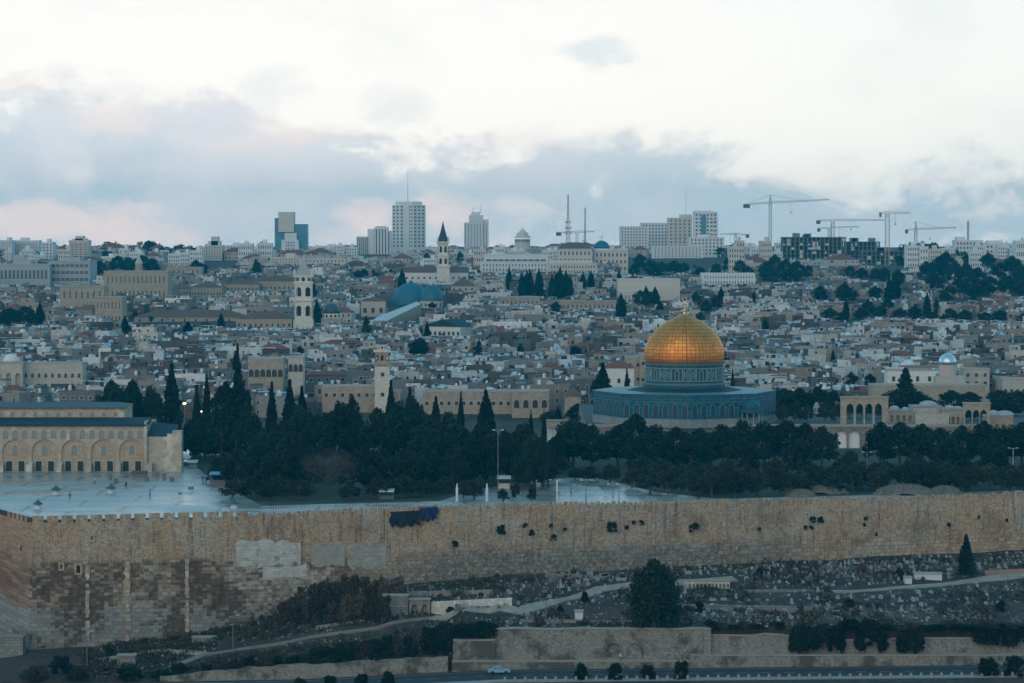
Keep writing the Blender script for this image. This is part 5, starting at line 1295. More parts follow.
TCYP = ((40, 303, 327, 9), (221, 314, 328, 7), (125, 317, 336, 9), (188, 322, 334, 10), (236, 352, 372, 8), (312, 276, 300, 8), (317, 300, 322, 7), (402, 270, 292, 9), (417, 273, 282, 6), (522, 274, 297, 9), (530, 271, 297, 8), (539, 270, 298, 9), (527, 273, 297, 9), (552, 276, 298, 8), (560, 269, 299, 10), (566, 272, 299, 9), (556, 275, 299, 9), (570, 276, 297, 7), (583, 273, 290, 7), (591, 272, 289, 8), (509, 268, 292, 6), (621, 295, 317, 10), (646, 287, 305, 8), (660, 302, 317, 9), (655, 288, 304, 9),
                        (619, 271, 288, 6), (721, 288, 305, 8), (845, 282, 300, 9), (895, 275, 300, 11), (889, 280, 302, 10), (927, 294, 316, 8), (936, 298, 318, 7), (754, 292, 304, 5), (973, 290, 302, 5), (846, 300, 320, 7), (725, 352, 372, 6), (833, 350, 366, 5), (765, 318, 332, 5), (256, 259, 272, 6), (427, 322, 340, 6), (479, 340, 352, 6))
town = [(10, 308, 324, 26), (24, 306, 325, 26), (5, 312, 326, 20), (32, 311, 326, 18), (100, 261, 276, 16), (118, 256, 272, 20), (128, 258, 274, 22), (142, 255, 270, 18), (152, 258, 273, 18), (62, 258, 268, 12), (108, 253, 262, 12), (95, 265, 277, 16), (178, 253, 262, 12), (196, 260, 272, 14), (203, 264, 276, 14), (190, 255, 266, 12), (258, 262, 275, 10), (426, 268, 280, 8), (372, 268, 278, 9), (388, 268, 277, 9), (358, 270, 280, 9), (427, 253, 266, 9), (460, 252, 262, 8),
        (640, 254, 270, 16), (650, 260, 274, 18), (662, 262, 275, 18), (674, 261, 274, 18), (684, 263, 274, 14), (634, 264, 276, 12), (655, 268, 278, 20), (700, 267, 277, 12), (716, 263, 276, 14), (728, 258, 272, 14), (740, 260, 274, 16), (748, 266, 278, 14), (706, 300, 314, 14), (696, 292, 308, 12), (716, 296, 310, 14), (640, 290, 308, 16), (650, 292, 306, 14), (420, 338, 356, 20), (413, 342, 356, 16), (556, 302, 314, 12),
        (765, 262, 280, 16), (775, 255, 276, 20), (786, 259, 278, 18), (797, 261, 279, 18), (808, 265, 280, 14), (770, 268, 284, 24), (790, 270, 284, 22), (850, 266, 278, 14), (862, 268, 280, 16), (876, 268, 282, 16), (885, 268, 284, 14), (898, 270, 290, 16), (842, 285, 300, 14), (820, 286, 302, 18), (850, 288, 304, 20), (875, 286, 300, 16),
        (926, 262, 282, 20), (938, 258, 280, 22), (946, 252, 276, 20), (955, 262, 284, 22), (966, 264, 286, 22), (978, 268, 290, 22), (988, 253, 270, 18), (1000, 262, 282, 22), (1012, 256, 276, 22), (1020, 264, 286, 20), (1008, 276, 296, 24), (990, 276, 296, 22), (960, 278, 298, 24), (935, 274, 292, 22), (1024, 280, 298, 22), (975, 284, 300, 20), (948, 286, 304, 20), (912, 252, 264, 14), (900, 256, 268, 12), (1018, 250, 262, 16), (968, 254, 268, 14),
        (830, 308, 320, 16), (842, 312, 322, 16), (862, 308, 320, 16), (880, 306, 318, 18), (900, 308, 320, 18), (915, 306, 320, 18), (932, 312, 322, 16), (950, 308, 321, 18), (965, 310, 322, 18), (985, 312, 323, 16), (1000, 310, 322, 18), (1018, 312, 324, 18), (868, 300, 314, 14), (888, 298, 312, 14), (320, 312, 326, 8), (366, 316, 336, 9), (520, 346, 354, 10), (575, 346, 356, 14), (300, 346, 356, 10), (478, 345, 355, 9), (700, 312, 322, 12), (850, 372, 386, 18), (870, 374, 388, 14), (985, 376, 392, 16)]

SHIELD += [(px - wd / 2, px + wd / 2, rb_ - 1.5, ht(px, rb_).y) for px, rt, rb_, wd in list(TCYP) + town]
def cap_height(x, y, z, w2):
    """how tall a house may be here without hiding what the photograph shows behind it"""
    u = 512 + F * x / y; du = w2 * F / y; lim = 99
    for a, c_, r_, Yd in SHIELD:
        if y < Yd and a - du < u < c_ + du: lim = min(lim, ZP(r_, y) - z)
    return lim
m_hw = pmat('house_stone', (.5, .5, .5), .9, var=.3, vscale=.5, tint=True, fine=1.8, brick=(.9, .45, .05, .25), stain=(.35, (.20, .17, .13), .60, .75))
m_hr = pmat('flat_roof_render', (.5, .5, .5), .7, var=.35, vscale=.5, tint=True, fine=2.0, spec=.5)
m_tank = pmat('white_water_tank', (.62, .64, .65), .5, var=.1); m_btank = pmat('black_water_tank', (.03, .03, .035), .5, var=.1)
m_solar = pmat('solar_panel_glint', (.50, .56, .58), .2, var=.2, spec=1.0, metal=.5)  # glint of the bright sky put into the pale panel colour
m_awn = pmat('corrugated_sheet', (.42, .50, .54), .4, var=.2, metal=.3)
m_hm = [m_hw, m_hr, m_redroof, m_pane, m_tank, m_btank, m_solar, m_domest, m_awn, m_white]
WALLC = [((.34, .30, .245), 'tan'), ((.56, .52, .45), 'cream'), ((.17, .185, .19), 'grey'), ((.70, .70, .67), 'whitewashed'), ((.115, .10, .085), 'brown'), ((.36, .29, .24), 'rosy'), ((.26, .255, .23), 'buff')]
ROOFC = [(.10, .125, .14), (.16, .18, .19), (.05, .062, .07), (.38, .42, .44), (.14, .14, .13), (.08, .10, .115), (.045, .055, .055)]
def jit(c_, a=.08): k_ = 1 + random.uniform(-a, a) * 2; return tuple(max(.01, min(.8, v * k_ * (1 + random.uniform(-.02, .02)))) for v in c_)
def house_spec():
    wc, wn = random.choices(WALLC, [20, 20, 20, 10, 16, 3, 14])[0]
    return dict(w=random.choice((4, 5, 6, 7, 8, 10, 13)) * random.uniform(.8, 1.15), d=random.uniform(4, 8.5), h=random.choice((3, 3.5, 4, 4.5, 5, 6, 7.5)) + random.uniform(-.4, .4), wc=jit(wc), wn=wn, rc=jit(random.choice(ROOFC)),
                roof=random.choices(['flat', 'red', 'dome', 'two'], [60, 8, 7, 25])[0], tanks=random.choice((0, 1, 1, 2, 3)), solar=random.choice((0, 0, 1, 1, 2)), dish=random.random() < .5, shed=random.random() < .3)
# shared small fittings for the individually built houses
def mk_tank(mat):
    b = M(); b.lathe([(.55, .6), (.6, .7), (.6, 1.9), (.5, 2.05), (.1, 2.15)], 10)
    for sx in (-.4, .4):
        for sy in (-.4, .4): b.bar((sx, sy, 0), (sx, sy, .65), .05)
    return b.mesh('water_tank', [mat])
TANK = [mk_tank(m_tank), mk_tank(m_btank)]
b = M(); b.face([(-1.0, -.6, .25), (1.0, -.6, .25), (1.0, .7, 1.35), (-1.0, .7, 1.35)], 0); b.face([(-1.0, -.6, .18), (-1.0, .7, 1.28), (1.0, .7, 1.28), (1.0, -.6, .18)], 0)
for sx in (-.9, .9): b.bar((sx, .65, 0), (sx, .65, 1.3), .05, 1); b.bar((sx, -.6, 0), (sx, -.6, .25), .05, 1)
b.lathe([(.3, -1.0), (.32, -.95), (.32, .95), (.3, 1.0)], 8, (0, .95, 1.5), 2) if False else b.box(-.8, .8, .75, 1.3, 1.3, 1.8, 2)
SOLAR = b.mesh('solar_heater', [m_solar, m_metal, m_tank])
b = M(); b.lathe([(.05, 0), (.3, .05), (.5, .2), (.52, .22)], 10); DISH_ME = b.mesh('satellite_dish', [m_white])
WIN_H = [win_mesh(.42, 1.1), win_mesh(.42, 1.3, True), win_mesh(.6, 1.0)]
def geom_house(b, S, ox=0, oy=0, oz=0, rz=0, detail=2):
    """everything into one mesh (the far mass)"""
    ca, sa = math.cos(rz), math.sin(rz); b2 = M(); w2, dd, h = S['w'] / 2, S['d'] / 2, S['h']
    b2.box(-w2, w2, -dd, dd, -5, h, 0, S['wc'])
    if S['roof'] == 'red': b2.gable(-w2 - .3, w2 + .3, -dd - .3, dd + .3, h, h + min(w2, dd) * .55, 2, hip=min(w2, dd))
    else:
        b2.box(-w2 + .25, w2 - .25, -dd + .25, dd - .25, h, h + .12, 1, S['rc'])
        b2.box(-w2, w2, -dd, -dd + .25, h, h + .7, 0, S['wc'])
        b2.box(w2 - .25, w2, -dd + .25, dd, h, h + .7, 0, S['wc'])
        if S['roof'] == 'dome': b2.lathe([(min(w2, dd) * .7, h + .1), (min(w2, dd) * .65, h + .8), (min(w2, dd) * .4, h + 1.5), (.05, h + 1.8)], 8, (0, 0, 0), random.choice((7, 9)))
        if S['roof'] == 'two':
            q = random.uniform(-.3, .5) * w2; hh = h + random.uniform(2.2, 3.2); b2.box(q - w2 * .45, q + w2 * .45, -dd * .2, dd, h, hh, 0, jit(S['wc'])); b2.box(q - w2 * .47, q + w2 * .47, -dd * .25, dd, hh, hh + .15, 1, S['rc']); b2.box(q - .4, q + .4, -dd * .2 - .05, -dd * .2, h + .9, h + 1.8, 3)
        for i in range(S['tanks']):
            x, y = random.uniform(-.7, .7) * w2, random.uniform(-.6, .6) * dd; b2.box(x - .5, x + .5, y - .5, y + .5, h + .1, h + 1.7, 4 if random.random() < .6 else 5)
        for i in range(S['solar']):
            x, y = random.uniform(-.7, .7) * w2, random.uniform(-.7, .3) * dd; a = random.uniform(-2.2, -.9)
            ux, uy = math.cos(a), math.sin(a); b2.face([(x - uy * .9 + ux * .6, y + ux * .9 + uy * .6, h + .4), (x + uy * .9 + ux * .6, y - ux * .9 + uy * .6, h + .4), (x + uy * .9 - ux * .6, y - ux * .9 - uy * .6, h + 1.6), (x - uy * .9 - ux * .6, y + ux * .9 - uy * .6, h + 1.6)], 6)
        if S['shed']: b2.box(-w2 * .8, -w2 * .1, -dd * .8, dd * .2, h + 1.9, h + 2.0, 8); b2.box(-w2 * .75, -w2 * .7, -dd * .7, -dd * .6, h, h + 1.9, 5)
    if random.random() < .5:                     # lower wing
        q = random.choice((-1, 1)); w3 = random.uniform(1.2, 2.6); hh = h * random.uniform(.4, .8); b2.box(q * (w2 + w3) - w3, q * (w2 + w3) + w3, -dd * random.uniform(.4, 1.3), dd * .6, -5, hh, 0, jit(S['wc'], .2)); b2.box(q * (w2 + w3) - w3 + .2, q * (w2 + w3) + w3 - .2, -dd * .3, dd * .55, hh, hh + .06, 1, jit(S['rc'], .2))
    if random.random() < .35: x = random.uniform(-.8, .8) * w2; b2.box(x - .06, x + .06, -.06, .06, h, h + random.uniform(2, 4), 5); b2.box(x - .8, x + .8, -.05, .05, h + 1.9, h + 2.0, 5)
    if random.random() < .12: b2.box(-w2 * .6, w2 * .2, -dd - 1.0, -dd, h - 2.6, h - 2.45, random.choice((8, 9)))
    nw = max(1, int(S['w'] / 2.6))
    for r_ in range(max(1, int(h / 3.2))):
        for j in range(nw):
            if random.random() < .65:
                x = -w2 + (j + .5) * 2 * w2 / nw; z = h - random.uniform(2, 2.4) - r_ * 3; ww = random.choice((.3, .42, .42, .6, .9)); b2.box(x - ww, x + ww, -dd - .06, -dd, z, z + random.choice((.8, 1.15, 1.5)), 3)
    b.raw_multi = None
    n = len(b.v); b.v += [(ox + x * ca - y * sa, oy + x * sa + y * ca, z + oz) for x, y, z in b2.v]; b.f += [tuple(i + n for i in f) for f in b2.f]; b.m += b2.m; b.c += b2.c
def real_house(S, x, y, z, rz):
    w2, dd, h = S['w'] / 2, S['d'] / 2, S['h']
    o = empty('stone_house', (x, y, z), rz, cat='house', group='houses of the old town on the hillside')
    b = M(); b.tint = S['wc']; b.box(-w2, w2, -dd, dd, -5, h)
    desc = S['wn']
    if S['roof'] == 'red':
        b.build('walls', m_hw, o); b = M(); b.gable(-w2 - .3, w2 + .3, -dd - .3, dd + .3, h, h + min(w2, dd) * .55, hip=min(w2, dd)); b.build('roof', m_redroof, o); desc += ' red-roofed house'
    else:
        for q in ((-w2, w2, -dd, -dd + .25), (-w2, w2, dd - .25, dd), (-w2, -w2 + .25, -dd + .25, dd - .25), (w2 - .25, w2, -dd + .25, dd - .25)): b.box(*q, h, h + .7)
        b.build('walls', m_hw, o)
        b = M(); b.tint = S['rc']; b.box(-w2 + .25, w2 - .25, -dd + .25, dd - .25, h, h + .12); b.build('roof', m_hr, o)
        if S['roof'] == 'dome':
            b = M(); r_ = min(w2, dd) * .7; b.lathe([(r_, h + .1), (r_ * .95, h + .6), (r_ * .75, h + 1.25), (r_ * .4, h + 1.7), (.03, h + 1.9)], 14); b.build('dome', random.choice((m_domest, m_white)), o, smooth=True); desc += ' domed house'
        elif S['roof'] == 'two':
            q = random.uniform(-.3, .5) * w2; hh = h + random.uniform(2.2, 3.2); b = M(); b.tint = jit(S['wc']); b.box(q - w2 * .45, q + w2 * .45, -dd * .2, dd - .3, h + .1, hh); b.tint = S['rc']; b.box(q - w2 * .48, q + w2 * .48, -dd * .25, dd - .3, hh, hh + .18); b.build('roof_room', m_hw, o); link('window', WIN_H[0], o, (q, -dd * .2 - .01, h + .9)); desc += ' house with a roof room'
        else: desc += ' flat-roofed house'
        for i in range(S['tanks']): link('water_tank', random.choice(TANK), o, (random.uniform(-.7, .7) * w2, random.uniform(-.6, .6) * dd, h + .1))
        for i in range(S['solar']): link('solar_heater', SOLAR, o, (random.uniform(-.7, .7) * w2, random.uniform(-.6, .6) * dd, h + .1), random.uniform(-.9, .3) - rz - .5)
        if S['dish']:
            d_ = link('satellite_dish', DISH_ME, o, (random.uniform(-.8, .8) * w2, -dd + .5, h + 1.0)); d_.rotation_euler = (R(60), 0, random.uniform(-1.2, 0))
        if S['shed']: b = M(); b.box(-w2 * .8, -w2 * .1, -dd * .8, dd * .2, h + 1.9, h + 2.0); [b.bar((xx, yy, h), (xx, yy, h + 1.9), .06) for xx in (-w2 * .75, -w2 * .15) for yy in (-dd * .75, dd * .1)]; b.build('canopy', m_awn, o)
    nw = max(1, int(S['w'] / 2.6)); me_ = random.choice(WIN_H)
    for r_ in range(max(1, min(2, int(h / 3.2)))):
        for j in range(nw):
            if random.random() < .75: link('window', me_, o, (-w2 + (j + .5) * 2 * w2 / nw, -dd - .005, h - 2.2 - r_ * 3))
    repeat(o, desc)
    return o
sites = []
y = 934.0
while y < 1940:
    st_ = 7.0 + (y - 930) * .0050
    half = 700 / F * y
    nxs = int(2 * half / st_)
    for i in range(nxs):
        x = -half + st_ * (i + .5) + random.uniform(-1.8, 1.8); yy = y + random.uniform(-2.5, 2.5)
        if y < 950 and 600 < 512 + F * x / y < 870: continue
        if blocked(x, yy): continue
        if random.random() < .05: continue
        sites.append((x, yy))
    y += st_ * .86
sites.sort(key=lambda q: q[1])
mass = M(); nreal = 0
for x, y in sites:
    S = house_spec()
    if random.random() < .06: S['w'] = random.uniform(13, 22); S['h'] = random.uniform(5, 8)
    if y > 1500: S['w'] *= 1.35; S['h'] *= 1.1
    rz = .35 * math.sin(x * .011 + 1) + .3 * math.sin(y * .013) + random.uniform(-.12, .12)
    z = G(x, y) + random.uniform(-1.2, .8); px = 512 + F * x / y
    lim = cap_height(x, y, z, S['w'] / 2) - (3.2 if S['roof'] == 'two' else 2.0 if S['roof'] in ('red', 'dome') else 1.6)
    if lim < S['h']:
        if lim < 1.4: continue
        S['h'] = lim
    if nreal < 296 and -4 < px < 1028 and not (592 < px < 776 and y < 1010) and not (190 < px < 370 and y < 1000 and S['h'] < 7):
        real_house(S, x, y, z, rz); nreal += 1
    else: geom_house(mass, S, x, y, z, rz)
tag(mass.build('old_town_houses', m_hm), 'dense hillside of small stone houses', 'houses', kind='stuff')
# larger houses above the old town, toward the crest
mass2 = M(); y = 1950
while y < 2450:
    half = 700 / F * y; n = int(2 * half / 19)
    for i in range(n):
        x = -half + 19 * (i + .5) + random.uniform(-6, 6); yy = y + random.uniform(-8, 8)
        if blocked(x, yy, 6) or random.random() < .35: continue
        S = house_spec(); S['w'] = random.uniform(9, 18); S['d'] = 12; S['h'] = random.uniform(4, 7); S['wc'] = jit(random.choice(((.5, .5, .48), (.48, .43, .36), (.55, .55, .52)))); S['roof'] = random.choice(('red', 'red', 'flat', 'flat', 'two'))
        if 760 < 512 + F * x / yy < 1030: S['h'] *= .7
        lim = cap_height(x, yy, G(x, yy), S['w'] / 2) - 2
        if lim < S['h']:
            if lim < 1.5: continue
            S['h'] = lim
        geom_house(mass2, S, x, yy, G(x, yy), random.uniform(-.4, .4))
    y += 22
tag(mass2.build('hilltop_houses', m_hm), 'scattered larger houses toward the crest', 'houses', kind='stuff')
# ------------------------------------------------------------ vegetation
def leaf_mat(name, col):
    mt = bpy.data.materials.new(name); mt.use_nodes = True; k = NT(mt.node_tree)
    at = k.node('ShaderNodeAttribute', attribute_name='tint').outputs['Color']
    oi = k.node('ShaderNodeObjectInfo').outputs['Random']
    v = k.math('MULTIPLY_ADD', oi, .8, .6)
    hue = k.math('FRACT', k.math('MULTIPLY', oi, 7.31)); c = k.mix(1.0, k.mix(hue, (*col, 1), (col[0] * 1.5, col[1] * 1.15, col[2] * .8, 1)), at, 'MULTIPLY'); c = k.mix(1.0, c, k.node('ShaderNodeCombineColor', {0: v, 1: v, 2: v}).outputs[0], 'MULTIPLY')
    bs = k.node('ShaderNodeBsdfPrincipled', {'Base Color': c, 'Roughness': .75, 'Specular IOR Level': .2}); k.node('ShaderNodeOutputMaterial', {0: bs.outputs[0]}); return mt
L_pine = leaf_mat('pine_foliage', (.010, .021, .016)); L_cyp = leaf_mat('cypress_foliage', (.007, .014, .012)); L_olive = leaf_mat('olive_foliage', (.020, .031, .024)); L_bush = leaf_mat('bush_foliage', (.011, .022, .013)); L_dry = leaf_mat('bare_twigs', (.075, .065, .06)); L_weed = leaf_mat('weed_foliage', (.045, .05, .035))
m_bark = pmat('bark', (.10, .08, .065), .9, var=.3, vscale=3)
def leaf_mesh(name, ctr, size, mat, flat=0.0):
    """ctr: N x 3 centres; one small quad each"""
    n = len(ctr); a = rng.normal(size=(n, 3)); a /= np.linalg.norm(a, axis=1)[:, None]; r = rng.normal(size=(n, 3)); b_ = np.cross(a, r); b_ /= np.linalg.norm(b_, axis=1)[:, None]
    a[:, 2] *= 1 - flat; sz = (size * rng.uniform(.6, 1.35, n))[:, None]
    q = np.stack([ctr - a * sz - b_ * sz * .6, ctr + a * sz - b_ * sz * .6, ctr + a * sz + b_ * sz * .6, ctr - a * sz + b_ * sz * .6], 1).reshape(-1, 3)
    me = bpy.data.meshes.new(name); me.vertices.add(4 * n); me.vertices.foreach_set('co', q.astype('f').ravel()); me.loops.add(4 * n); me.loops.foreach_set('vertex_index', np.arange(4 * n, dtype='i')); me.polygons.add(n); me.polygons.foreach_set('loop_start', np.arange(0, 4 * n, 4, dtype='i'))
    me.materials.append(mat); at = me.attributes.new('tint', 'FLOAT_COLOR', 'FACE'); t = rng.uniform(.55, 1.5, n); g = rng.uniform(.9, 1.12, n)
    at.data.foreach_set('color', np.stack([t * g, t, t * .95, np.ones(n)], 1).astype('f').ravel()); me.update(calc_edges=True); return me
def clump_pts(centers, radii, per):
    out = []
    for c_, r_ in zip(centers, radii):
        p = rng.normal(size=(per, 3)); p /= np.linalg.norm(p, axis=1)[:, None]; p *= (rng.uniform(.35, 1.05, per) ** .6)[:, None] * r_; p[:, 2] *= .8; out.append(p + c_)
    return np.concatenate(out)
def broad_crown(nm, R_, z0_, z1_, nclump, per, lf, mat, flat=False):
    cs, rr_ = [], []
    for i in range(nclump):
        a = rng.uniform(0, 2 * np.pi); t = rng.uniform(0, 1); zz = z0_ + (z1_ - z0_) * t
        env = math.sin(min(1, t * .9 + .18) * math.pi) ** .55 if not flat else (1 - t * .35)
        r_ = R_ * env * rng.uniform(.35, 1) ** .6 * rng.uniform(.75, 1.05); cs.append(np.array([r_ * math.cos(a), r_ * math.sin(a), zz])); rr_.append(R_ * rng.uniform(.2, .36))
    return leaf_mesh(nm, clump_pts(cs, rr_, per), lf, mat)
def trunk_mesh(h, r, limbs, spread):
    b = M(); p = Vector((0, 0, -1)); q = Vector((.15, .1, h * .5)); b.bar(p, q, r, n=7, r2=r * .75); tp = Vector((0, 0, h)); b.bar(q, tp, r * .75, n=7, r2=r * .4)
    for i in range(limbs):
        a = 2 * math.pi * i / limbs + random.uniform(-.4, .4); s_ = q.lerp(tp, random.uniform(.1, .9)); e = s_ + Vector((math.cos(a) * spread, math.sin(a) * spread, spread * random.uniform(.5, 1.1))); mid = s_.lerp(e, .5) + Vector((0, 0, .3)); b.bar(s_, mid, r * .4, n=5, r2=r * .28); b.bar(mid, e, r * .28, n=5, r2=r * .1)
    return b.mesh('trunk', [m_bark])
def proto(name, trunk, crown):
    o = bpy.data.objects.new(name, None); COL.objects.link(o); link('trunk', trunk, o); link('crown', crown, o); KIDS[o.name] = list(o.children); return o
# unit trees, all 10 m tall
PROTO = {'broad': [], 'cypress': [], 'olive': [], 'bush': [], 'conifer': []}
for i in range(5):
    PROTO['broad'].append(proto('pine_tree', trunk_mesh(6, .32, 6, 2.6), broad_crown('crown', 4.6, 2.6, 9.0, 46, 62, .26, L_pine)))
for i in range(4):
    n = 2600; t = rng.uniform(0, 1, n); prof_ = np.clip(np.sin(np.clip(t * 1.02 + .06, 0, 1) ** .75 * np.pi) ** .6, .05, 1) * (1.16 - .35 * t); a = rng.uniform(0, 2 * np.pi, n)
    lump = 1 + .22 * np.sin(a * 3 + t * 9 + i) * np.sin(t * 23 + i * 2); r_ = 1.25 * prof_ * lump * rng.uniform(.55, 1.05, n)
    PROTO['cypress'].append(proto('cypress_tree', trunk_mesh(8, .2, 2, .4), leaf_mesh('crown', np.stack([r_ * np.cos(a), r_ * np.sin(a), .5 + 9.5 * t], 1), .21, L_cyp, -.3)))
for i in range(3):
    PROTO['olive'].append(proto('olive_tree', trunk_mesh(4, .5, 5, 3), broad_crown('crown', 5.2, 2.2, 8.6, 34, 50, .34, L_olive)))
for i in range(3):
    PROTO['bush'].append(proto('bush', trunk_mesh(4, .3, 6, 3), broad_crown('crown', 6.0, .6, 8.4, 40, 75, .42, L_bush, True)))
PROTO['thick'] = [proto('thick_tree', trunk_mesh(5, .4, 6, 3), broad_crown('crown', 4.6, 1.2, 8.8, 110, 90, .22, L_bush)) for _ in range(1)]
L_scr = leaf_mat('scrub_foliage', (.05, .043, .037))
PROTO['scrub'] = [proto('scrub_bush', trunk_mesh(4, .2, 8, 4), broad_crown('crown', 6.0, .4, 8.0, 34, 60, .34, m_, True)) for m_ in (L_scr, L_weed, L_dry)]
for i in range(2):
    n = 3000; t = rng.uniform(0, 1, n) ** 1.3; a = rng.uniform(0, 2 * np.pi, n); tier = .75 + .35 * ((t * 9 + .3 * np.sin(a * 2 + i)) % 1 < .55); r_ = 2.9 * (1.0 - t) ** .85 * tier * rng.uniform(.3, 1.05, n) + .1
    PROTO['conifer'].append(proto('conifer_tree', trunk_mesh(9, .25, 2, .5), leaf_mesh('crown', np.stack([r_ * np.cos(a), r_ * np.sin(a), 1 + 9 * t - .06 * r_], 1), .24, L_pine, .3)))
WUNIT = {'broad': 9.6, 'cypress': 2.7, 'olive': 11.5, 'bush': 13, 'thick': 10.4, 'scrub': 13, 'conifer': 5.6}
DESC = {'broad': 'rounded dark tree', 'cypress': 'dark cypress', 'olive': 'grey-green olive tree', 'bush': 'dark bush', 'scrub': 'dry brownish bush', 'thick': 'thick tree', 'conifer': 'pointed conifer'}
NTREE = {}
USED = set()
def tree(kind, px, rt, wpx, base, desc=None, share=False, group=None, name=None, what=None):
    """base: world point; top row and width in picture units set the size"""
    pr = random.choice(PROTO[kind]); s = base.y / F
    H = (P(px, rt, base.y).z - base.z); H = max(H, .8)
    sx = wpx * s / WUNIT[kind] * random.uniform(.95, 1.05)
    if pr.name in USED: o = copy_tree(pr)
    else: o = pr; USED.add(pr.name)
    if name: o.name = name
    o.location = (base.x, base.y, base.z - .05); o.rotation_euler = (0, 0, random.uniform(0, 6.28)); o.scale = (sx, sx, H / (9.6 if kind not in ('bush', 'scrub') else 9.0))
    tag(o, None, {'broad': 'tree', 'cypress': 'tree', 'olive': 'tree', 'bush': 'bush', 'scrub': 'bush', 'thick': 'bush', 'conifer': 'tree'}[kind], group)
    if kind == 'broad': h_ = ('tall ' if H > 13 else 'medium ' if H > 8 else 'small ')
    elif kind == 'cypress': h_ = ('tall ' if H > 12 else 'slim ' if sx < .7 else 'short ')
    elif kind == 'olive': h_ = 'small ' if H < 5 else ''
    else: h_ = ''
    if desc: o['label'] = desc
    else: repeat(o, what or h_ + DESC[kind], share)
    NTREE[kind] = NTREE.get(kind, 0) + 1
    return o
def gp(px, r): return on_plane(px, r, -3.0)
def gY(px, Yd, z=None): x = XP(px, Yd); return Vector((x, Yd, G(x, Yd) if z is None else z))
GG = 'trees of the walled grove'
mark('the bare brownish tree', 330, 470); mark('the wet plaza', 170, 495); mark('the white wrapped pillars', 472, 490); mark('the plaza lamp mast', 498, 465); mark('the blue-roofed kiosk', 217, 477)
for px, rt, wd, rb_ in ((172, 368, 18, 448), (197, 389, 10, 452), (207, 377, 10, 452), (238, 350, 12, 452), (272, 386, 12, 462), (290, 384, 17, 464), (302, 390, 14, 462), (391, 384, 12, 460), (410, 391, 14, 462), (436, 400, 15, 462), (461, 395, 8, 455), (486, 393, 19, 452), (531, 412, 6, 455), (544, 412, 5.5, 455)):
    tree('cypress', px, rt, wd, gp(px, rb_), group=GG)
for px, rt, wd, Yd in ((110, 380, 40, 775), (132, 382, 42, 780), (150, 388, 32, 778), (118, 388, 46, 770)):
    tree('broad', px, rt, wd, gY(px, Yd), group=GG)
for px, rt, wd, rb_ in ((226, 380, 38, 462), (240, 378, 34, 460), (222, 402, 42, 464), (205, 414, 40, 462), (190, 418, 26, 458), (248, 404, 36, 470), (300, 398, 44, 468), (318, 408, 40, 470), (283, 412, 44, 474), (340, 400, 40, 466), (356, 412, 44, 472), (378, 404, 46, 474), (398, 402, 44, 470), (412, 398, 40, 468), (430, 410, 46, 474), (448, 408, 40, 470), (455, 420, 44, 476),
                        (352, 396, 30, 460), (520, 424, 30, 466), (505, 430, 26, 470), (574, 416, 48, 468), (592, 424, 40, 470), (560, 432, 36, 472), (636, 413, 42, 460), (618, 424, 40, 466), (655, 424, 44, 466), (676, 426, 46, 468), (700, 427, 46, 468), (722, 424, 44, 466), (742, 419, 46, 464), (764, 421, 46, 466), (786, 419, 44, 464), (806, 421, 46, 466), (822, 425, 40, 468),
                        (880, 422, 44, 466), (900, 421, 46, 466), (922, 423, 46, 466), (940, 426, 40, 468), (962, 424, 40, 466), (984, 420, 46, 466), (1004, 426, 44, 468), (1022, 420, 46, 466), (1040, 424, 44, 468), (640, 436, 46, 474), (690, 438, 46, 474), (742, 436, 48, 476), (800, 438, 46, 476), (950, 438, 44, 476), (990, 436, 46, 476)):
    tree('broad', px, rt + (random.uniform(0, 12) if 255 < px < 470 else 2), wd * random.uniform(.85, 1.1), gp(px, rb_), group=GG)
# the understorey
for i in range(38):
    px = random.uniform(235, 545); rb_ = random.uniform(476, 492 if px > 285 else 486)
    if 295 < px < 365 and rb_ > 476: continue
    tree('broad', px, rb_ - random.uniform(34, 56), random.uniform(26, 42), gp(px, rb_), group=GG)
for px, rt, wd, rb_ in ((232, 480, 26, 499), (250, 476, 30, 498), (268, 482, 26, 500), (380, 476, 30, 499), (402, 474, 32, 498), (425, 478, 28, 497), (350, 484, 26, 500), (278, 474, 32, 496), (300, 478, 30, 500), (474, 478, 26, 500), (463, 480, 18, 498), (503, 488, 14, 503), (532, 484, 11, 503), (516, 482, 10, 500), (445, 476, 26, 494), (216, 472, 20, 484),
                        (590, 466, 26, 482), (610, 464, 28, 484), (632, 466, 26, 488), (650, 470, 30, 492), (668, 468, 30, 494), (690, 470, 32, 496), (712, 468, 30, 497), (735, 470, 30, 498), (757, 468, 32, 497), (780, 466, 30, 496), (800, 470, 30, 494), (700, 462, 30, 484), (740, 460, 34, 484), (775, 458, 32, 482), (820, 466, 30, 490), (842, 462, 34, 488), (862, 464, 30, 490), (884, 460, 34, 486), (905, 462, 30, 488), (925, 464, 32, 488), (948, 462, 30, 488), (968, 464, 32, 490), (990, 462, 30, 490), (1010, 464, 32, 490), (1032, 462, 30, 490), (850, 450, 30, 478), (560, 455, 26, 474), (548, 462, 22, 477), (575, 468, 20, 480), (640, 456, 30, 478), (660, 458, 30, 482), (915, 452, 30, 478)):
    tree('olive', px, rt, wd, gp(px, rb_), group=GG)
for i in range(64):
    px = random.uniform(640, 1040) if i < 40 else random.uniform(225, 450); rb_ = random.uniform(484, 494) if i < 40 else random.uniform(490, 502)
    if 300 < px < 360 or (px < 700 and rb_ > 490): continue
    tree('olive', px, rb_ - random.uniform(20, 30), random.uniform(22, 34), gp(px, rb_), group=GG)
for px in (190, 198, 206, 215, 224, 233, 200, 212): tree('olive', px, random.uniform(434, 440), 22, gp(px, random.uniform(454, 460)), group=GG)
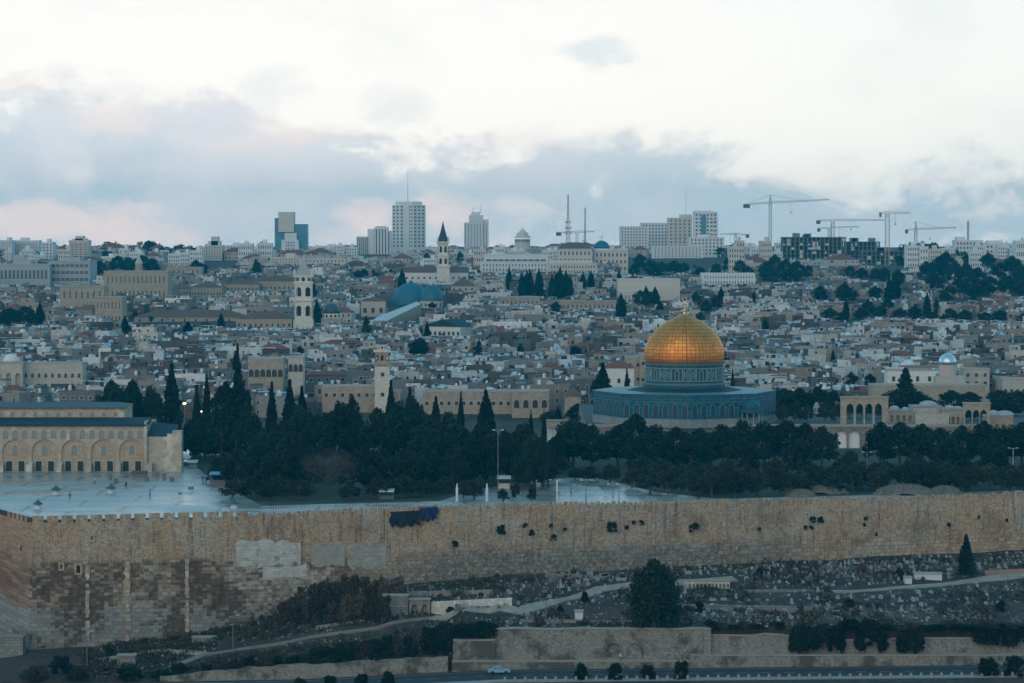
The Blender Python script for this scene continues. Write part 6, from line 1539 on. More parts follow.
for px, rt, wd, rb_ in ((236, 448, 38, 488), (256, 446, 42, 493), (276, 449, 38, 495), (296, 452, 36, 493), (312, 458, 30, 488), (350, 455, 34, 490), (375, 452, 38, 494), (405, 450, 40, 493), (432, 452, 38, 491), (222, 456, 30, 482), (452, 456, 34, 492)): tree('broad', px, rt, wd, gp(px, rb_), group=GG)
for px, rb_ in ((1070, 470), (1092, 476), (1115, 468), (1140, 474), (1162, 468), (1190, 472), (-20, 456)): tree('broad', px, rb_ - 46, 44, gp(px, rb_), group=GG)
# bare brownish tree
o = empty('bare_tree', gp(330, 496), label='leafless brownish tree with a wide haze of twigs in the grove', cat='tree')
s = o.location.y / F; b = M()
def branch(b, p, d_, L, r, dep):
    q = p + d_ * L; b.bar(p, q, r, n=4, r2=r * .7)
    if dep:
        for _ in range(3 if dep > 1 else 4):
            nd = (d_ + Vector((random.uniform(-.75, .75), random.uniform(-.75, .75), random.uniform(-.25, .5)))).normalized(); branch(b, q, nd, L * random.uniform(.62, .82), r * .62, dep - 1)
branch(b, Vector((0, 0, -.5)), Vector((0, 0, 1)), 3.4, .28, 0)
for a in range(7): branch(b, Vector((0, 0, 2.6)), Vector((math.cos(a * .9) * .8, math.sin(a * .9) * .6, .75)).normalized(), 2.6, .16, 4)
b.build('trunk', m_bark, o)
n = 2600; p = rng.normal(size=(n, 3)); p /= np.linalg.norm(p, axis=1)[:, None]; p *= (rng.uniform(.3, 1, n) ** .5)[:, None] * np.array([7.2, 6, 4.6]); p += np.array([0, 0, 6.6])
link('crown', leaf_mesh('crown', p, .13, L_dry), o)
# trees behind and beside the shrine, and the pointed conifer
for k_, px, rt, wd, Yd, z in (('cypress', 603, 366, 18, 925, -3), ('broad', 600, 374, 22, 930, -3), ('cypress', 627, 371, 8, 928, -3), ('conifer', 906, 370, 30, 850, 3), ('broad', 895, 391, 36, 868, 3), ('broad', 918, 392, 34, 868, 3), ('broad', 784, 388, 28, 852, 3), ('broad', 800, 389, 30, 855, 3), ('broad', 818, 387, 30, 858, 3), ('broad', 834, 391, 26, 852, 3), ('olive', 850, 398, 24, 832, 3), ('olive', 866, 400, 24, 834, 3), ('olive', 882, 399, 24, 832, 3), ('olive', 783, 404, 18, 815, 3), ('olive', 796, 403, 18, 817, 3), ('olive', 808, 404, 16, 815, 3), ('olive', 825, 403, 18, 818, 3), ('olive', 836, 405, 12, 815, 3), ('olive', 972, 405, 24, 825, 3), ('olive', 986, 404, 24, 828, 3), ('broad', 578, 404, 26, 905, -3), ('broad', 590, 410, 22, 880, -3), ('cypress', 733, 372, 6, 930, -2),
                               ('broad', 952, 391, 34, 880, 3), ('broad', 970, 392, 30, 884, 3), ('broad', 1000, 390, 36, 880, 3), ('broad', 1018, 391, 36, 882, 3), ('broad', 1008, 402, 40, 845, 3), ('cypress', 558, 408, 8, 905, -3), ('broad', 548, 412, 20, 900, -3)):
    tree(k_, px, rt, wd, gY(px, Yd, z), group='trees around the shrine platform')
# trees scattered through the town, placed by the row of their foot
TG = 'trees of the hillside town'
mark('the brown market roof', 190, 320); mark('the long stone monastery', 138, 283); mark('the pale convent range', 515, 272); mark('the broad stone hall', 650, 290); mark('the hospital wing', 990, 250); mark('the slab building', 728, 280); mark('the dark hedge of the old town edge', 880, 315)
for px, rt, rb_, wd in TCYP: tree('cypress', px, rt, wd, ht(px, rb_), group=TG)
for px, rt, rb_, wd in town: tree('broad', px, rt, wd, ht(px, rb_), group=TG)
for i in range(50):
    px = random.uniform(0, 1024); rb_ = random.uniform(275, 385)
    if 600 < px < 770 and rb_ > 320: continue
    tree(random.choice(('broad', 'broad', 'cypress')), px, rb_ - random.uniform(7, 14), random.uniform(5, 12), ht(px, rb_), group=TG)
tag(leaf := link('distant_woods', leaf_mesh('distant_woods', np.concatenate([clump_pts([np.array([XP(px, Yd), Yd, G(XP(px, Yd), Yd) + rng.uniform(1, 6)])], [5.5], 150) for px, Yd in [(rng.uniform(a, c_), rng.uniform(2200, 2600)) for a, c_, n in ((85, 205, 40), (240, 275, 8), (720, 790, 24), (895, 1030, 70), (0, 60, 10)) for _ in range(n)]]), .8, L_pine)), kind='stuff', label='dark tree belts along the crest')
cs = []
for i in range(420):
    px, rr_ = random.uniform(0, 1024), random.uniform(268, 408); p = ht(px, rr_)
    if blocked(p.x, p.y, 2): continue
    cs.append(np.array([p.x, p.y, p.z + random.uniform(1, 3.5)]))
tag(link('garden_greenery', leaf_mesh('garden_greenery', clump_pts(cs, [random.uniform(1.2, 2.6) for _ in cs], 60), .32, L_bush)), 'small patches of greenery between the town houses', 'greenery', kind='stuff')
# ------------------------------------------------------------ slope below the wall: bushes, graves, rubble
mark('the big dense bush', 653, 594); mark('the lone slope conifer', 966, 556); mark('the pale path bend', 560, 605); mark('the plastered low wall', 470, 606); mark('the upper path', 900, 588); mark('the niched retaining wall', 625, 650); mark('the foot of the wall corner', 60, 650); mark('the dark tarpaulin', 414, 516); mark('the small white hut', 925, 577); mark('the parked car', 499, 674)
def sbush(px, rt, rb_, wd, kind='bush', **k_): return tree(kind, px, rt, wd, hit(px, rb_), **k_)
sbush(654, 559, 631, 56, 'thick', desc='big dense dark green bush overhanging the retaining wall', name='large_bush')
sbush(966, 536, 577, 19, 'conifer', desc='lone dark conifer standing on the slope beside the cemetery path')
SG = 'bushes on the slope below the wall'
BU = [(60, 655, 674, 26), (40, 660, 680, 24), (78, 664, 684, 30), (30, 668, 690, 30), (110, 645, 655, 12), (152, 644, 650, 12), (130, 668, 684, 30), (160, 668, 684, 26), (180, 664, 676, 20)]
for x in range(200, 500, 10):
    t_ = np.interp(x, [170, 205, 300, 380, 432, 520], [676, 663, 648, 636, 626, 621]) + random.uniform(-1, 4); BU.append((x + random.uniform(-4, 4), t_, max(t_ + 8, np.interp(x, [170, 300, 460, 500], [676, 664, 652, 640])), random.uniform(15, 26)))
for x in range(285, 400, 11): BU.append((x + random.uniform(-4, 4), np.interp(x, [285, 320, 350, 400], [598, 578, 574, 580]) + random.uniform(-3, 3), np.interp(x, [285, 400], [622, 604]), random.uniform(18, 28)))
for x in range(300, 385, 12): BU.append((x, np.interp(x, [300, 385], [600, 592]) + random.uniform(-3, 3), 622, random.uniform(18, 26)))
for x in range(712, 765, 11): BU.append((x, 619 + random.uniform(-2, 2), 634, random.uniform(14, 20)))
for x in range(826, 1035, 11): BU.append((x, 622 + random.uniform(-3, 4), 641 + random.uniform(-2, 2), random.uniform(20, 30)))
for x in (845, 862, 880, 905, 925, 960, 985, 1005): BU.append((x, 626 + random.uniform(0, 4), 640, 26))
for x in range(440, 500, 10): BU.append((x, 620, 640, 20))
BU += [(900, 566, 578, 9), (862, 563, 572, 12), (800, 602, 614, 10), (585, 592, 602, 9), (540, 617, 626, 14), (530, 572, 580, 16), (560, 604, 611, 8), (450, 606, 616, 10), (760, 568, 575, 8), (1000, 600, 612, 12), (850, 596, 606, 12), (780, 618, 632, 12), (700, 600, 612, 10)]
for px, rt, rb_, wd in BU: sbush(px, rt + random.uniform(-1, 5), rb_, wd, 'scrub' if (280 < px < 405 and rb_ < 624) or random.random() < .4 else 'bush', group=SG)
for px in [q for q in range(795, 890, 6) if random.random() < .8] + [903, 912, 921, 985, 995, 1005, 1015, 1024]:
    rb_ = (652 if px < 890 else 655 if px < 930 else 648) - random.uniform(0, 7)
    q = Vector((XP(px, 557.6), 557.6, ZP(rb_, 557.6))); tree('bush', px, random.uniform(620, 636), random.uniform(9, 24), q, group='hedge plants over the retaining wall', what='hedge plant')
for px, rt in ((582, 664), (615, 664), (648, 665), (682, 661), (388, 672), (330, 676), (360, 674), (990, 659), (1016, 657), (300, 678)):
    p = Vector((XP(px, 542.2), 542.2, road_z(px) + .1)); tree('bush', px, rt, 17 if px < 900 else 24, p, group='roadside bushes', what='roadside bush')
# caper bushes on the wall face
WB = [(612, 526, 13), (627, 527, 5), (634, 522, 5), (642, 522, 6), (694, 527, 12), (500, 529, 12), (455, 543, 8), (532, 532, 8), (525, 525, 6), (553, 537, 8), (565, 529, 5), (813, 519, 8), (821, 519, 8), (806, 527, 5), (812, 527, 5), (867, 518, 5), (865, 525, 4), (877, 534, 4), (950, 524, 5), (1008, 520, 4), (551, 525, 5), (980, 517, 4), (760, 529, 4)]
for px, r_, wd in WB:
    y = wall_y(px); tree('bush', px, r_ - wd * .35, wd, Vector((XP(px, y), y - .1, ZP(r_ + wd * .4, y))), group='caper bushes rooted in the city wall', name='wall_bush', what='bush rooted in the wall face')
# graves
m_grave = pmat('grave_stone', (.31, .32, .31), .8, var=.3, vscale=.9, fine=3); m_grave2 = pmat('worn_grave_stone', (.14, .14, .13), .88, var=.3, vscale=.9, fine=3)
def grave_geo(kind, b):
    if kind == 0: b.box(-.55, .55, -1.0, 1.0, -.4, .45); b.box(-.42, .42, -.85, .85, .45, .62)
    elif kind == 1: b.box(-.5, .5, -1.0, 1.0, -.4, .28); b.box(-.4, .4, .8, .95, .28, 1.25); b.box(-.28, .28, .8, .95, 1.25, 1.45)
    elif kind == 2: b.box(-.6, .6, -1.1, 1.1, -.4, .7); b.gable(-.45, .45, -.9, .9, .7, 1.0, along='y')
    else: b.box(-.45, .45, -.9, .9, -.4, .2); b.box(-.35, .35, -.9, -.78, .2, .8); b.box(-.35, .35, .75, .88, .2, 1.1)
GK = []; GN = []
for kd in range(4):
    for mt, w_ in ((m_grave, 'pale'), (m_grave2, 'grey')):
        b = M(); grave_geo(kd, b); GK.append(b.mesh('gravestone', [mt])); GN.append(w_ + ' ' + ('flat-topped tomb', 'tomb with a headstone', 'ridged tomb', 'tomb with two end stones')[kd])
paths_ = [[(170, 668), (205, 655), (300, 640), (380, 628), (432, 618), (520, 612), (548, 604), (600, 590), (640, 584), (735, 579)], [(832, 592), (880, 590), (960, 583), (1040, 574)]]
def near_path(px, py, tol=5.5):
    for pl_ in paths_:
        if pl_[0][0] - 5 < px < pl_[-1][0] + 5 and abs(py - np.interp(px, [a for a, _ in pl_], [c_ for _, c_ in pl_])) < tol: return True
    return False
spots = []
tries = 0
while len(spots) < 1500 and tries < 30000:
    tries += 1; u = random.uniform(375, 1060); v = random.uniform(.03, .97); wy = wall_y(u); y = RY + (wy - RY) * v
    # rows of graves follow the terraces
    v = round(v * 26) / 26 + random.uniform(-.006, .006); y = RY + (wy - RY) * v
    x = XP(u, y); z = G(x, y); px, py = proj(x, y, z)
    dens = .5 + .5 * math.sin(u * .021 + 1.2) * math.sin(v * 5 + u * .006)
    if 700 < u and v > .62: dens += .55
    if u < 470: dens -= .25 * (1 if v < .5 else 0)
    if 630 < u < 680 and v < .6: continue
    if v < .45: dens -= .15
    if random.random() > dens or near_path(px, py): continue
    spots.append((x, y, z, u, v))
spots.sort(key=lambda q: q[1]); big = set(random.sample(range(len(spots)), 292))
mass = M(); gm = []
for i, (x, y, z, u, v) in enumerate(spots):
    rz = random.uniform(-.08, .08) + (1.57 if random.random() < .12 else 0); kd = random.randrange(4); w_ = random.random() < .42
    if i in big:
        idx = kd * 2 + (0 if w_ else 1); o = link('gravestone', GK[idx], None, (x, y, z), rz, (.7, .65, .72)); tag(o, None, 'grave', 'gravestones on the slope below the wall'); repeat(o, GN[idx], True)
    else:
        b2 = M(); grave_geo(kd, b2); ca, sa = math.cos(rz), math.sin(rz); n = len(mass.v); k2 = random.uniform(.3, .6)
        mass.v += [(x + (a * ca - c_ * sa) * k2, y + (a * sa + c_ * ca) * k2, z + e * k2) for a, c_, e in b2.v]; mass.f += [tuple(q + n for q in f) for f in b2.f]; mass.m += [0 if w_ else 1] * len(b2.f); mass.c += b2.c
tag(mass.build('small_gravestones', [m_grave, m_grave2]), 'crowded small gravestones and kerbs on the slope', 'graves', kind='stuff')
# rubble and loose stones
b = M()
for i in range(3000):
    u = random.uniform(90, 1060); v = random.random() ** 1.1; wy = wall_y(u); y = RY + (wy - RY) * v * .99; x = XP(u, y); z = G(x, y); r_ = random.uniform(.10, .34)
    if near_path(*proj(x, y, z), 3): continue
    c_ = Vector((x, y, z)); t_ = random.uniform(0, 3)
    b.raw([c_ + Vector((r_ * math.cos(t_ + q * 1.57) * random.uniform(.7, 1.3), r_ * math.sin(t_ + q * 1.57), -.1)) for q in range(4)] + [c_ + Vector((r_ * .6 * math.cos(t_ + q * 1.57), r_ * .6 * math.sin(t_ + q * 1.57), r_ * random.uniform(.6, 1.2))) for q in range(4)], [(4, 5, 6, 7), (0, 1, 5, 4), (1, 2, 6, 5), (2, 3, 7, 6), (3, 0, 4, 7)], random.choice((0, 1, 1)))
tag(b.build('slope_rubble', [m_grave, m_grave2]), 'loose stones and rubble over the slope', 'rubble', kind='stuff')
cs = []
for i in range(2400):
    u = random.uniform(80, 1060); v = random.random(); y = RY + (wall_y(u) - RY) * v * .985; x = XP(u, y); z = G(x, y)
    if near_path(*proj(x, y, z), 6): continue
    if math.sin(u * .05) * math.sin(v * 7 + u * .01) < -.1 and u > 400: continue
    cs.append(np.array([x, y, z + .15]))
tag(link('weeds', leaf_mesh('weeds', clump_pts(cs, [random.uniform(.5, 1.5) for _ in cs], 34), .2, L_weed)), 'patchy weeds and low scrub on the slope', 'weeds', kind='stuff')
# rubble heaps just inside the wall
for px, r_, wd, h in ((818, 488, 60, 2.4), (905, 489, 64, 2.2), (945, 489, 34, 1.8), (800, 491, 30, 1.4)):
    p = gp(px, r_ + 5); b = M(); s = p.y / F; n = 420
    for i in range(n):
        a = random.uniform(-1, 1); c_ = random.uniform(-1, 1); hh = max(0, 1 - a * a - c_ * c_ * .8) ** .7 * h; r2 = random.uniform(.15, .45); q = Vector((a * wd * s / 2, c_ * 3.5, hh - .1)); t_ = random.uniform(0, 3)
        b.raw([q + Vector((r2 * math.cos(t_ + j * 1.57), r2 * math.sin(t_ + j * 1.57), -.2)) for j in range(4)] + [q + Vector((r2 * .6 * math.cos(t_ + j * 1.57), r2 * .6 * math.sin(t_ + j * 1.57), r2 * .8)) for j in range(4)], [(4, 5, 6, 7), (0, 1, 5, 4), (1, 2, 6, 5), (2, 3, 7, 6), (3, 0, 4, 7)])
    v_ = []; nn = 14
    for j in range(nn + 1):
        for i in range(nn + 1):
            a = -1.05 + 2.1 * i / nn; c_ = -1.05 + 2.1 * j / nn; v_.append((a * wd * s / 2, c_ * 3.6, max(-.1, max(0, 1 - a * a - c_ * c_ * .8) ** .7 * h - .12 + random.uniform(-.1, .1))))
    b.raw(v_, [(j * (nn + 1) + i, j * (nn + 1) + i + 1, (j + 1) * (nn + 1) + i + 1, (j + 1) * (nn + 1) + i) for j in range(nn) for i in range(nn)])
    o = b.build('rubble_heap', pmat('heap_stone', (.17, .155, .13), .95, var=.4, fine=2), None, (p.x, p.y, p.z)); tag(o, None, 'rubble heap', kind='stuff'); repeat(o, 'heap of broken stones' if px not in (800, 945) else 'small heap of broken stones')
# ------------------------------------------------------------ things on the slope and the plaza
m_tarp = pmat('dark_tarpaulin', (.008, .014, .03), .6, var=.3); m_tarpb = pmat('blue_tarpaulin', (.008, .025, .085), .5, var=.3)
def tarp(u0, u1, r0, r1, mat, label, sag):
    b = M(); n = 12; rows = 6; g = []
    for j in range(rows + 1):
        for i in range(n + 1):
            u = u0 + (u1 - u0) * i / n + 1.2 * math.sin(j * 1.3 + i); y = wall_y(u) - .35 - .25 * math.sin(i * 1.9 + j) * (j / rows) - .2; r = r0 + (r1 - r0) * j / rows * (1 + .16 * math.sin(i * 1.7 + u0)) + sag * math.sin(i / n * 3.14) * (j / rows) + 1.4 * (1 - i / n) * 1.0; g.append(P(u, r, y))
    b.raw(g, [(j * (n + 1) + i, j * (n + 1) + i + 1, (j + 1) * (n + 1) + i + 1, (j + 1) * (n + 1) + i) for j in range(rows) for i in range(n)])
    A = [g[i] for i in range(n + 1)]; b.raw(A + [q + Vector((0, 1.6, .25)) for q in A], [(i, i + 1, n + 2 + i, n + 1 + i) for i in range(n)])
    tag(b.build('tarpaulin', mat, smooth=True), label, 'tarpaulin')
tarp(390, 421, 511, 524, m_tarp, 'black tarpaulin hanging over the city wall top', 1.5); tarp(420, 438, 507, 519, m_tarpb, 'dark blue tarpaulin hanging beside the black one on the wall', .5)
# white hut and slab row
def hutbox(px0, px1, rt, rb_, mat, name, label, cat, roof=None, dep=2.5, ops=0):
    p = hit((px0 + px1) / 2, rb_); s = p.y / F; w2 = (px1 - px0) / 2 * s; H = max(.6, ZP(rt, p.y) - p.z)
    o = empty(name, (p.x, p.y, p.z), label=label, cat=cat); b = M()
    if ops: b.arch_wall(-w2, w2, -1, H, 0, .4, [(-w2 + (i + .5) * 2 * w2 / ops, w2 / ops * .6, H * .45, .0) for i in range(ops)], 0); b.box(-w2, w2, .9, dep, -1, H - .02)
    else: b.box(-w2, w2, 0, dep, -1, H)
    b.build('walls', mat, o); b = M(); b.box(-w2 - .15, w2 + .15, -.2, dep + .2, H, H + .18); b.build('roof', roof or m_cap, o); return o
hutbox(915, 942, 574, 580, m_white, 'small_hut', 'small white flat-roofed hut beside the cemetery path', 'hut', roof=m_domest); hutbox(905, 912, 578, 584, m_white, 'white_tomb', 'short white tomb left of the white hut', 'tomb')
hutbox(684, 730, 581, 588, m_lwall, 'low_arcade', 'low cream wall with a row of small niches right of the big bush', 'wall', ops=12, dep=1.6)
hutbox(383, 408, 596, 616, m_ledge, 'ruined_cell', 'grey ruined stone cell under the plastered wall', 'ruin'); hutbox(409, 430, 600, 614, m_ret, 'stone_shelter', 'brown stone shelter joined to the grey ruined cell', 'ruin', ops=2)
hutbox(381, 396, 584, 592, m_ledge, 'stone_platform', 'small grey stone platform at the start of the terraces', 'platform'); hutbox(117, 135, 656, 665, m_ledge, 'stone_steps', 'stack of pale stone slabs near the wall foot', 'slabs'); hutbox(192, 215, 638, 643, m_ledge, 'stone_slab', 'flat pale slab lying under the buttressed wall', 'slab')
hutbox(575, 583, 612, 620, m_white, 'white_tomb', 'white upright tomb below the pale path bend', 'tomb')
# bollards along the road
b = M(); b.lathe([(.28, -.1), (.28, .55), (.22, .75), (.05, .8)], 10); BOL = b.mesh('kerb_post', [m_cap])
for i in range(64):
    u = 505 + i * 10.2; y = 541.4
    if u > 1050: break
    o = link('kerb_post', BOL, None, (XP(u, y), y, road_z(u) + .15)); tag(o, 'short pale kerb post in the row along the near edge of the road', 'kerb post', 'kerb posts along the road')
# parked car
car = empty('parked_car', (XP(499, 551.5), 551.5, road_z(499) + .04), R(4), label='light blue-white hatchback on the road below the retaining wall', cat='car')
m_car = pmat('pale_blue_car_paint', (.22, .45, .62), .3, var=.03, spec=.6); m_glass = pmat('car_glass', (.015, .02, .025), .1, var=.05, spec=.8); m_tyre = pmat('tyre_rubber', (.02, .02, .02), .8); m_lamp = pmat('headlight_glass', (.7, .72, .72), .15, spec=.8)
side_ = [(-2.1, .35), (-2.15, .75), (-2.05, .95), (-1.75, 1.0), (-1.25, 1.42), (.35, 1.48), (1.05, 1.0), (1.9, .85), (2.12, .6), (2.1, .35)]
b = M(); n = len(side_)
for sx, y0, y1 in ((1, -.84, .84),):
    b.raw([(x, y0 + (.12 if z > 1.1 else 0), z) for x, z in side_] + [(x, y1 - (.12 if z > 1.1 else 0), z) for x, z in side_], [(i, (i + 1) % n, n + (i + 1) % n, n + i) for i in range(n)] + [tuple(range(n)), tuple(range(2 * n - 1, n - 1, -1))])
b.build('body', m_car, car)
b = M()
for ys, d_ in ((-.80, -1), (.80, 1)):
    b.face([(-1.55, ys + d_ * .05, 1.03), (-1.15, ys - d_ * .04, 1.36), (-.35, ys - d_ * .04, 1.4), (-.35, ys + d_ * .05, 1.03)]); b.face([(-.25, ys + d_ * .05, 1.03), (-.25, ys - d_ * .04, 1.4), (.35, ys - d_ * .04, 1.4), (.85, ys + d_ * .05, 1.03)])
b.face([(.45, -.66, 1.44), (1.03, -.74, 1.04), (1.03, .74, 1.04), (.45, .66, 1.44)]); b.face([(-1.3, -.66, 1.41), (-1.72, -.74, 1.04), (-1.72, .74, 1.04), (-1.3, .66, 1.41)])
for i_ in range(len(b.v)):
    x, y, z = b.v[i_]
    if i_ >= 16: b.v[i_] = (x + (.03 if x > 0 else -.03), y, z + .03)
b.build('windows', m_glass, car)
for x in (-1.35, 1.3):
    for y in (-.8, .8):
        wv = M(); wv.lathe([(.02, -.1), (.33, -.1), (.33, .1), (.02, .1)], 16); q = wv.build('wheel', m_tyre, car, (x, y, .33)); q.rotation_euler = (R(90), 0, 0)
for y in (-.6, .6): b = M(); b.box(2.02, 2.14, y - .18, y + .18, .6, .75); b.build('headlight', m_lamp, car)
# street lamps and poles
m_pole = pmat('painted_pole', (.16, .17, .18), .5); m_poleW = pmat('white_pole', (.6, .62, .62), .5)
def lamp(px, rb_, rt, label, base=None, heads=2, mat=None, hz=0.0):
    p = base or gp(px, rb_); H = ZP(rt, p.y) - p.z; o = empty('street_lamp', (p.x, p.y, p.z), label=label, cat='street lamp', group='lamp posts'); b = M(); b.lathe([(.16, -.3), (.12, .5), (.07, H)], 8); b.build('post', mat or m_pole, o)
    for i in range(heads):
        d_ = (-1 if i % 2 else 1) if heads > 1 else 1; b = M(); b.bar((0, 0, H - .15), (d_ * 1.0, 0, H), .05); b.build('arm', mat or m_pole, o); b = M(); b.box(d_ * 1.0 - .35, d_ * 1.0 + .35, -.18, .18, H - .06, H + .08); b.build('lamp_head', m_poleW, o)
    return o
lamp(498, 492, 430, 'tall plaza mast with a white lamp head at the front of the grove', heads=2)
lamp(555, 503, 480, 'slim dark lamp on the wet court nearest the white post'); lamp(586, 503, 480, 'slim dark lamp in the middle of the wet court'); lamp(613, 498, 484, 'short double-headed lamp on the wet court'); lamp(619, 503, 490, 'lowest lamp at the right end of the wet court', heads=1)
lamp(867, 482, 452, 'single lamp among trees below the four-arched arcade', heads=2); lamp(1013, 474, 448, 'double-headed lamp at the right end of the grove', mat=m_poleW); lamp(240, 452, 425, 'double-headed lamp between the mosque and the grove'); lamp(524, 480, 460, 'thin lamp beside the left edge of the wet court', heads=1)
lamp(543, 480, 462, 'thin lamp by the slim cypress pair', heads=1)
for px, rt, rb_, lb in ((87, 631, 668, 'thin dark lamp post at the foot of the buttressed wall'), (233, 615, 652, 'thin dark lamp post beside the scrub path'), (546, 600, 621, 'thin dark lamp post on the pale path bend'), (707, 604, 626, 'thin dark pole behind the corner of the retaining wall')):
    lamp(px, rb_, rt, lb, base=hit(px, rb_), heads=1)
# lit lamp near the tall cypress
m_glow = pmat('warm_lamp_glow', (1, .6, .3), .5, emit=((1.0, .45, .18), 9.0))
for px, r_, sz, Yd, lb in ((184, 403.5, .5, 905, 'bright warm wall light beside the tall cypress'), (201, 411.5, .32, 915, 'faint orange wall light under the cypresses')):
    o = empty('wall_light', (XP(px, Yd), Yd, ZP(r_, Yd)), label=lb, cat='lamp'); b = M(); b.lathe([(.05, -sz * .6), (sz, -sz * .3), (sz, sz * .3), (.05, sz * .6)], 12); b.build('bulb', m_glow, o); b = M(); b.bar((0, .5, -6.5), (0, .5, .3), .1); b.bar((0, .5, .3), (0, 0, .0), .08); b.build('bracket', m_pole, o)
    l = bpy.data.lights.new('wall_light_glow', 'POINT'); l.energy = 260 if sz > .5 else 80; l.color = (1, .5, .22); l.shadow_soft_size = .5; lo = bpy.data.objects.new('glow', l); COL.objects.link(lo); lo.parent = o; lo.location = (0, -1.2, 0)
# fountains, benches, blocks and pillars on the plaza
m_gcap = pmat('green_copper', (.05, .11, .11), .5, var=.2)
for px, rb_, wd, lb in ((56, 494.5, 10, 'green-capped ablution fountain furthest from the wall edge on the wet plaza'), (111, 493, 9.5, 'green-capped ablution fountain near the parked shed'), (38, 509, 9, 'green-capped ablution fountain closest to the wall'), (234, 508.5, 9, 'green-domed drinking fountain under the olive trees by the wall')):
    p = gp(px, rb_); s = p.y / F; r_ = wd * s / 2; o = empty('fountain', p, label=lb, cat='fountain', group='ablution fountains'); b = M(); b.lathe([(r_ * .75, 0), (r_ * .75, .6), (r_ * .55, .62), (r_ * .5, 1.1)], 12); b.build('basin', m_poleW, o); b = M(); b.lathe([(r_ * 1.15, 1.0), (r_ * 1.1, 1.15), (r_ * .6, 1.6), (.15, 1.9), (.1, 2.3)], 12); b.build('cap', m_gcap, o)
m_block = pmat('grey_block', (.16, .17, .16), .8)
for px, rb_, w_, h in ((110, 480, 3.4, 4), (116, 482.5, 4.2, 4), (147, 481, 4, 4), (157, 477, 4, 4.5), (164, 478, 4, 4), (172, 481.5, 4.6, 4), (191, 489, 5, 2), (180, 494, 3, 1)):
    p = gp(px, rb_); s = p.y / F; b = M(); b.box(-w_ * s / 2, w_ * s / 2, -.5, .5, 0, h * s); b.box(-w_ * s * .42, w_ * s * .42, -.42, .42, h * s, h * s + .1); o = b.build('stone_block', m_block, None, p); tag(o, None, 'block', 'stone blocks on the plaza'); repeat(o, 'dark squat stone block')
for px in (457, 487):
    p = gp(px, 502); o = empty('wrapped_pillar', p, label=('white wrapped pillar left of its twin in front of the grove' if px == 457 else 'white wrapped pillar nearer the tall plaza mast'), cat='pillar'); b = M(); b.lathe([(.36, 0), (.34, .3), (.27, 1.4), (.30, 2.9), (.16, 3.6), (.12, 3.9), (.03, 4.2)], 10); b.build('wrap', m_white, o, smooth=True); b = M(); b.lathe([(.8, -.1), (.8, .15)], 10); b.build('foot', m_cap, o)
def shed(px0, px1, rt, rb_, label, cat, name, wm, rm, open_=True, dep=3.0):
    p = gp((px0 + px1) / 2, rb_); s = p.y / F; w2 = (px1 - px0) / 2 * s; H = ZP(rt, p.y) - p.z; o = empty(name, p, label=label, cat=cat)
    if open_:
        for sx in (-1, 1):
            for y in (.2, dep): b = M(); b.bar((sx * w2 * .9, y, 0), (sx * w2 * .9, y, H), .08); b.build('post', m_pole, o)
        b = M(); b.box(-w2 * .8, w2 * .8, dep * .5, dep, 0, H * .5)
        b.build('back_panel', wm, o)
    else: b = M(); b.box(-w2 * .95, w2 * .95, 0, dep, 0, H); b.build('walls', wm, o)
    b = M(); b.raw([(-w2, -.3, H), (w2, -.3, H), (w2, dep + .3, H + .4), (-w2, dep + .3, H + .4), (-w2, -.3, H + .15), (w2, -.3, H + .15), (w2, dep + .3, H + .55), (-w2, dep + .3, H + .55)], [(0, 1, 5, 4), (1, 2, 6, 5), (2, 3, 7, 6), (3, 0, 4, 7), (4, 5, 6, 7), (3, 2, 1, 0)]); b.build('roof', rm, o); return o
shed(209, 226, 475, 487, 'small open kiosk with a bright blue roof by the plaza trees', 'kiosk', 'plaza_kiosk', m_dkconc, pmat('bright_blue_roof', (.03, .22, .36), .45)); shed(131, 147, 473.5, 477.5, 'low dark shed in front of the mosque plinth', 'shed', 'garden_shed', m_block, m_brownroof, False, 2)
shed(182, 190, 459, 466, 'small pale roofed stall behind the mosque corner', 'stall', 'market_stall', m_block, m_conc); shed(187, 197, 463, 468, 'wider grey stall at the edge of the wet plaza', 'stall', 'market_stall', m_conc, m_conc); shed(379, 394, 492, 500, 'low flat canopy on posts in front of the grove', 'canopy', 'flat_canopy', m_block, m_poleW)
shed(497, 511, 479, 489, 'white open hall half hidden behind small trees', 'hall', 'white_hall', m_white, m_white)
p = gp(557, 506); b = M(); b.lathe([(.22, -.5), (.18, 5.2), (.3, 5.3), (.3, 5.6)], 8); tag(b.build('white_post', m_poleW, None, p), 'thick white post rising above the wall top by the wet court', 'post')
# railing just inside the wall
b = M(); pr = None
rail = empty('iron_railing', (0, 0, 0), label='thin pale railing running behind the wall top before the grove', cat='railing')
for i in range(80):
    u = 262 + i * 2.4; y = wall_y(u) + 5; q = Vector((XP(u, y), y, -3)); b.bar(q, q + Vector((0, 0, 1.9)), .05)
    if pr:
        for h in (1.0, 1.85): b.bar(pr + Vector((0, 0, h)), q + Vector((0, 0, h)), .045)
    pr = q
b.build('rails', m_metal, rail)
b = M(); A = P(262, 500, wall_y(262) + 6); 
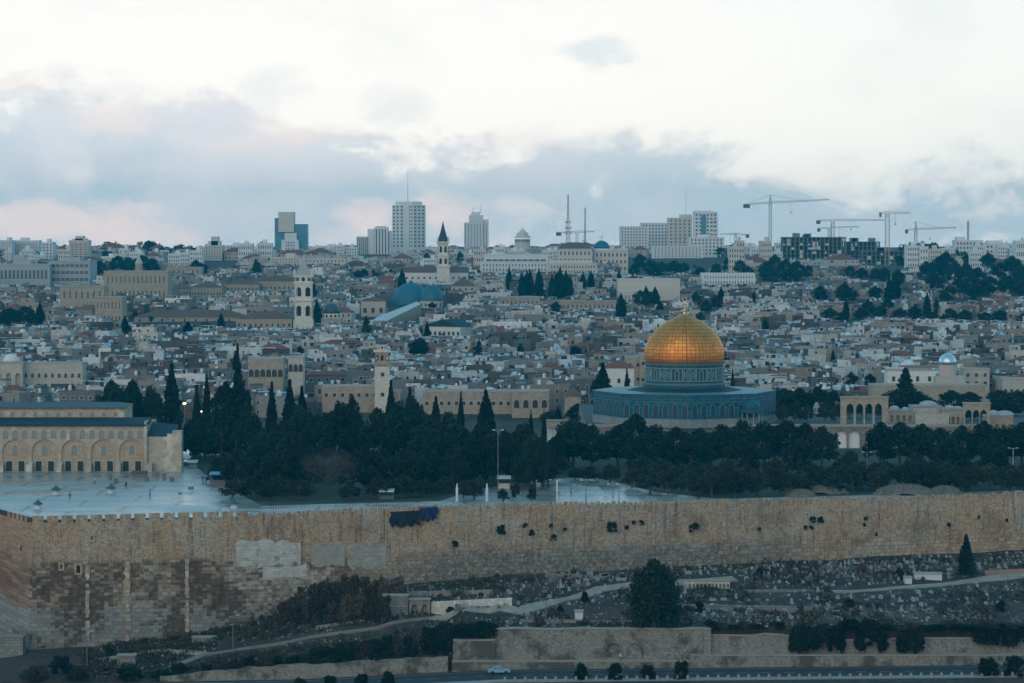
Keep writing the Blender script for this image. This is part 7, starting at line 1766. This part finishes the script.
# ------------------------------------------------------------ people, a few pixels tall
m_skin = pmat('skin', (.42, .27, .19), .6); m_hair = pmat('dark_hair', (.02, .016, .014), .7)
def person(p, rz, top, legs, label, stride=.18, hair=True):
    me = bpy.data.meshes.new('person'); J = {}
    pts = [('pel', 0, 0, .95, .15), ('sto', 0, 0, 1.15, .14), ('che', 0, 0, 1.38, .16), ('nek', 0, 0, 1.52, .06), ('hd0', 0, -.01, 1.60, .085), ('hd1', 0, -.02, 1.70, .10), ('hd2', 0, 0, 1.77, .07)]
    E = [(0, 1), (1, 2), (2, 3), (3, 4), (4, 5), (5, 6)]
    for s_ in (-1, 1):
        n = len(pts); st_ = s_ * stride
        pts += [('sh', s_ * .19, 0, 1.42, .065), ('el', s_ * .25, st_ * .4, 1.14, .048), ('wr', s_ * .24, -st_ * .5 - .05, .90, .035), ('ha', s_ * .24, -st_ * .6 - .06, .80, .04)]; E += [(2, n), (n, n + 1), (n + 1, n + 2), (n + 2, n + 3)]
        n = len(pts); pts += [('hip', s_ * .10, 0, .88, .10), ('kn', s_ * .11, -st_ * .5 - .03, .48, .065), ('an', s_ * .11, -st_ * .6, .09, .045), ('to', s_ * .12, -st_ * .6 - .17, .04, .04)]; E += [(0, n), (n, n + 1), (n + 1, n + 2), (n + 2, n + 3)]
    me.from_pydata([q[1:4] for q in pts], E, []); o = bpy.data.objects.new('person', me); COL.objects.link(o); o.location = p; o.rotation_euler = (0, 0, rz)
    md = o.modifiers.new('skin', 'SKIN'); sv = me.skin_vertices[0].data
    for i, q in enumerate(pts): sv[i].radius = (q[4], q[4])
    sv[0].use_root = True; sb = o.modifiers.new('sub', 'SUBSURF'); sb.levels = 1; sb.render_levels = 1
    dg = bpy.context.evaluated_depsgraph_get(); m2 = bpy.data.meshes.new_from_object(o.evaluated_get(dg)); o.modifiers.clear(); m2.name = 'person'
    m2.materials.clear()
    for q in (m_skin, top, legs, m_tyre): m2.materials.append(q)
    for f in m2.polygons:
        z = f.center.z; x = abs(f.center.x); f.material_index = 3 if z < .10 else 2 if z < .92 and x < .2 else (0 if z > 1.5 or (x > .2 and z < .92) else 1); f.use_smooth = True
    o.data = m2
    if hair:
        b = M(); b.lathe([(.112, 0), (.118, .06), (.09, .13), (.02, .16)], 10, (0, .02, 1.68)); b.build('hair', m_hair, o, smooth=True)
    tag(o, label, 'person'); return o
cl = {k_: pmat(k_ + '_cloth', c_, .9) for k_, c_ in {'blue': (.05, .16, .38), 'black': (.015, .015, .018), 'white': (.6, .6, .58), 'red': (.35, .04, .03), 'grey': (.12, .12, .13)}.items()}
A = P(621, 660.5, 556.0)
person(Vector((XP(621, 556.2), 556.2, ZP(661.3, 556.2))), R(20), cl['white'], cl['blue'], 'person in a white top and blue trousers standing before the two niches')
person(gp(548, 488), R(60), cl['red'], cl['black'], 'person in a red jacket walking on the wet court by the grove'); person(gp(542, 487.5), R(-60), cl['black'], cl['grey'], 'person in black beside the one in the red jacket')
person(gp(571, 495), R(100), cl['grey'], cl['black'], 'person in grey alone in the middle of the wet court')
for px, rb_, t_, l_, lb in ((95, 484, 'white', 'black', 'person in a white robe walking before the mosque'), (203, 483, 'black', 'grey', 'person in black walking toward the blue-roofed kiosk'), (206, 483.5, 'grey', 'black', 'person in grey walking with one in black toward the kiosk'), (150, 497, 'blue', 'black', 'person in blue standing in the open middle of the plaza'), (70, 500, 'grey', 'grey', 'person in grey standing near the fountain closest to the wall')):
    person(gp(px, rb_), R(px * 3), cl[t_], cl[l_], lb)
person(gp(126, 489), R(40), cl['black'], cl['black'], 'person in black alone on the open plaza near a fountain')
print('TREES', NTREE)
for nm in ('thick', 'broad', 'cypress', 'olive', 'bush', 'scrub', 'conifer'):
    for o in PROTO[nm]:
        if o.name not in USED and not o.get('category'):
            for ch in list(o.children): bpy.data.objects.remove(ch)
            bpy.data.objects.remove(o)
# ------------------------------------------------------------ the evening air
b = M(); b.box(-3000, 3000, -300, 5400, -60, 150)
m_haze = bpy.data.materials.new('haze'); m_haze.use_nodes = True; k = NT(m_haze.node_tree)
pv = k.node('ShaderNodeVolumePrincipled', {'Color': (.0, .60, .88, 1), 'Density': HAZE, 'Anisotropy': 0.0})
out = k.node('ShaderNodeOutputMaterial'); k.l.new(pv.outputs[0], out.inputs['Volume'])
try: m_haze.cycles.homogeneous_volume = True
except Exception: pass
hz = b.build('haze', m_haze); tag(hz, kind='stuff')
finish_labels()
